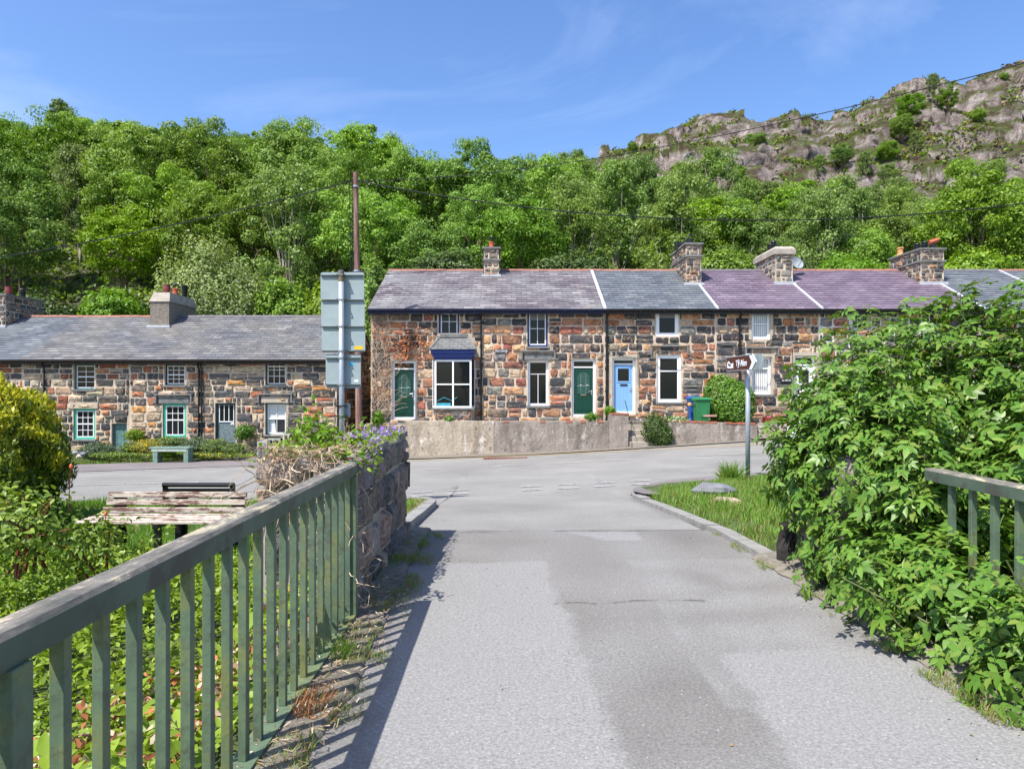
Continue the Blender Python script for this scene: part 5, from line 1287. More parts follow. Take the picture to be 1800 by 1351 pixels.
# satellite dish
c = P(1399, 463, 30.6); root = empty('satellite_dish', c + Vector((-.35, .1, -.5)), 'grey satellite dish fixed to the right of the capped chimney', 'satellite dish')
m = MB(); R = .3; ax = Vector((.35, -.85, .35)).normalized(); u = ax.cross(Vector((0, 0, 1))).normalized(); v = ax.cross(u)
rings = []
for j in range(5):
    rr = R * j / 4; k = len(m.v); rings.append(k)
    for i in range(20): th = i * math.pi / 10; m.v.append(tuple(c + u * math.cos(th) * rr * 1.15 + v * math.sin(th) * rr + ax * (.09 * (rr / R) ** 2)))
for a, b in zip(rings, rings[1:]):
    for i in range(20): m.face((a + i, a + (i + 1) % 20, b + (i + 1) % 20, b + i))
m.build('dish', [simple('dish_grey', (.3, .33, .35), .5, .08, 5, 0)], root, smooth=True)
m = MB(); m.tube([c - v * -R * .9 * 0 + Vector((0, 0, -R)), c + ax * .38 + Vector((0, 0, -.05))], .012, 5); m.box(*[q for k_ in range(3) for q in ((c + ax * .38)[k_] - .04, (c + ax * .38)[k_] + .04)]); m.build('feed_arm', [DARKM], root)
m = MB(); m.tube([c - ax * .02, c - ax * .2, (c.x - .4, 30.3, c.z - .4)], .018, 6); m.build('bracket', [GALV], root)
# ------------------------------------------------------------------ big road sign seen from behind
DS = 11.2
def SP(px, py): return P(px, py, DS)
b_ = SP(600, 900); gz = base_z(b_.x, DS); root = empty('road_sign', (b_.x, DS, gz), 'grey back of a tall direction sign stack on a galvanised post behind the stone wall', 'road sign')
pw = (SP(600, 600).x - SP(600, 600).x); xc = SP(599.5, 600).x
m = MB(); m.tube([(xc + .02, DS, gz - .1), (xc, DS, SP(600, 484).z)], .044, 16); m.build('post', [GALV], root, smooth=True)
m = MB(); m.lathe(xc, DS, [(.05, SP(0, 485).z), (.05, SP(0, 476).z), (.03, SP(0, 475).z)], 16, 0); m.build('post_cap', [simple('grey_cap', (.14, .14, .12), .7, .2, 9, 0)], root)
m = MB(); m.lathe(xc, DS, [(.0455, SP(0, 495).z), (.0455, SP(0, 485.5).z)], 16, 0); m.build('rust_band', [simple('brown_tape', (.2, .14, .07), .7, .2, 9, 0)], root)
def plate(x0, x1, y0p, y1p, name='sign_plate', lab=None, rails=()):
    A, B = SP(x0, y1p), SP(x1, y0p); r = .035; o_ = []
    for cx_, cz, a0 in ((B.x - r, B.z - r, 0), (A.x + r, B.z - r, 90), (A.x + r, A.z + r, 180), (B.x - r, A.z + r, 270)):
        for i in range(5): th = math.radians(a0 + i * 22.5); o_.append((cx_ + r * math.cos(th), cz + r * math.sin(th)))
    m = MB(); m.prism(o_, lambda u, v, w: (u, DS + .085 + w, v), .003); o = m.build(name, [SIGNBK, BLACKP], root)
    if lab: o['label'] = lab
    for py in rails:
        z = SP(0, py).z; q = MB(); q.box(A.x + .01, B.x - .01, DS + .06, DS + .084, z - .012, z + .012); q.box(A.x + .01, B.x - .01, DS + .05, DS + .06, z + .006, z + .012); q.box(xc - .06, xc + .06, DS - .05, DS - .044, z - .01, z + .01)
        for sx in (-1, 1): q.box(xc + sx * .055 - .008, xc + sx * .055 + .008, DS - .05, DS + .06, z - .01, z + .01)
        q.build('channel', [simple('channel_steel', (.2, .22, .22), .6, .2, 9, 0)], o)
    return o
plate(561, 638, 477, 526, rails=(483,)); plate(562, 639, 527, 573, rails=(526.5, ))
o = plate(563, 640, 573.6, 618, rails=(573.6, 616.5)); q = MB(); A, B = SP(621, 613.5), SP(636, 607.5); q.box(A.x, B.x, DS + .0815, DS + .0835, A.z, B.z); q.build('yellow_sticker', [simple('yellow_sticker', (.75, .45, .01), .5, .05, 5, 0)], o)
o = plate(570, 632, 622, 682, rails=(629, 676), lab='smaller rounded plate below the stack'); q = MB(); A, B = SP(613, 643), SP(619, 635)
q.prism([((A.x + B.x) / 2 + (B.x - A.x) / 2 * math.cos(t), (A.z + B.z) / 2 + (B.z - A.z) / 2 * math.sin(t)) for t in [i * math.pi / 6 for i in range(12)]], lambda u, v, w: (u, DS + .0835 - .002 + w, v), .0015); q.build('blue_sticker', [simple('blue_sticker', (.02, .38, .7), .5, .05, 5, 0)], o)
q = MB(); A, B = SP(621, 671), SP(628, 667); q.box(A.x, B.x, DS + .082, DS + .0838, A.z, B.z); q.build('white_sticker', [WHITE], o)
m = MB(); A, B = SP(595.5, 733), SP(613, 709); m.box(A.x, B.x, DS + .07, DS + .12, A.z, B.z); o = m.build('small_plate', [SIGNBK], root)
for py in (713, 731): q = MB(); z = SP(0, py).z; q.box(xc - .07, xc + .09, DS - .055, DS + .069, z - .01, z + .01); q.build('clip', [DARKM], o)
# ------------------------------------------------------------------ brown finger sign
FX, FY = 4.43, 13.05; gz = ground_z(FX, FY)
root = empty('finger_sign', (FX, FY, gz), 'brown guest house finger sign on a slim grey post in the grass verge', 'sign')
BROWN = simple('tourist_brown', (.07, .02, .012), .4, .08, 5, 0); SWHITE = simple('reflective_white', (.72, .74, .8), .4, .03, 5, 0)
px_, py_ = FX + .1, FY + .03
m = MB(); m.tube([(px_, py_, gz - .1), (px_, py_, 2.13)], .044, 16); m.build('post', [GALV], root, smooth=True); m = MB(); m.lathe(px_, py_, [(.047, 2.1), (.047, 2.135), (.03, 2.15)], 16); m.build('post_cap', [SIGNBK], root)
A = P(1278.5, 641, 13.75); Bp = P(1331, 634, 12.22); A.z = Bp.z = 1.965; dr_ = (Bp - A); L = dr_.length; dr_.normalize(); nrm = dr_.cross(Vector((0, 0, 1))).normalized()
if nrm.x > 0: nrm = -nrm
def FT(u, v, w): return A + dr_ * u + Vector((0, 0, v)) + nrm * (.02 - w)
def hexo(e): H = .145 - e; tl = .19; return [(e, -H), (L - tl - e * .3, -H), (L - e * 1.4, 0), (L - tl - e * .3, H), (e, H)]
m = MB(); m.prism(hexo(0), FT, .02); m.v = m.v; pl = m.build('sign_board', [SWHITE], root)
m = MB(); m.poly([FT(u, v, -.0015) for u, v in [(.02, -.127), (L - .33, -.127), (L - .2, 0), (L - .33, .127), (.02, .127)]]); m.build('brown_panel', [BROWN], pl)
m = MB(); o1 = [(.02, -.127), (L - .19, -.127), (L - .035, 0), (L - .19, .127), (.02, .127)]
for (a, b), (c, d) in zip(hexo(.008), hexo(.008)[1:] + hexo(.008)[:1]): m.tube([FT(a, b, -.002), FT(c, d, -.002)], .0035, 4, cap=False)
m.poly([FT(u, v, -.0012) for u, v in [(L - .235, -.122), (L - .195, -.122), (L - .045, 0), (L - .195, .122), (L - .235, .122), (L - .09, 0)]][::1]) if False else None
m.build('black_border', [DARKM], pl)
# white bed-and-guest pictogram
def shp(Pt, w, mat, nm):
    m = MB(); m.poly([FT(.055 + x * .34, -.085 + y * .135, w) for x, y in Pt]); m.build(nm, [mat], pl)
shp([(0, .1), (.06, .16), (.1, .02), (.55, .02), (.6, -.12), (.66, .04), (.9, .04), (.93, -.05), (1, -.04), (1, .78), (.82, .72), (.72, .62), (.5, .72), (.38, 1.0), (.2, 1.08), (.04, .85), (0, .5)], -.003, SWHITE, 'pictogram')
shp([(.16, .55), (.22, .8), (.3, .78), (.42, .58), (.6, .55), (.62, .3), (.45, .28), (.25, .38)], -.0045, BROWN, 'pictogram_hole')
R3 = Matrix((dr_, Vector((0, 0, 1)), nrm)).transposed().to_4x4()
text('Tŷ Afon', .165, Matrix.Translation(FT(L * .535, -.006, -.004)) @ R3, SWHITE, pl, sx=1.0, bold=.0035)
m = MB(); 
for zz in (1.9, 2.03): m.lathe(px_, py_, [(.052, zz - .012), (.052, zz + .012)], 12); m.box(px_ - .1, px_, py_ - .02, py_ + .02, zz - .01, zz + .01)
m.build('clamp', [GALV], root)
# second board pointing the other way, seen from behind
A2 = P(1316, 633, 13.3); B2 = P(1341, 633, 12.05); A2.z = B2.z = 1.965; d2 = (B2 - A2); L2 = d2.length; d2.normalize(); n2 = d2.cross(Vector((0, 0, 1))).normalized()
def F2T(u, v, w): return A2 + d2 * u + Vector((0, 0, v)) + n2 * w
m = MB(); H = .14; m.prism([(0, -H), (L2 - .03, -H), (L2, -H + .03), (L2 + .03, 0), (L2, H - .03), (L2 - .03, H), (0, H)], F2T, .006); o = m.build('back_board', [SIGNBK], root)
for v in (-.09, .06): q = MB(); q.prism([(0.02, v), (L2 - .05, v), (L2 - .05, v + .03), (.02, v + .03)], lambda u, vv, w: F2T(u, vv, -w - .001), .02); q.build('channel', [GALV], o)
# ------------------------------------------------------------------ benches
def bench_white():
    c = P(308, 900, 7.75); x0, x1 = P(182, 880, 7.9).x, P(429, 880, 7.9).x; gz = ground_z(c.x, 7.8)
    root = empty('garden_bench', (c.x, 7.75, gz), 'white peeling slatted wooden bench in the garden left of the railing', 'bench')
    r = random.Random(2)
    for i, py in enumerate((869.5, 883, 897)):
        z = P(0, py, 7.95 - .04 * i).z; s = MB(); y = 7.97 - i * .035
        for k in range(12):
            pass
        s.box(x0 + r.uniform(-.01, .01), x1, y, y + .028, z - .031, z + .031, M=Matrix.Rotation(0, 4, 'X')); s.build('back_slat', [PEEL], root, bevel=.004)
    zs = P(0, 911, 7.6).z
    for i in range(4):
        y = 7.42 + i * .105; s = MB(); s.box(x0 - .03 + i * .008, x1 + .03, y, y + .085, zs - .028 + i * .006, zs + i * .006); s.build('seat_slat', [PEEL], root, bevel=.004)
    for fx in (.08, .5, .55, .93)[:1] + (.52,) + (.93,):
        x = x0 + (x1 - x0) * fx; s = MB(); s.box(x - .07, x + .07, 8.0, 8.03, gz + .1, P(0, 866, 8).z - .02); s.box(x - .03, x + .03, 7.42, 8.0, zs - .08, zs - .03); s.box(x - .03, x + .03, 7.45, 7.51, gz - .1, zs - .081); s.box(x - .03, x + .03, 7.93, 7.99, gz - .1, zs - .081); s.build('leg_frame', [DARKM], root)
bench_white()
def bench_black():
    y = 10.6; x0, x1 = P(289, 855, y).x, P(414, 855, y).x; gz = ground_z((x0 + x1) / 2, y); zt = P(0, 851, y).z
    root = empty('park_bench', ((x0 + x1) / 2, y, gz), 'dark bench facing the road, just behind the white peeling bench', 'bench')
    s = MB(); s.tube([(x0, y - .05, zt), (x1, y - .05, zt)], .035, 8); s.build('top_bar', [BLACKP], root)
    for i in range(4): s = MB(); z = zt - .09 - i * .085; s.box(x0 + .04, x1 - .04, y - .03 + i * .02, y - .01 + i * .02, z - .03, z + .03); s.build('back_slat', [simple('dark_wood', (.05, .035, .03), .8, .3, 9, .3)], root)
    for i in range(4): s = MB(); s.box(x0, x1, y + .06 + i * .1, y + .14 + i * .1, zt - .37, zt - .34); s.build('seat_slat', [DARKM], root)
    for x in (x0 + .03, x1 - .03): s = MB(); s.box(x - .03, x + .03, y - .06, y, gz - .3, zt); s.box(x - .03, x + .03, y + .4, y + .46, gz - .3, zt - .37); s.box(x - .025, x + .025, y, y + .46, zt - .41, zt - .371); s.build('leg_frame', [BLACKP], root)
bench_black()
def bench_green():
    y = 24.3; x0, x1 = P(264, 790, y).x, P(329, 790, y).x; gz = base_z((x0 + x1) / 2, y) ; zt = P(0, 786, y).z; 
    root = empty('garden_bench', ((x0 + x1) / 2, y, gz), 'low backless sage green plank bench among the plants of the left cottages', 'bench')
    M_ = simple('sage_green_paint', (.16, .24, .19), .7, .3, 9, .2)
    for i in range(3): s = MB(); s.box(x0 - .06, x1 + .06, y + i * .15, y + .13 + i * .15, zt - .05, zt); s.build('seat_slat', [M_], root)
    s = MB(); s.box(x0 + .03, x1 - .03, y + .01, y + .05, zt - .15, zt - .051); s.build('apron', [simple('pale_green_paint', (.34, .4, .33), .7, .2, 9, .2)], root)
    for x in (x0 + .08, x1 - .14): s = MB(); s.box(x, x + .16, y + .02, y + .4, gz - .1, zt - .051); s.build('leg', [M_], root)
bench_green()
# planter stand / cold frame
def crate_stand():
    y = 25.7; f = lambda px, py: P(px, py, y); gz = base_z(f(490, 800).x, y); 
    root = empty('wooden_stand', (f(490, 800).x, y, gz - .1), 'grey green wooden crate stand with panelled side below the left cottage window', 'crate stand')
    C1 = simple('pale_board', (.42, .38, .33), .85, .1, 9, .1); C2 = simple('sage_board', (.3, .34, .29), .8, .2, 9, .2)
    a, b = f(452, 0).x, f(470, 0).x; zt0, zt1, zb = f(0, 776).z, f(0, 771).z, f(0, 797).z
    m = MB(); m.prism([(a, zb), (b, zb), (b, zt1), (a, zt0)], lambda u, v, w: (u, y + w, v), .5); m.build('side_panel', [C1], root)
    m = MB(); m.box(a, b, y - .02, y - .001, zb - .04, zb + .03); m.build('skirting', [WHITE], root)
    a, b = f(471, 0).x, f(493, 0).x; zt, zb = f(0, 770).z, f(0, 800).z; w = .07
    m = MB()
    for z in (zt, zt - .3, zb + .02): m.box(a, b, y, y + .03, z - w, z)
    m.box(a, a + w, y + .031, y + .06, zb, zt); m.box(b - w, b, y + .031, y + .06, zb, zt); m.box(a + .01, b - .01, y + .3, y + .32, zb, zt - .02, 1); m.build('frame', [C2, DARKM], root)
    m = MB(); a, b = f(497, 0).x, f(505, 0).x; m.box(a, a + .06, y, y + .06, zb, zt + .15); m.box(b, b + .06, y + .02, y + .08, zb, zt + .1); m.box(a - .5, b + .05, y + .1, y + .4, zt + .1, zt + .15); m.build('rack_post', [C1], root)
crate_stand()
# wheelie bins
def bin_(label, cx, yf, zb, mat, w=.55, d=.62, h=.92, rz=0, lidm=None):
    root = empty('wheelie_bin', (cx, yf + d / 2, zb), label, 'wheelie bin')
    def body(s, z): return [(cx - w / 2 * s, yf + d / 2 - d / 2 * s), (cx + w / 2 * s, yf + d / 2 - d / 2 * s), (cx + w / 2 * s, yf + d / 2 + d / 2 * s), (cx - w / 2 * s, yf + d / 2 + d / 2 * s)]
    m = MB(); zs = [(.82, zb + .05), (.97, zb + h - .06), (1.05, zb + h - .05), (1.05, zb + h)]; k = len(m.v)
    for s, z in zs: m.v += [(x, y, z) for x, y in body(s, z)]
    for i in range(3):
        for j in range(4): m.face((k + i * 4 + j, k + i * 4 + (j + 1) % 4, k + i * 4 + 4 + (j + 1) % 4, k + i * 4 + 4 + j))
    m.face((k + 3, k + 2, k + 1, k)); m.face((k + 12, k + 13, k + 14, k + 15))
    m.box(cx - .1, cx + .17, yf - .012 + .035, yf + .06, zb + .25, zb + h - .12)
    m.build('body', [mat], root, bevel=.015)
    l = MB(); l.v = [(cx - w * .56, yf - .05, zb + h + .005), (cx + w * .56, yf - .05, zb + h + .005), (cx + w * .56, yf + d * 1.06, zb + h + .005), (cx - w * .56, yf + d * 1.06, zb + h + .005), (cx - w * .5, yf + .02, zb + h + .07), (cx + w * .5, yf + .02, zb + h + .07), (cx + w * .48, yf + d, zb + h + .10), (cx - w * .48, yf + d, zb + h + .10)]
    for f in ((4, 5, 6, 7), (0, 1, 5, 4), (1, 2, 6, 5), (2, 3, 7, 6), (3, 0, 4, 7), (3, 2, 1, 0)): l.face(f)
    l.build('lid', [lidm or mat], root, bevel=.012)
    q = MB(); q.tube([(cx - w * .56 - .05, yf + .05, zb + h - .02), (cx - w * .56 - .05, yf + d - .05, zb + h - .02)], .017, 6); q.box(cx - w * .56 - .06, cx - w * .5, yf + .06, yf + .1, zb + h - .05, zb + h + .01); q.build('handle', [mat], root)
    for sx in (-1, 1): q = MB(); q.tube([(cx + sx * (w * .4), yf + d * .85, zb + .1), (cx + sx * (w * .4 + .05), yf + d * .85, zb + .1)], .1, 14); q.build('wheel', [DARKM], root)
BING = simple('green_plastic', (.02, .16, .055), .45, .06, 5, 0); BINB = simple('blue_plastic', (.012, .08, .3), .45, .06, 5, 0)
bin_('dark green wheelie bin with closed lid beside the privet hedge', P(1235, 0, 25.95).x, 25.82, .12, BING)
bin_('blue wheelie bin mostly hidden behind the green one', P(1225.5, 0, 26.3).x, 26.48, .12, BINB, h=.95, w=.5, d=.45)
g = P(1217, 711, 25.9); boulder('small orange bag hanging at the side of the blue bin', (g.x, 26.3, g.z), (.09, .06, .07), simple('orange_plastic', (.75, .3, .1), .5, .1, 5, 0), 3, 'bag', 'plastic_bag')
m = MB(); a, b = P(1238, 0, 25.6).x, P(1259, 0, 25.6).x; m.box(a, b, 25.55, 25.75, P(0, 732, 25.6).z, P(0, 729, 25.6).z); props(m.build('loose_slab', [simple('pink_slab', (.4, .22, .18), .9, .15, 5, .2)], loc=(a, 25.55, .2)), 'thin pinkish slab lying on the retaining wall in front of the bin', 'slab')
# flower trough
def trough():
    y = 25.75; a, b = P(1345, 0, y).x, P(1386, 0, y).x; zb, zt = .1, .42
    root = empty('flower_trough', ((a + b) / 2, y, zb), 'red brown wooden trough of mixed flowers on the low wall', 'planter')
    M_ = simple('red_brown_stain', (.16, .025, .015), .5, .15, 5, .1); m = MB(); w = .03
    m.box(a, b, y, y + w, zb + .03, zt - .06); m.box(a, b, y + .25, y + .28, zb + .03, zt - .06); m.box(a, a + w, y + w, y + .25, zb + .03, zt - .02); m.box(b - w, b, y + w, y + .25, zb + .03, zt - .02)
    m.box(a, a + .06, y - .012, y - .0005, zb, zt + .05); m.box(b - .06, b, y - .012, y - .0005, zb, zt + .05); m.box(a + .01, b - .01, y + .02, y + .26, zb + .25, zb + .27, 1); m.build('box', [M_, SOIL], root)
    n = 260; Pp = np.stack([RNG.uniform(a, b, n), RNG.uniform(y, y + .25, n), RNG.uniform(zt - .08, zt + .12, n)], 1); Fr = frames(np.array([[0, -.5, 1.]]) + RNG.normal(size=(n, 3)) * .6, RNG)
    V, Fc = scatter(*DIAMOND, Fr, Pp, RNG.uniform(.04, .1, n)); npmesh('flowers', V, Fc, [REDF, LIMEL], root, mi=(RNG.random(n) > .6).astype(int))
trough()
# white garden table cloth
m = MB(); a, b = P(1380, 0, 25.3).x, P(1412, 0, 25.3).x; m.v = [(a, 24.95, -.35), (b, 24.95, -.35), (b, 25.4, -.35), (a, 25.4, -.35), (a + .12, 25.0, .42), (b - .1, 25.0, .42), (b - .1, 25.35, .42), (a + .12, 25.35, .42)]
for f in ((4, 5, 6, 7), (0, 1, 5, 4), (1, 2, 6, 5), (2, 3, 7, 6), (3, 0, 4, 7)): m.face(f)
m.box(a + .05, b - .05, 24.94, 24.96, -.3, -.27)
props(m.build('white_board', [WHITE], loc=(a, 25.2, -.4)), 'white painted sandwich board by the flower trough, half behind elder leaves', 'board')
# ------------------------------------------------------------------ plants
rng = RNG
def sph(n): return unit(rng.normal(size=(n, 3)))
def tree_crown(seed, R, H, z0, nc, nl, ls, mat, style):
    r = np.random.default_rng(seed); C = []; Rc = []
    for i in range(nc):
        d = unit(r.normal(size=3)); q = r.uniform(.35, 1.0) ** .6
        if style == 'oak': c = np.array([d[0] * R * q, d[1] * R * q, z0 + H * .5 + d[2] * H * .5 * q]); rc = r.uniform(.3, 1.15)
        else:
            zz = r.uniform(0, 1) ** .85; rad = R * (1 - .62 * zz ** 2.4) * r.uniform(.2, 1); a = r.uniform(0, 6.28)
            c = np.array([math.cos(a) * rad, math.sin(a) * rad, z0 + H * zz]); rc = r.uniform(.25, .8)
        C.append(c); Rc.append(rc)
    C = np.array(C); Rc = np.array(Rc); idx = r.integers(0, nc, nl)
    D = unit(r.normal(size=(nl, 3)) + np.array([0, 0, .35])); rad = Rc[idx] * r.uniform(.5, 1.0, nl) ** .7 * (1 + .3 * (r.random(nl) ** 5))
    if style != 'oak': rad *= r.uniform(.5, 1.2, nl)
    Pp = C[idx] + D * rad[:, None] * np.array([1, 1, .85 if style != 'oak' else .66])
    Nn = D + r.normal(size=(nl, 3)) * .55 + np.array([0, 0, .5])
    V, Fc = scatter(*DIAMOND, frames(Nn, r), Pp, r.uniform(.6, 1.35, nl) * ls)
    me_o = npmesh('crown', V, Fc, [mat], None)
    return me_o, C
def tree_trunk(seed, C, z0, H, r0, mat):
    r = random.Random(seed); m = MB(); top = Vector((r.uniform(-.5, .5), r.uniform(-.5, .5), z0 + H * .55))
    p0 = Vector((0, 0, -.8)); m.tube([p0, Vector((r.uniform(-.15, .15), r.uniform(-.15, .15), z0 * .5)), top * .7, top], r0, 7, r1=r0 * .35)
    for c in r.sample(list(range(len(C))), min(14, len(C))):
        c = Vector(C[c]); s = Vector((0, 0, z0 * r.uniform(.35, 1.1))); mid = s.lerp(c, .5) + Vector((r.uniform(-.3, .3), r.uniform(-.3, .3), .3)); m.tube([s, mid, c], r0 * .34, 5, r1=.02)
    return m.build('trunk', [mat])
protos = []
for i, (style, mat, R, H, z0, nc, nl, ls, r0) in enumerate([
    ('oak', OAK, 3.4, 5.8, 3.0, 90, 24000, .2, .17), ('oak', OAK, 3.1, 6.6, 2.8, 84, 23000, .2, .16), ('oak', OAK, 3.7, 5.6, 3.2, 100, 26000, .2, .19), ('oak', OAK, 3.0, 5.6, 2.8, 74, 21000, .2, .15),
    ('birch', ASHL, 3.0, 6.6, 2.2, 100, 19000, .165, .11), ('birch', ASHL, 3.0, 7.4, 2.4, 110, 21000, .165, .12), ('birch', ASHL, 2.6, 6.2, 2.4, 90, 17000, .165, .1),
    ('oak', OAK, 3.3, 5.6, 4.6, 80, 23000, .18, .17), ('oak', OAK, 2.9, 6.4, 4.2, 76, 21000, .18, .15)]):
    t = empty('proto_tree', (0, 0, 0), 'x', 'tree'); t.name = 'oak_tree' if style == 'oak' else 'birch_tree'; WL[t.name] = Vector()
    c, C = tree_crown(100 + i, R, H, z0, nc, nl, ls, mat, style); c.parent = t
    k = tree_trunk(200 + i, C, z0, H, r0, BARK if style == 'oak' else BARKP); k.parent = t
    protos.append([t, style, False])
TR = random.Random(42)
def place_tree(x, y, k, s, label, group, z=None, sz=None, rz=None):
    t, style, used = protos[k]
    if not used: o = t; protos[k][2] = True
    else: o = copy_tree(t)
    o.location = (x, y, (hill_z(x, y) if z is None else z) - .3); o.scale = (s, s, s * (sz or TR.uniform(.85, 1.12))); o.rotation_euler = (0, 0, TR.uniform(0, 6.28) if rz is None else rz)
    o['label'] = label; o['category'] = 'tree'; o['group'] = group; return o
y = 43.0; row = 0
while y < 96:
    x = -(CX + 90) / F * y - 3 + TR.uniform(0, 4)
    while x < (1800 - CX + 90) / F * y + 3:
        xx = x + TR.uniform(-1.3, 1.3); yy = y + TR.uniform(-1.6, 1.6); px = CX + xx / yy * F
        pb = sst(820, 1080, px + TR.uniform(-90, 90)) * .85; birch = TR.random() < max(pb, .1)
        if 1500 < px < 1800 and yy < 58 and TR.random() < .6: birch = False
        k = TR.choice([4, 5, 6]) if birch else TR.choice([0, 1, 2, 3])
        s = TR.uniform(.8, 1.12) * (1 - .16 * sst(60, 92, yy))
        band = 'front row behind the roofs' if yy < 50 else ('middle of the slope' if yy < 75 else 'top of the slope')
        side = 'on the left' if px < 640 else ('near the centre' if px < 1150 else 'below the crag')
        lab = ('pale airy birch ' if birch else 'dense bright green oak ') + 'in the ' + band + ' ' + side
        if not (yy > 88 and px > 1250 and TR.random() < .4):
            k = TR.choice([7, 8]) if (yy < 60 and not birch) else k
            place_tree(xx, yy, k, s, lab, ('birches ' if birch else 'oaks ') + 'in the ' + band + ' ' + side)
        x += (5.2 if not birch else 4.7) * (1 + .1 * row / 10)
    y += 4.9; row += 1
# named trees on the skyline
for px, yy, k, s, lab in ((112, 91, 5, 1.1, 'tall loose grey-green tree standing above the others at the left skyline'), (690, 91, 5, 1.0, 'feathery drooping tree breaking the skyline above the telegraph pole'), (635, 91, 6, .95, 'small pointed tree on the skyline left of the feathery one'), (960, 88, 4, .9, 'upright birch on the skyline over the long chimney-less roof'), (1030, 88, 5, .9, 'rounded birch where the wood meets the crag')):
    place_tree((px - CX) / F * yy, yy, k, s, lab, None, sz=.95)
# shrub maker
def shrub(name, label, cat, blobs, n, leaf, size, mats, group=None, stems=0, stemmat=BARK, tmpl=LEAF, upw=.4, noise=.18, loc=None, shell=(.72, 1.06), jit=.5, weights=None, box=1.0, parts=True, align=None, lump=2.2):
    """blobs: (cx,cy,cz,rx,ry,rz); leaves on and just under the union's surface"""
    base = Vector(loc) if loc else Vector((blobs[0][0], blobs[0][1], min(b[2] - b[5] for b in blobs)))
    root = empty(name, base, label, cat, group)
    A = np.array([b[3] * b[4] + b[4] * b[5] + b[3] * b[5] for b in blobs]); cnt = (A / A.sum() * n * 1.5).astype(int)
    Ps, Ns = [], []
    for b, c in zip(blobs, cnt):
        d = sph(c); 
        if box != 1.0: d = unit(np.sign(d) * np.abs(d) ** box)  * 1.0
        f = rng.uniform(*shell, size=c) + noise * np.array([mn.noise(Vector((q[0] * lump + b[0], q[1] * lump + b[1], q[2] * lump))) for q in d])
        if box != 1.0: f = f / np.maximum(1e-6, (np.abs(d) ** (1 / box * 2)).sum(1)) ** .15
        R = np.array(b[3:6]); Pq = np.array(b[:3]) + d * f[:, None] * R; keep = np.ones(c, bool)
        for b2 in blobs:
            if b2 is b: continue
            keep &= (((Pq - np.array(b2[:3])) / np.array(b2[3:6])) ** 2).sum(1) > .6
        Ps.append(Pq[keep]); Ns.append(unit(d / R)[keep])
    Pq = np.concatenate(Ps); N = np.concatenate(Ns); c = len(Pq)
    gz = np.array([ground_z(p[0], p[1]) if p[1] < 24 else -9 for p in Pq]); ok = Pq[:, 2] > gz + .01; Pq, N = Pq[ok], N[ok]; c = len(Pq)
    Nn = N + rng.normal(size=(c, 3)) * jit + np.array([0, 0, upw]); up = None
    if align is not None: up = N * align[0] + np.array([0, 0, align[1]]) + rng.normal(size=(c, 3)) * align[2]; Nn = rng.normal(size=(c, 3)) + N
    V, Fc = scatter(*tmpl, frames(Nn, rng, up), Pq, rng.uniform(.65, 1.3, c) * size)
    mi = None; k = len(tmpl[1])
    if isinstance(mats, list):
        w = weights(Pq, N) if callable(weights) else rng.choice(len(mats), c, p=weights)
        mi = np.repeat(w, k)
    npmesh('foliage', V, Fc, mats, root, mi=mi)
    if stems:
        m = MB(); r = random.Random(5)
        for i in range(stems):
            b = blobs[i % len(blobs)]; d = Vector(sph(1)[0]); d.z = abs(d.z)
            e = Vector((b[0] + d.x * b[3] * .85, b[1] + d.y * b[4] * .85, b[2] + d.z * b[5] * .85)); s0 = Vector((b[0] + r.uniform(-.3, .3) * b[3], b[1] + r.uniform(-.3, .3) * b[4], b[2] - b[5] * .95))
            mid = s0.lerp(e, .5) + Vector((0, 0, .12)); m.tube([s0, mid, e], .014 * stemscale, 5, r1=.004 * stemscale)
        m.build('stem', [stemmat], root)
    return root
stemscale = 1.0
def compound(pairs=2, arch=.22):
    tv, tf = [], []
    def leaflet(ox, oy, ang, L, dz):
        ca, sa = math.cos(ang), math.sin(ang); k = len(tv)
        for x, y, z in [(0, 0, 0), (.28, -.2, .05), (.66, -.16, .03), (1, 0, -.12), (.66, .16, .03), (.28, .2, .05), (.5, 0, -.02)]:
            X, Y = x * L, y * L * 1.15; wx_, wy_ = ox + X * ca - Y * sa, oy + X * sa + Y * ca; tv.append((wx_, wy_, z * L + dz - arch * wx_ ** 2))
        tf.extend([(k, k + 1, k + 6, k + 5), (k + 1, k + 2, k + 3, k + 6), (k + 6, k + 3, k + 4, k + 5)])
    leaflet(.56, 0, 0, .5, 0)
    for i in range(pairs):
        x = .52 - i * .25
        for s in (-1, 1): leaflet(x, 0, s * math.radians(58 + 10 * i), .43 - .04 * i, 0)
    k = len(tv); tv += [(0, -.008, 0), (.56, -.006, -arch * .31), (.56, .006, -arch * .31), (0, .008, 0)]; tf.append((k, k + 1, k + 2, k + 3))
    return tv, tf
ELD = compound(2)
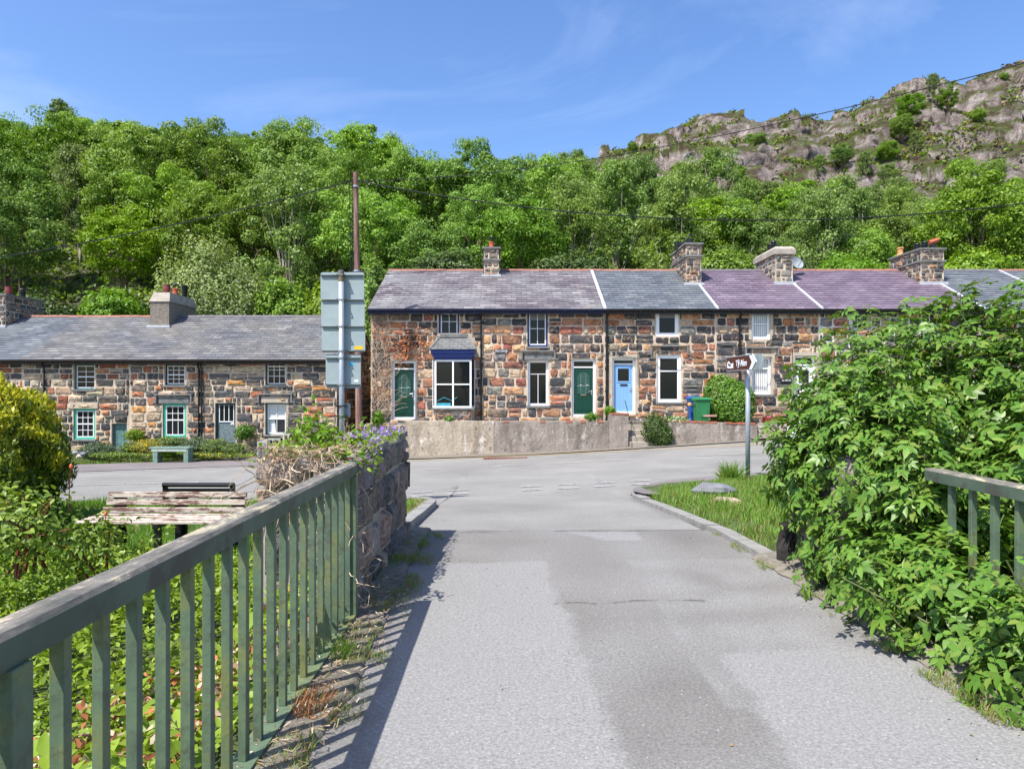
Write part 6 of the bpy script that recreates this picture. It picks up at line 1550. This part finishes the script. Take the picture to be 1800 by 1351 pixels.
# ---- big elder on the right
EB = [(3.57, 5.95, .92, 1.06, 1.0, 1.16), (4.5, 5.3, 1.12, 1.35, 1.2, 1.15), (2.78, 5.35, .72, .56, .78, .86), (2.55, 5.5, .85, .38, .5, .5), (3.62, 4.3, .62, .72, .85, .74), (2.50, 4.75, .2, .34, .62, .46), (2.52, 4.0, .15, .34, .62, .46), (2.56, 3.2, .14, .34, .55, .42), (2.62, 2.5, .06, .3, .5, .26), (3.5, 3.3, .45, .65, .9, .6), (5.6, 4.8, 1.15, 1.3, 1.5, 1.28), (2.66, 4.5, .84, .27, .3, .36)]
def elder():
    root = shrub('elder_bush', 'huge leafy elder bush overhanging the kerb and right-hand railing', 'bush', EB, 17500, None, .148, [ELDER, ELDERY], tmpl=ELD, upw=.75, noise=.38, stems=60, jit=.45, weights=lambda Pq, N: ((Pq[:, 2] > 1.75) & (rng.random(len(Pq)) < .12)).astype(int), loc=(3.4, 5.2, 0), shell=(.7, 1.08), align=None, lump=2.6)
    # ragged shoots standing out of the outline
    S = []; U = []; Nn = []; m = MB()
    for i in range(230):
        b = EB[rng.choice([0, 0, 1, 1, 2, 2, 3, 4, 5, 6, 7, 8, 9, 10])]; d = sph(1)[0]; d[2] = abs(d[2]) * .8; d = unit(d); q = np.array(b[:3]) + d * np.array(b[3:6])
        if any((((q - np.array(b2[:3])) / np.array(b2[3:6])) ** 2).sum() < .85 for b2 in EB if b2 is not b): continue
        if q[0] < 2.5 and q[2] < .9 and rng.random() < .6: continue
        L = rng.uniform(.12, .34); ax = unit(d * .6 + np.array([0, 0, .7]) + rng.normal(size=3) * .25); a = q - ax * .25; e = q + ax * L
        if e[2] > 2.32 and e[1] < 6.2 and rng.random() < .5: continue
        m.tube([a, (a + e) / 2 + rng.normal(size=3) * .015, e], .007, 4, r1=.003)
        for t in np.linspace(.45, 1, 5):
            p = a + (e - a) * t
            for s in (-1, 1):
                w = unit(np.cross(ax, rng.normal(size=3))); S.append(p); U.append(w + ax * .35); Nn.append(ax + rng.normal(size=3) * .25 + np.array([0, 0, .4]))
    S = np.array(S); c = len(S); V, Fc = scatter(*ELD, frames(np.array(Nn), rng, np.array(U)), S, rng.uniform(.1, .19, c)); npmesh('shoot_leaves', V, Fc, [ELDER], root)['kind'] = 'stuff'
    m.build('shoots', [simple('green_stem', (.1, .12, .04), .6, .2, 9, 0)], root)
    # dark interior foliage so the mass is closed
    Pq = []; 
    for b in EB: n = int(1300 * b[3] * b[5]) + 160; d = sph(n); Pq.append(np.array(b[:3]) + d * np.array(b[3:6]) * rng.uniform(.3, .72, n)[:, None])
    Pq = np.concatenate(Pq); Pq = Pq[Pq[:, 2] > .02]; V, Fc = scatter(*LEAF, frames(rng.normal(size=(len(Pq), 3)) + np.array([0, 0, .6]), rng), Pq, rng.uniform(.08, .14, len(Pq))); npmesh('inner_leaves', V, Fc, [ELDER], root)
elder()
# ---- golden conifer
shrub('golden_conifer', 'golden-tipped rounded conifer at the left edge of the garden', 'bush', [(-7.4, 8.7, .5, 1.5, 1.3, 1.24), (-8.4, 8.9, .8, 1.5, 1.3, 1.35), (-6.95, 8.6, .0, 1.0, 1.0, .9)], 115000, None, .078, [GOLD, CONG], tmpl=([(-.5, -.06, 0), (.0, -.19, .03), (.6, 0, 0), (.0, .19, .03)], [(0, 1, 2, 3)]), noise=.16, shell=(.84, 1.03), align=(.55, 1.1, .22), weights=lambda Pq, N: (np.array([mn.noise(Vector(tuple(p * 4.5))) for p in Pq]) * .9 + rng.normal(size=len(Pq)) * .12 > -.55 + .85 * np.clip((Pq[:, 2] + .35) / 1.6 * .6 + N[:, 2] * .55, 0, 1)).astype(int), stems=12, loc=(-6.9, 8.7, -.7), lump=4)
# ---- rose bush
shrub('rose_bush', 'straggly rose bush with red stems and orange buds below the golden conifer', 'bush', [(-3.65, 5.1, .42, .42, .4, .34), (-3.3, 5.35, .2, .38, .35, .28), (-4.1, 5.3, .42, .42, .4, .32)], 2600, None, .05, ROSEL, tmpl=LEAF, noise=.4, shell=(.35, 1.15), stems=16, stemmat=REDSTEM, loc=(-3.5, 5, -.5), lump=3)
rose = next(o for o in bpy.data.objects if o.name == 'rose_bush')
for px, py, D in ((125, 822, 5.1), (186, 905, 5.4)):
    m = MB(); c = P(px, py, D); m.tube([c - Vector((.02, 0, .35)), c - Vector((.01, 0, .1)), c], .0035, 4); m.build('rose_stem', [REDSTEM], rose)
    m = MB(); m.lathe(c.x, c.y, [(.004, c.z - .01), (.013, c.z + .006), (.011, c.z + .02), (.004, c.z + .032)], 7); m.build('rose_bud', [ORANGEF], rose)
# ---- generic field scatter helpers
def field(name, label, kind, pts, tmpl, size, mats, weights=None, up=None, N=None, jit=.5, upw=.8, cat=None, loc=(0, 0, 0), parent=None, group=None):
    Pq = np.array(pts); c = len(Pq); Nn = rng.normal(size=(c, 3)) * jit + np.array([0, 0, upw]) if N is None else N
    V, Fc = scatter(*tmpl, frames(Nn, rng, up), Pq, size if hasattr(size, '__len__') else rng.uniform(.6, 1.3, c) * size)
    mi = np.repeat(rng.choice(len(mats), c, p=weights), len(tmpl[1])) if isinstance(mats, list) and len(mats) > 1 else None
    o = npmesh(name, V, Fc, mats, parent, mi=mi, loc=None if parent else loc)
    if parent: o['kind'] = 'stuff'
    if label and not parent: props(o, label, cat, group, kind)
    return o
def grass(name, label, area, n, h, w, mats, wts=None, zf=ground_z, loc=(0, 0, 0), dens=None, lean=.45):
    B = ([(0, -.5 * w / h, 0), (0, .5 * w / h, 0), (.12, .32 * w / h, .55), (.12, -.32 * w / h, .55), (.42, .03 * w / h, 1), (.42, -.03 * w / h, 1)], [(0, 1, 2, 3), (3, 2, 4, 5)])
    pts = []
    while len(pts) < n:
        x, y = rng.uniform(area[0], area[1]), rng.uniform(area[2], area[3])
        if dens and rng.random() > dens(x, y): continue
        pts.append((x, y, zf(x, y) - .01))
    Pq = np.array(pts); a = rng.uniform(0, 6.28, n); up = np.stack([np.cos(a), np.sin(a), np.zeros(n)], 1); N = np.array([[0, 0, 1.]]) + rng.normal(size=(n, 3)) * lean * .5
    cl = np.array([.7 + .6 * mn.noise(Vector((p[0] * 2.2, p[1] * 2.2, 0))) for p in Pq])
    V, Fc = scatter(*B, frames(N, rng, up), Pq, rng.uniform(.5, 1.2, n) * h * np.clip(cl, .35, 1.3))
    mi = np.repeat(rng.choice(len(mats), n, p=wts), 2) if len(mats) > 1 else None
    o = npmesh(name, V, Fc, mats, mi=mi, loc=loc); o['kind'] = 'stuff'; o['label'] = label; return o
PIN = [(2.0, 11.05), (2.35, 10.9), (2.7, 11.6), (3.3, 12.25), (4.0, 13.0), (5.2, 13.65), (7, 14.2), (11, 15.2)]
def verge_in(x, y):
    if x < kerb_xr(y) + .1 or y > interp(PIN, x): return 0
    if x > 2.4 and 4.6 < y < 6.0: return .2
    return .55 + .45 * sst(-.2, .2, mn.noise(Vector((x * 1.4, y * 1.4, 5))))
grass('grass_verge', 'long bright grass on the verge around the brown finger sign', (2.1, 9.0, 5.9, 14.4), 95000, .13, .011, [GRASS, DRYG, GRASS2], [.5, .12, .38], dens=verge_in, loc=(4, 10, 0))
def gard(x, y):
    if y > interp([(-12, 11.0), (-3, 11.1), (-2.2, 10.6), (-1.7, 9.8)], x): return 0
    if x > -1.72 and y < 7: return 0
    return 1
grass('garden_grass', 'bright garden grass around the benches', (-10.5, -1.35, 5.8, 11.3), 78000, .15, .012, [GRASS2, DRYG], [.96, .04], dens=gard, loc=(-4, 8, -.4))
grass('verge_tufts', 'sparse dry and green grass tufts on the dirt strip under the railing', (-1.0, -.66, 1.2, 6.9), 8500, .06, .005, [DRYG, GRASS], [.5, .5], zf=dirtz, dens=lambda x, y: (mn.noise(Vector((x * 5, y * 2.6, 3))) > -.02) * sst(-.62, -.8, x), loc=(-.9, 3, 0), lean=1.3)
grass('verge_tufts', 'thin grass tufts along the broken road edge under the elder bush', (2.05, 2.5, 2.4, 7.0), 3600, .06, .005, [GRASS, DRYG], [.7, .3], zf=lambda x, y: base_z(x, y) + .02, dens=lambda x, y: (mn.noise(Vector((x * 3, y * 3.1, 9))) > .12) * (x > kerb_xr(y) - .22) * (x < kerb_xr(y) + .1), loc=(2.3, 4, 0), lean=1.2)
grass('verge_tufts', 'dry grass behind the left kerb at the end of the stone wall', (-1.7, -1.2, 6.9, 10.6), 4200, .07, .007, [DRYG, GRASS], [.55, .45], zf=ground_z, dens=lambda x, y: 1, loc=(-1.4, 9, -.2), lean=1)
grass('verge_tufts', 'dark weeds along the shaded foot of the stone wall', (-1.06, -.78, 4.6, 7.0), 2600, .10, .008, [GRASS2], None, zf=lambda x, y: base_z(x, y), dens=lambda x, y: sst(-.78, -1.0, x) * (mn.noise(Vector((x * 2, y * 2.2, 1))) > -.1), loc=(-1, 6, 0), lean=1.2)
# litter: dead stems, fallen leaves
pts = [(x, y, dirtz(x, y) + .008) for x, y in zip(rng.uniform(-1.06, -.72, 1500), rng.uniform(1.0, 5.2, 1500)) if rng.random() < sst(-.66, -.95, x) * .9 + .05]
o = field('leaf_litter', 'dry leaf and twig litter on the dirt strip under the railing', 'stuff', pts, ([(-.5, -.06, 0), (.5, -.05, .08), (.5, .05, .08), (-.5, .06, 0)], [(0, 1, 2, 3)]), .042, [DEADV, DRYG], [.7, .3], jit=.45, upw=1.2, loc=(-.9, 3, 0))
# grit on the side road
n = 1500; gx = rng.uniform(-1, 2.3, n); gy = rng.uniform(1.8, 9, n); ed = np.minimum(gx + 1.0, 2.3 - gx); kp = rng.random(n) < np.exp(-ed / .35) * .9 + .03; gx, gy = gx[kp], gy[kp]
field('road_grit', 'loose pale grit scattered along the road edges', 'stuff', [(x, y, base_z(x, y) + .006) for x, y in zip(gx, gy)], DIAMOND, .016, [KERB, DRYG], [.8, .2], jit=.4, upw=1, loc=(0, 4, 0))
# ---- undergrowth left of railing
def uh(x, y): return max(.06, .30 + .34 * mn.noise(Vector((x * .9, y * .9, 2))) + .14 * mn.noise(Vector((x * 3, y * 3, 7)))) * (1 + .35 * sst(-2.0, -5, x)) * (1 - .8 * sst(5.6, 7.2, y))
def un_pts(n, x0, x1, y0, y1, lo=.62, hi=1.05):
    out = []
    for _ in range(n):
        x, y = rng.uniform(x0, x1), rng.uniform(y0, y1)
        if x > -1.12 and y < 4.5: continue
        if x > -1.8 and y > 4.3: continue
        out.append((x, y, ground_z(x, y) + uh(x, y) * rng.uniform(lo, hi)))
    return out
field('undergrowth', 'dense bramble and nettle undergrowth between the railing and the garden', 'stuff', un_pts(36000, -6.8, -1.1, 1.0, 7.2), LEAF, .062, UNDER, jit=.6, upw=1.0, loc=(-3, 4, -.4))
field('undergrowth', 'dry reddish brown leaves among the stems behind the railing', 'stuff', un_pts(3200, -2.2, -1.25, 2.0, 4.3, .3, 1.1), LEAF, .05, [DEADL, DEADV], [.5, .5], jit=1, upw=.4, loc=(-1.7, 3, -.4))
field('undergrowth', 'big soft dock leaves behind the railing bars', 'stuff', un_pts(120, -2.2, -1.3, 1.6, 4.4, .7, 1.2), LEAF, .15, UNDER, jit=.4, upw=1.2, loc=(-1.7, 3, -.4))
field('undergrowth', 'small leaved weeds on the garden slope below the bench', 'stuff', un_pts(9000, -7.5, -2.0, 4.2, 7.4, .3, 1.3), LEAF, .05, UNDER, jit=.6, upw=1.0, loc=(-4, 6, -.4))
bc = [P(rng.uniform(225, 420), rng.uniform(925, 955), rng.uniform(6.6, 7.3)) for _ in range(60)]; bc = [(p.x, p.y, ground_z(p.x, p.y) + .16) for p in bc]
field('buttercups', 'small yellow buttercups in the grass in front of the white bench', 'stuff', bc, DIAMOND, .03, [YELF], jit=.3, upw=1, loc=(-4, 7, -.3))
# ---- dead ivy on the wall end, living sprigs and bellflowers
def strands(n, f, L, seg, r, mat, name, root, n3=3):
    m = MB()
    for i in range(n):
        p, d = f(); p = Vector(p); d = Vector(d).normalized(); pts = [p]
        for k in range(seg):
            d = (d + Vector(rng.normal(size=3)) * .42 + Vector((0, 0, -.08))).normalized(); p = p + d * L / seg; pts.append(p)
        m.tube(pts, r * rng.uniform(.5, 1.4), n3, cap=False, r1=r * .4)
    return m.build(name, [mat], root)
root = empty('dead_climber', (-1.35, 4.5, 0), 'tangle of dry tan climber stems heaped on the wall end beside the railing', 'climbing plant')
def f_top():
    t = rng.random(); y = 4.36 + 1.5 * t ** 1.3; x = rng.uniform(-1.62, -1.1 - .1 * t); return (x, y, 1.03 + rng.uniform(0, .09) * (1 - t * .6)), (rng.normal(), rng.normal(), -.15)
strands(620, f_top, .22, 6, .003, DEADV, 'stem', root)
strands(90, lambda: ((rng.uniform(-1.65, -1.2), rng.uniform(4.3, 4.5), rng.uniform(.75, 1.06)), (rng.normal(), rng.normal() * .5, -.5)), .35, 6, .0042, DEADV, 'stem', root)
strands(100, lambda: ((rng.uniform(-1.14, -1.045), rng.uniform(4.36, 4.46), rng.uniform(.15, 1.0)), (rng.normal() * .25, rng.normal() * .4, -1)), .3, 6, .0036, DEADV, 'stem', root)
strands(6, lambda: ((rng.uniform(-1.06, -1.0), rng.uniform(4.45, 4.65), rng.uniform(.1, .6)), (.5, rng.normal(), rng.normal() * .4)), .3, 6, .004, DEADV, 'stem', root)
field('dry_leaves', None, None, [f_top()[0] for _ in range(500)], LEAF, .035, [DEADL, DEADV], [.5, .5], jit=1, parent=root)
root = empty('vine', (-1.4, 4.7, 1.05), 'yellow-green leafy vine sprouting above the dry stems on the wall end', 'climbing plant')
vp = []; m = MB()
for px, py, D, L in ((545, 728, 4.9, 14), (560, 745, 4.8, 16), (575, 752, 4.9, 12), (535, 760, 4.8, 14), (520, 770, 4.7, 10), (600, 760, 5.0, 8), (630, 752, 5.1, 8), (480, 818, 4.6, 7), (445, 824, 4.6, 5), (640, 800, 4.5, 5), (655, 815, 4.45, 4), (590, 800, 4.5, 6), (560, 790, 4.6, 14), (545, 810, 4.6, 9), (528, 790, 4.7, 10)):
    tip = P(px, py, D); b = Vector((max(min(tip.x, -1.15), -1.6), tip.y + rng.uniform(0, .1), 1.02)); m.tube([b, b.lerp(tip, .5) + Vector((0, 0, .03)), tip], .004, 4, r1=.002)
    for k in range(L * 6): t = rng.uniform(.1, 1.05); q = b.lerp(tip, t); vp.append((q.x + rng.normal() * .045, q.y + rng.normal() * .045, q.z + rng.normal() * .04))
m.build('stem', [REDSTEM], root)
vp += [tuple(np.array(f_top()[0]) + np.array([0, 0, .03])) for _ in range(260)]
field('leaves', None, None, vp, LEAF, .055, [LIMEL, UNDER], [.6, .4], jit=.7, upw=.8, parent=root)
root = empty('bellflower', (-1.15, 5.6, 1.06), 'mound of purple bellflowers spilling over the top of the stone wall', 'flowers')
fp = [(rng.uniform(-1.34, -1.0), rng.uniform(4.95, 6.5)) for _ in range(1100)]; fp = [(x, y, 1.07 + .07 * (1 + mn.noise(Vector((x * 9, y * 5, 0)))) * rng.uniform(.2, 1)) for x, y in fp]
fp += [(rng.uniform(-1.04, -.99), rng.uniform(4.9, 5.3), rng.uniform(.86, 1.1)) for _ in range(120)]
field('petals', None, None, fp[:300] + fp[-45:], ([(-.5, -.1, 0), (0, -.5, .1), (.5, .1, 0), (.1, .5, .1)], [(0, 1, 2, 3)]), .026, [PURPLE], jit=.6, upw=.5, parent=root)
field('leaves', None, None, [(x, y, z - .03) for x, y, z in fp[250:]], LEAF, .03, [UNDER], jit=.7, parent=root)
# ---- dried creeper on the end cottage
root = empty('wall_creeper', (rx(690), RY - .1, .2), 'dry orange-leaved creeper climbing the corner of the bay window cottage', 'climbing plant')
def fc_(): px = 656 + 30 * rng.random() ** 1.5; q = P(px, rng.uniform(560, 735), RY - .07); return (q.x, q.y, q.z), (rng.normal() * .5, 0, 1)
m = MB()
for i in range(210):
    (x, y, z), _ = fc_(); p = Vector((x, y, z)); d = Vector((rng.normal() * .3, 0, 1)).normalized(); pts = [p]
    for k in range(6):
        d = (d + Vector((rng.normal() * .4 + .06, 0, rng.normal() * .25))).normalized(); p = p + d * .16; p.y = RY - .07 - rng.uniform(0, .06); p.z = min(p.z, 4.5); p.x = max(p.x, RX0 if (RX0 := rx(653)) else 0); pts.append(p.copy())
    m.tube(pts, .009, 3, cap=False, r1=.004)
for px0, py0, dx, dy in ((700, 548, 60, 5), (730, 550, 70, 6), (1045, 550, 35, 12), (1075, 552, 30, 25), (1105, 556, -25, 12), (800, 552, 12, 18), (1120, 560, -30, 6)):
    pts = [P(px0 + dx * t / 5 + rng.normal() * 2, py0 + dy * t / 5 + rng.normal() * 3, RY - .1) for t in range(6)]; m.tube(pts, .012, 4, cap=False)
m.build('stem', [DEADV], root)
cp = []
for i in range(400):
    px, py = rng.normal(722, 20), rng.normal(596, 13) 
    if rng.random() < .3: px, py = rng.normal(712, 9), rng.normal(617, 11)
    if not (668 < px < 775 and 565 < py < 690): continue
    q = P(px, py, RY - .09); cp.append((q.x, q.y - rng.uniform(0, .05), q.z))
cp = np.array(cp); field('dry_leaves', None, None, cp, LEAF, .1, [DEADL], N=rng.normal(size=(len(cp), 3)) * .5 + np.array([0, -1, .3]), parent=root)
# ---- hedge, garden shrubs by the terrace
X = lambda px, D: (px - CX) / F * D
Z = lambda py, D: EYE - (py - HY) / F * D
shrub('privet_hedge', 'large rounded clipped privet bush above the retaining wall by the brown sign', 'hedge', [(X(1272, 26.2), 26.42, 1.1, .72, .42, .92), (X(1303, 25.8), 26.05, .85, .62, .6, .86), (X(1288, 26), 26.25, .95, .7, .55, .9)], 9500, None, .085, PRIV, tmpl=DIAMOND, noise=.12, stems=6, loc=(X(1280, 26), 26, .1), shell=(.78, 1.02), box=.85)
shrub('dark_shrub', 'dark drooping evergreen shrub hanging over the wall right of the steps', 'bush', [(X(1153, 25.2), 25.3, -.02, .5, .35, .55), (X(1165, 25.2), 25.25, -.3, .4, .3, .38)], 3200, None, .075, DARKL, tmpl=DIAMOND, noise=.35, shell=(.6, 1.1), stems=6, loc=(X(1153, 25.2), 25.4, -.5), upw=-.1)
o = shrub('white_flowers', 'low cushion of small white flowers on the wall left of the bins', 'flowers', [(X(1188, 25.6), 25.65, .22, .5, .22, .22)], 1100, None, .06, [LIMEL, WHITEF], tmpl=DIAMOND, weights=[.72, .28], shell=(.6, 1.1), loc=(X(1188, 25.6), 25.65, .1))
for i, (px, py, w, h, D, mt, lab) in enumerate(((665, 735, 20, 22, 25.6, LIMEL, 'leafy weed growing at the foot of the end cottage corner'), (1072, 722, 16, 12, 25.75, LIMEL, 'bright weed clump beside the downpipe left of the pale blue door'), (1040, 732, 20, 10, 25.7, PRIV, 'low green weeds at the sill of the second green door'), (790, 736, 10, 5, 25.8, PRIV, 'tiny green tuft under the bay window'), (1388, 781, 20, 6, 24.9, LIMEL, 'green weed at the wall foot below the trough'), (650, 640, 9, 52, 38, LIMEL, 'sunlit bright green shrub at the back of the alley'))):
    shrub('weed', lab, 'weed', [(X(px, D), D, Z(py, D), w / 2 * D / F * 1.2, .3, h / 2 * D / F * 1.3)], 420 if D < 30 else 1600, None, .09 if D < 30 else .16, mt, tmpl=LEAF, noise=.4, shell=(.3, 1.1))
# ---- beds in front of the low cottages
beds = [(172, 793, 26, 22, 25.6, [LAV], 'blue-green bushy lavender left of the little hatch door'), (232, 788, 12, 18, 25.9, [LAV, UNDER], 'small grey-green bush right of the little hatch door'), (262, 786, 24, 20, 25.8, [YELF, LAV], 'yellow flowering clump under the mint green window'), (300, 776, 28, 12, 26.4, [LAV, UNDER], 'soft grey-green plants directly below the mint window'),
        (345, 784, 20, 24, 25.8, [LAV], 'spiky lavender bush at the foot of the downpipes'), (378, 786, 22, 20, 25.6, [LAV, UNDER], 'wide lavender mound left of the glazed door'), (412, 790, 20, 16, 25.6, [LAV, UNDER], 'lavender mound beside the dark block'), (430, 760, 13, 20, 27.4, [PRIV, DARKL], 'climbing green shrub right of the grey glazed door'), (238, 765, 10, 16, 27.6, [UNDER], 'green weeds on the wall right of the hatch door'), (205, 800, 40, 7, 25.0, [UNDER, LAV], 'low trailing plants along the tarmac edge'), (340, 800, 95, 6, 25.0, [UNDER, LAV, YELF], 'thin line of low plants edging the tarmac'), (520, 768, 20, 24, 26.6, [LAV, UNDER], 'tall pale reeds right of the crate stand'), (550, 790, 34, 14, 26.4, [UNDER, DARKL], 'weeds at the foot of the corner of the low end cottage'), (300, 796, 14, 8, 25.0, [LIMEL], 'bright green patch under the green plank bench'), (95, 800, 30, 22, 25, [DARKL], 'dark bush between the conifer and the hatch door')]
for px, py, w, h, D, mt, lab in beds:
    k = len(mt); wt = {1: [1.], 2: [.62, .38], 3: [.45, .4, .15]}[k]
    shrub('garden_plant', lab, 'plant', [(X(px, D), D, Z(py, D), w * D / F, .55 if w < 30 else .25, h * .62 * D / F)], int(900 + w * h * 5), None, .085, mt, tmpl=([(-.5, 0, 0), (0, -.17, .03), (.5, 0, 0), (0, .17, .03)], [(0, 1, 2, 3)]), weights=wt, noise=.5, shell=(.45, 1.15), align=(.35, 1, .4), group='plants in the beds of the low cottages', lump=3)
grass('bed_soil_grass', 'patchy low growth in the beds of the low cottages', (-17.5, -7.2, 24.2, 27.8), 9000, .14, .02, [GRASS2, DRYG], [.7, .3], zf=base_z, dens=lambda x, y: y > interp([(-20, 23.3), (-15.3, 23.95), (-8.7, 26.4), (-7, 27.3)], x), loc=(-12, 26, -1))
for k, (px, py) in enumerate(((133, 797), (140, 803), (147, 799))):
    g = P(px, py, 24.9); boulder(['white cobble beside the lavender', 'rounded pale cobble at the tarmac edge', 'small dark cobble among the white ones'][k], (g.x, g.y, g.z + .03), (.13, .1, .09), [KERB, SANDST, GREYROCK][k], 12 + k, name='cobble', cat='stone')
# ---- bigger shrubs behind the roofs
shrub('hawthorn', 'pale flowering hawthorn rising behind the plain rendered chimney', 'tree', [(X(368, 39), 39, 6.3, 2.6, 2.2, 3.5), (X(420, 39), 39.3, 5.2, 1.9, 2, 2.7), (X(318, 39), 39.4, 5.4, 1.7, 2, 2.8)], 26000, None, .17, HAW, tmpl=DIAMOND, noise=.38, stems=8, shell=(.62, 1.08), loc=(X(368, 39), 39, .8), lump=3.5)
shrub('lime_shrub', 'vivid lime green shrub behind the violet roof right of the satellite dish', 'tree', [(X(1490, 38), 38.2, 7.0, 1.9, 1.6, 2.0), (X(1550, 38), 38.6, 6.2, 2.2, 1.7, 1.9), (X(1440, 38), 38.4, 6.2, 1.5, 1.4, 1.6)], 13000, None, .17, LIMEL, tmpl=DIAMOND, noise=.4, stems=6, shell=(.6, 1.08), loc=(X(1500, 38), 38, 1), lump=3.5)
for i, (px, py, w, h, mt, lab) in enumerate(((200, 545, 52, 34, OAK, 'broad-leaved bush behind the red ridge tiles of the low cottages'), (60, 560, 60, 40, DARKL, 'dark bush behind the leftmost stone chimney'), (500, 550, 60, 50, OAK, 'rounded green bush behind the low end cottage ridge'), (585, 560, 50, 60, UNDER, 'light green bush behind the road sign'), (655, 520, 26, 60, OAK, 'green shrub filling the gap left of the end cottage gable'), (1000, 470, 70, 24, DARKL, 'dark bush behind the long purple-grey roof'), (1280, 470, 60, 26, OAK, 'bush between the two middle chimneys'), (1720, 470, 70, 26, OAK, 'bush behind the blue-grey roof on the right'), (780, 470, 60, 24, DARKL, 'dark undergrowth behind the end cottage ridge'))):
    D = 38 + (i % 3) * .5
    shrub('wood_edge_bush', lab, 'bush', [(X(px, D), D, Z(py, D) - .6, w * D / F, 1.3, h * D / F + .6)], int(w * h * 2.6 + 1500), None, .2, mt, tmpl=DIAMOND, noise=.45, shell=(.6, 1.08), stems=4, group='bushes at the edge of the wood', lump=3)
# ---- shrubs and small trees on the crag
for i, (px, tt, s, lab) in enumerate(((1400, .235, .5, 'dark'), (1440, .32, .4, 'conical'), (1300, .31, .35, 'small'), (1560, .33, .5, 'round'), (1600, .395, .75, 'dark'), (1640, .41, .6, 'dark'), (1665, .415, .55, 'round'), (1720, .4, .35, 'lone'), (1112, .352, .3, 'tiny'), (1500, .405, .22, 'tiny'), (1318, .37, .25, 'tiny'), (1335, .36, .35, 'pale'), (1480, .33, .55, 'low'), (1520, .31, .6, 'spreading'), (1250, .30, .4, 'loose'), (1690, .31, .5, 'loose'), (1745, .30, .6, 'broad'), (1560, .28, .7, 'broad'), (1195, .305, .4, 'loose'), (1765, .455, .3, 'tiny'), (1585, .37, .6, 'dark'), (1610, .355, .5, 'dark'))):
    # find where the view ray meets the crag
    yy = 88
    while yy < 150 and (rock_z(px, yy) - EYE) / yy < tt - .012: yy += 1.0
    place_tree((px - CX) / F * yy, yy, [3, 6, 1, 0][i % 4], s * 1.1, f'{lab} stunted tree clinging to the crag, number of clumps apart at slope place {px - 1000} across' if False else f'{lab} stunted tree clinging to the rocky crag', 'stunted trees on the crag', z=rock_z(px, yy) - .6)

# ---- ferns and brambles covering the wood's floor just behind the roofs
pts = []
while len(pts) < 42000:
    y_ = rng.uniform(36.5, 66) if rng.random() < .75 else rng.uniform(60, 92); px_r = rng.uniform(-80, 1880); x_ = (px_r - CX) / F * y_
    pts.append((x_, y_, hill_z(x_, y_) + rng.uniform(.0, .9) * (.6 + mn.noise(Vector((x_ * .5, y_ * .5, 0))))))
field('forest_floor', 'ferns and brambles covering the floor of the wood', 'stuff', pts, DIAMOND, .42, [OAK, DARKL, UNDER], [.4, .4, .2], jit=.6, upw=.8, loc=(0, 50, 5))

pts = []
while len(pts) < 22000:
    px_r = rng.uniform(1000, 1900); y_ = rng.uniform(90, 150); x_ = (px_r - CX) / F * y_
    if mn.noise(Vector((x_ * .13, y_ * .1, 4))) + .5 * mn.noise(Vector((x_ * .4, y_ * .4, 1))) < .12: continue
    pts.append((x_, y_, rock_z(px_r, y_) + rng.uniform(.0, .5)))
field('heather', 'patches of heather, bracken and gorse on the ledges of the crag', 'stuff', pts, DIAMOND, .6, [OAK, DARKL, simple('brown_heather', (.13, .08, .06), .95, .3, 3, 0), DRYG], [.4, .2, .3, .1], jit=.7, upw=.6, loc=(50, 120, 50))

grass('dry_tussock', 'rusty orange dry grass tussock on the dirt strip by the railing', (-.97, -.84, 3.0, 3.35), 420, .11, .006, [DEADL, DRYG], [.7, .3], zf=dirtz, loc=(-.9, 3.2, 0), lean=1.8)
grass('dry_tussock', 'green grass tussock in the dirt strip beside the railing', (-.97, -.88, 3.62, 3.8), 260, .12, .006, [GRASS], None, zf=dirtz, loc=(-.9, 3.7, 0), lean=1.1)
grass('verge_tufts', 'tall weed tuft at the foot of the finger sign post', (4.05, 4.3, 12.9, 13.1), 420, .42, .02, [GRASS2, DRYG], [.8, .2], zf=ground_z, loc=(4.2, 13, -.2), lean=.9)
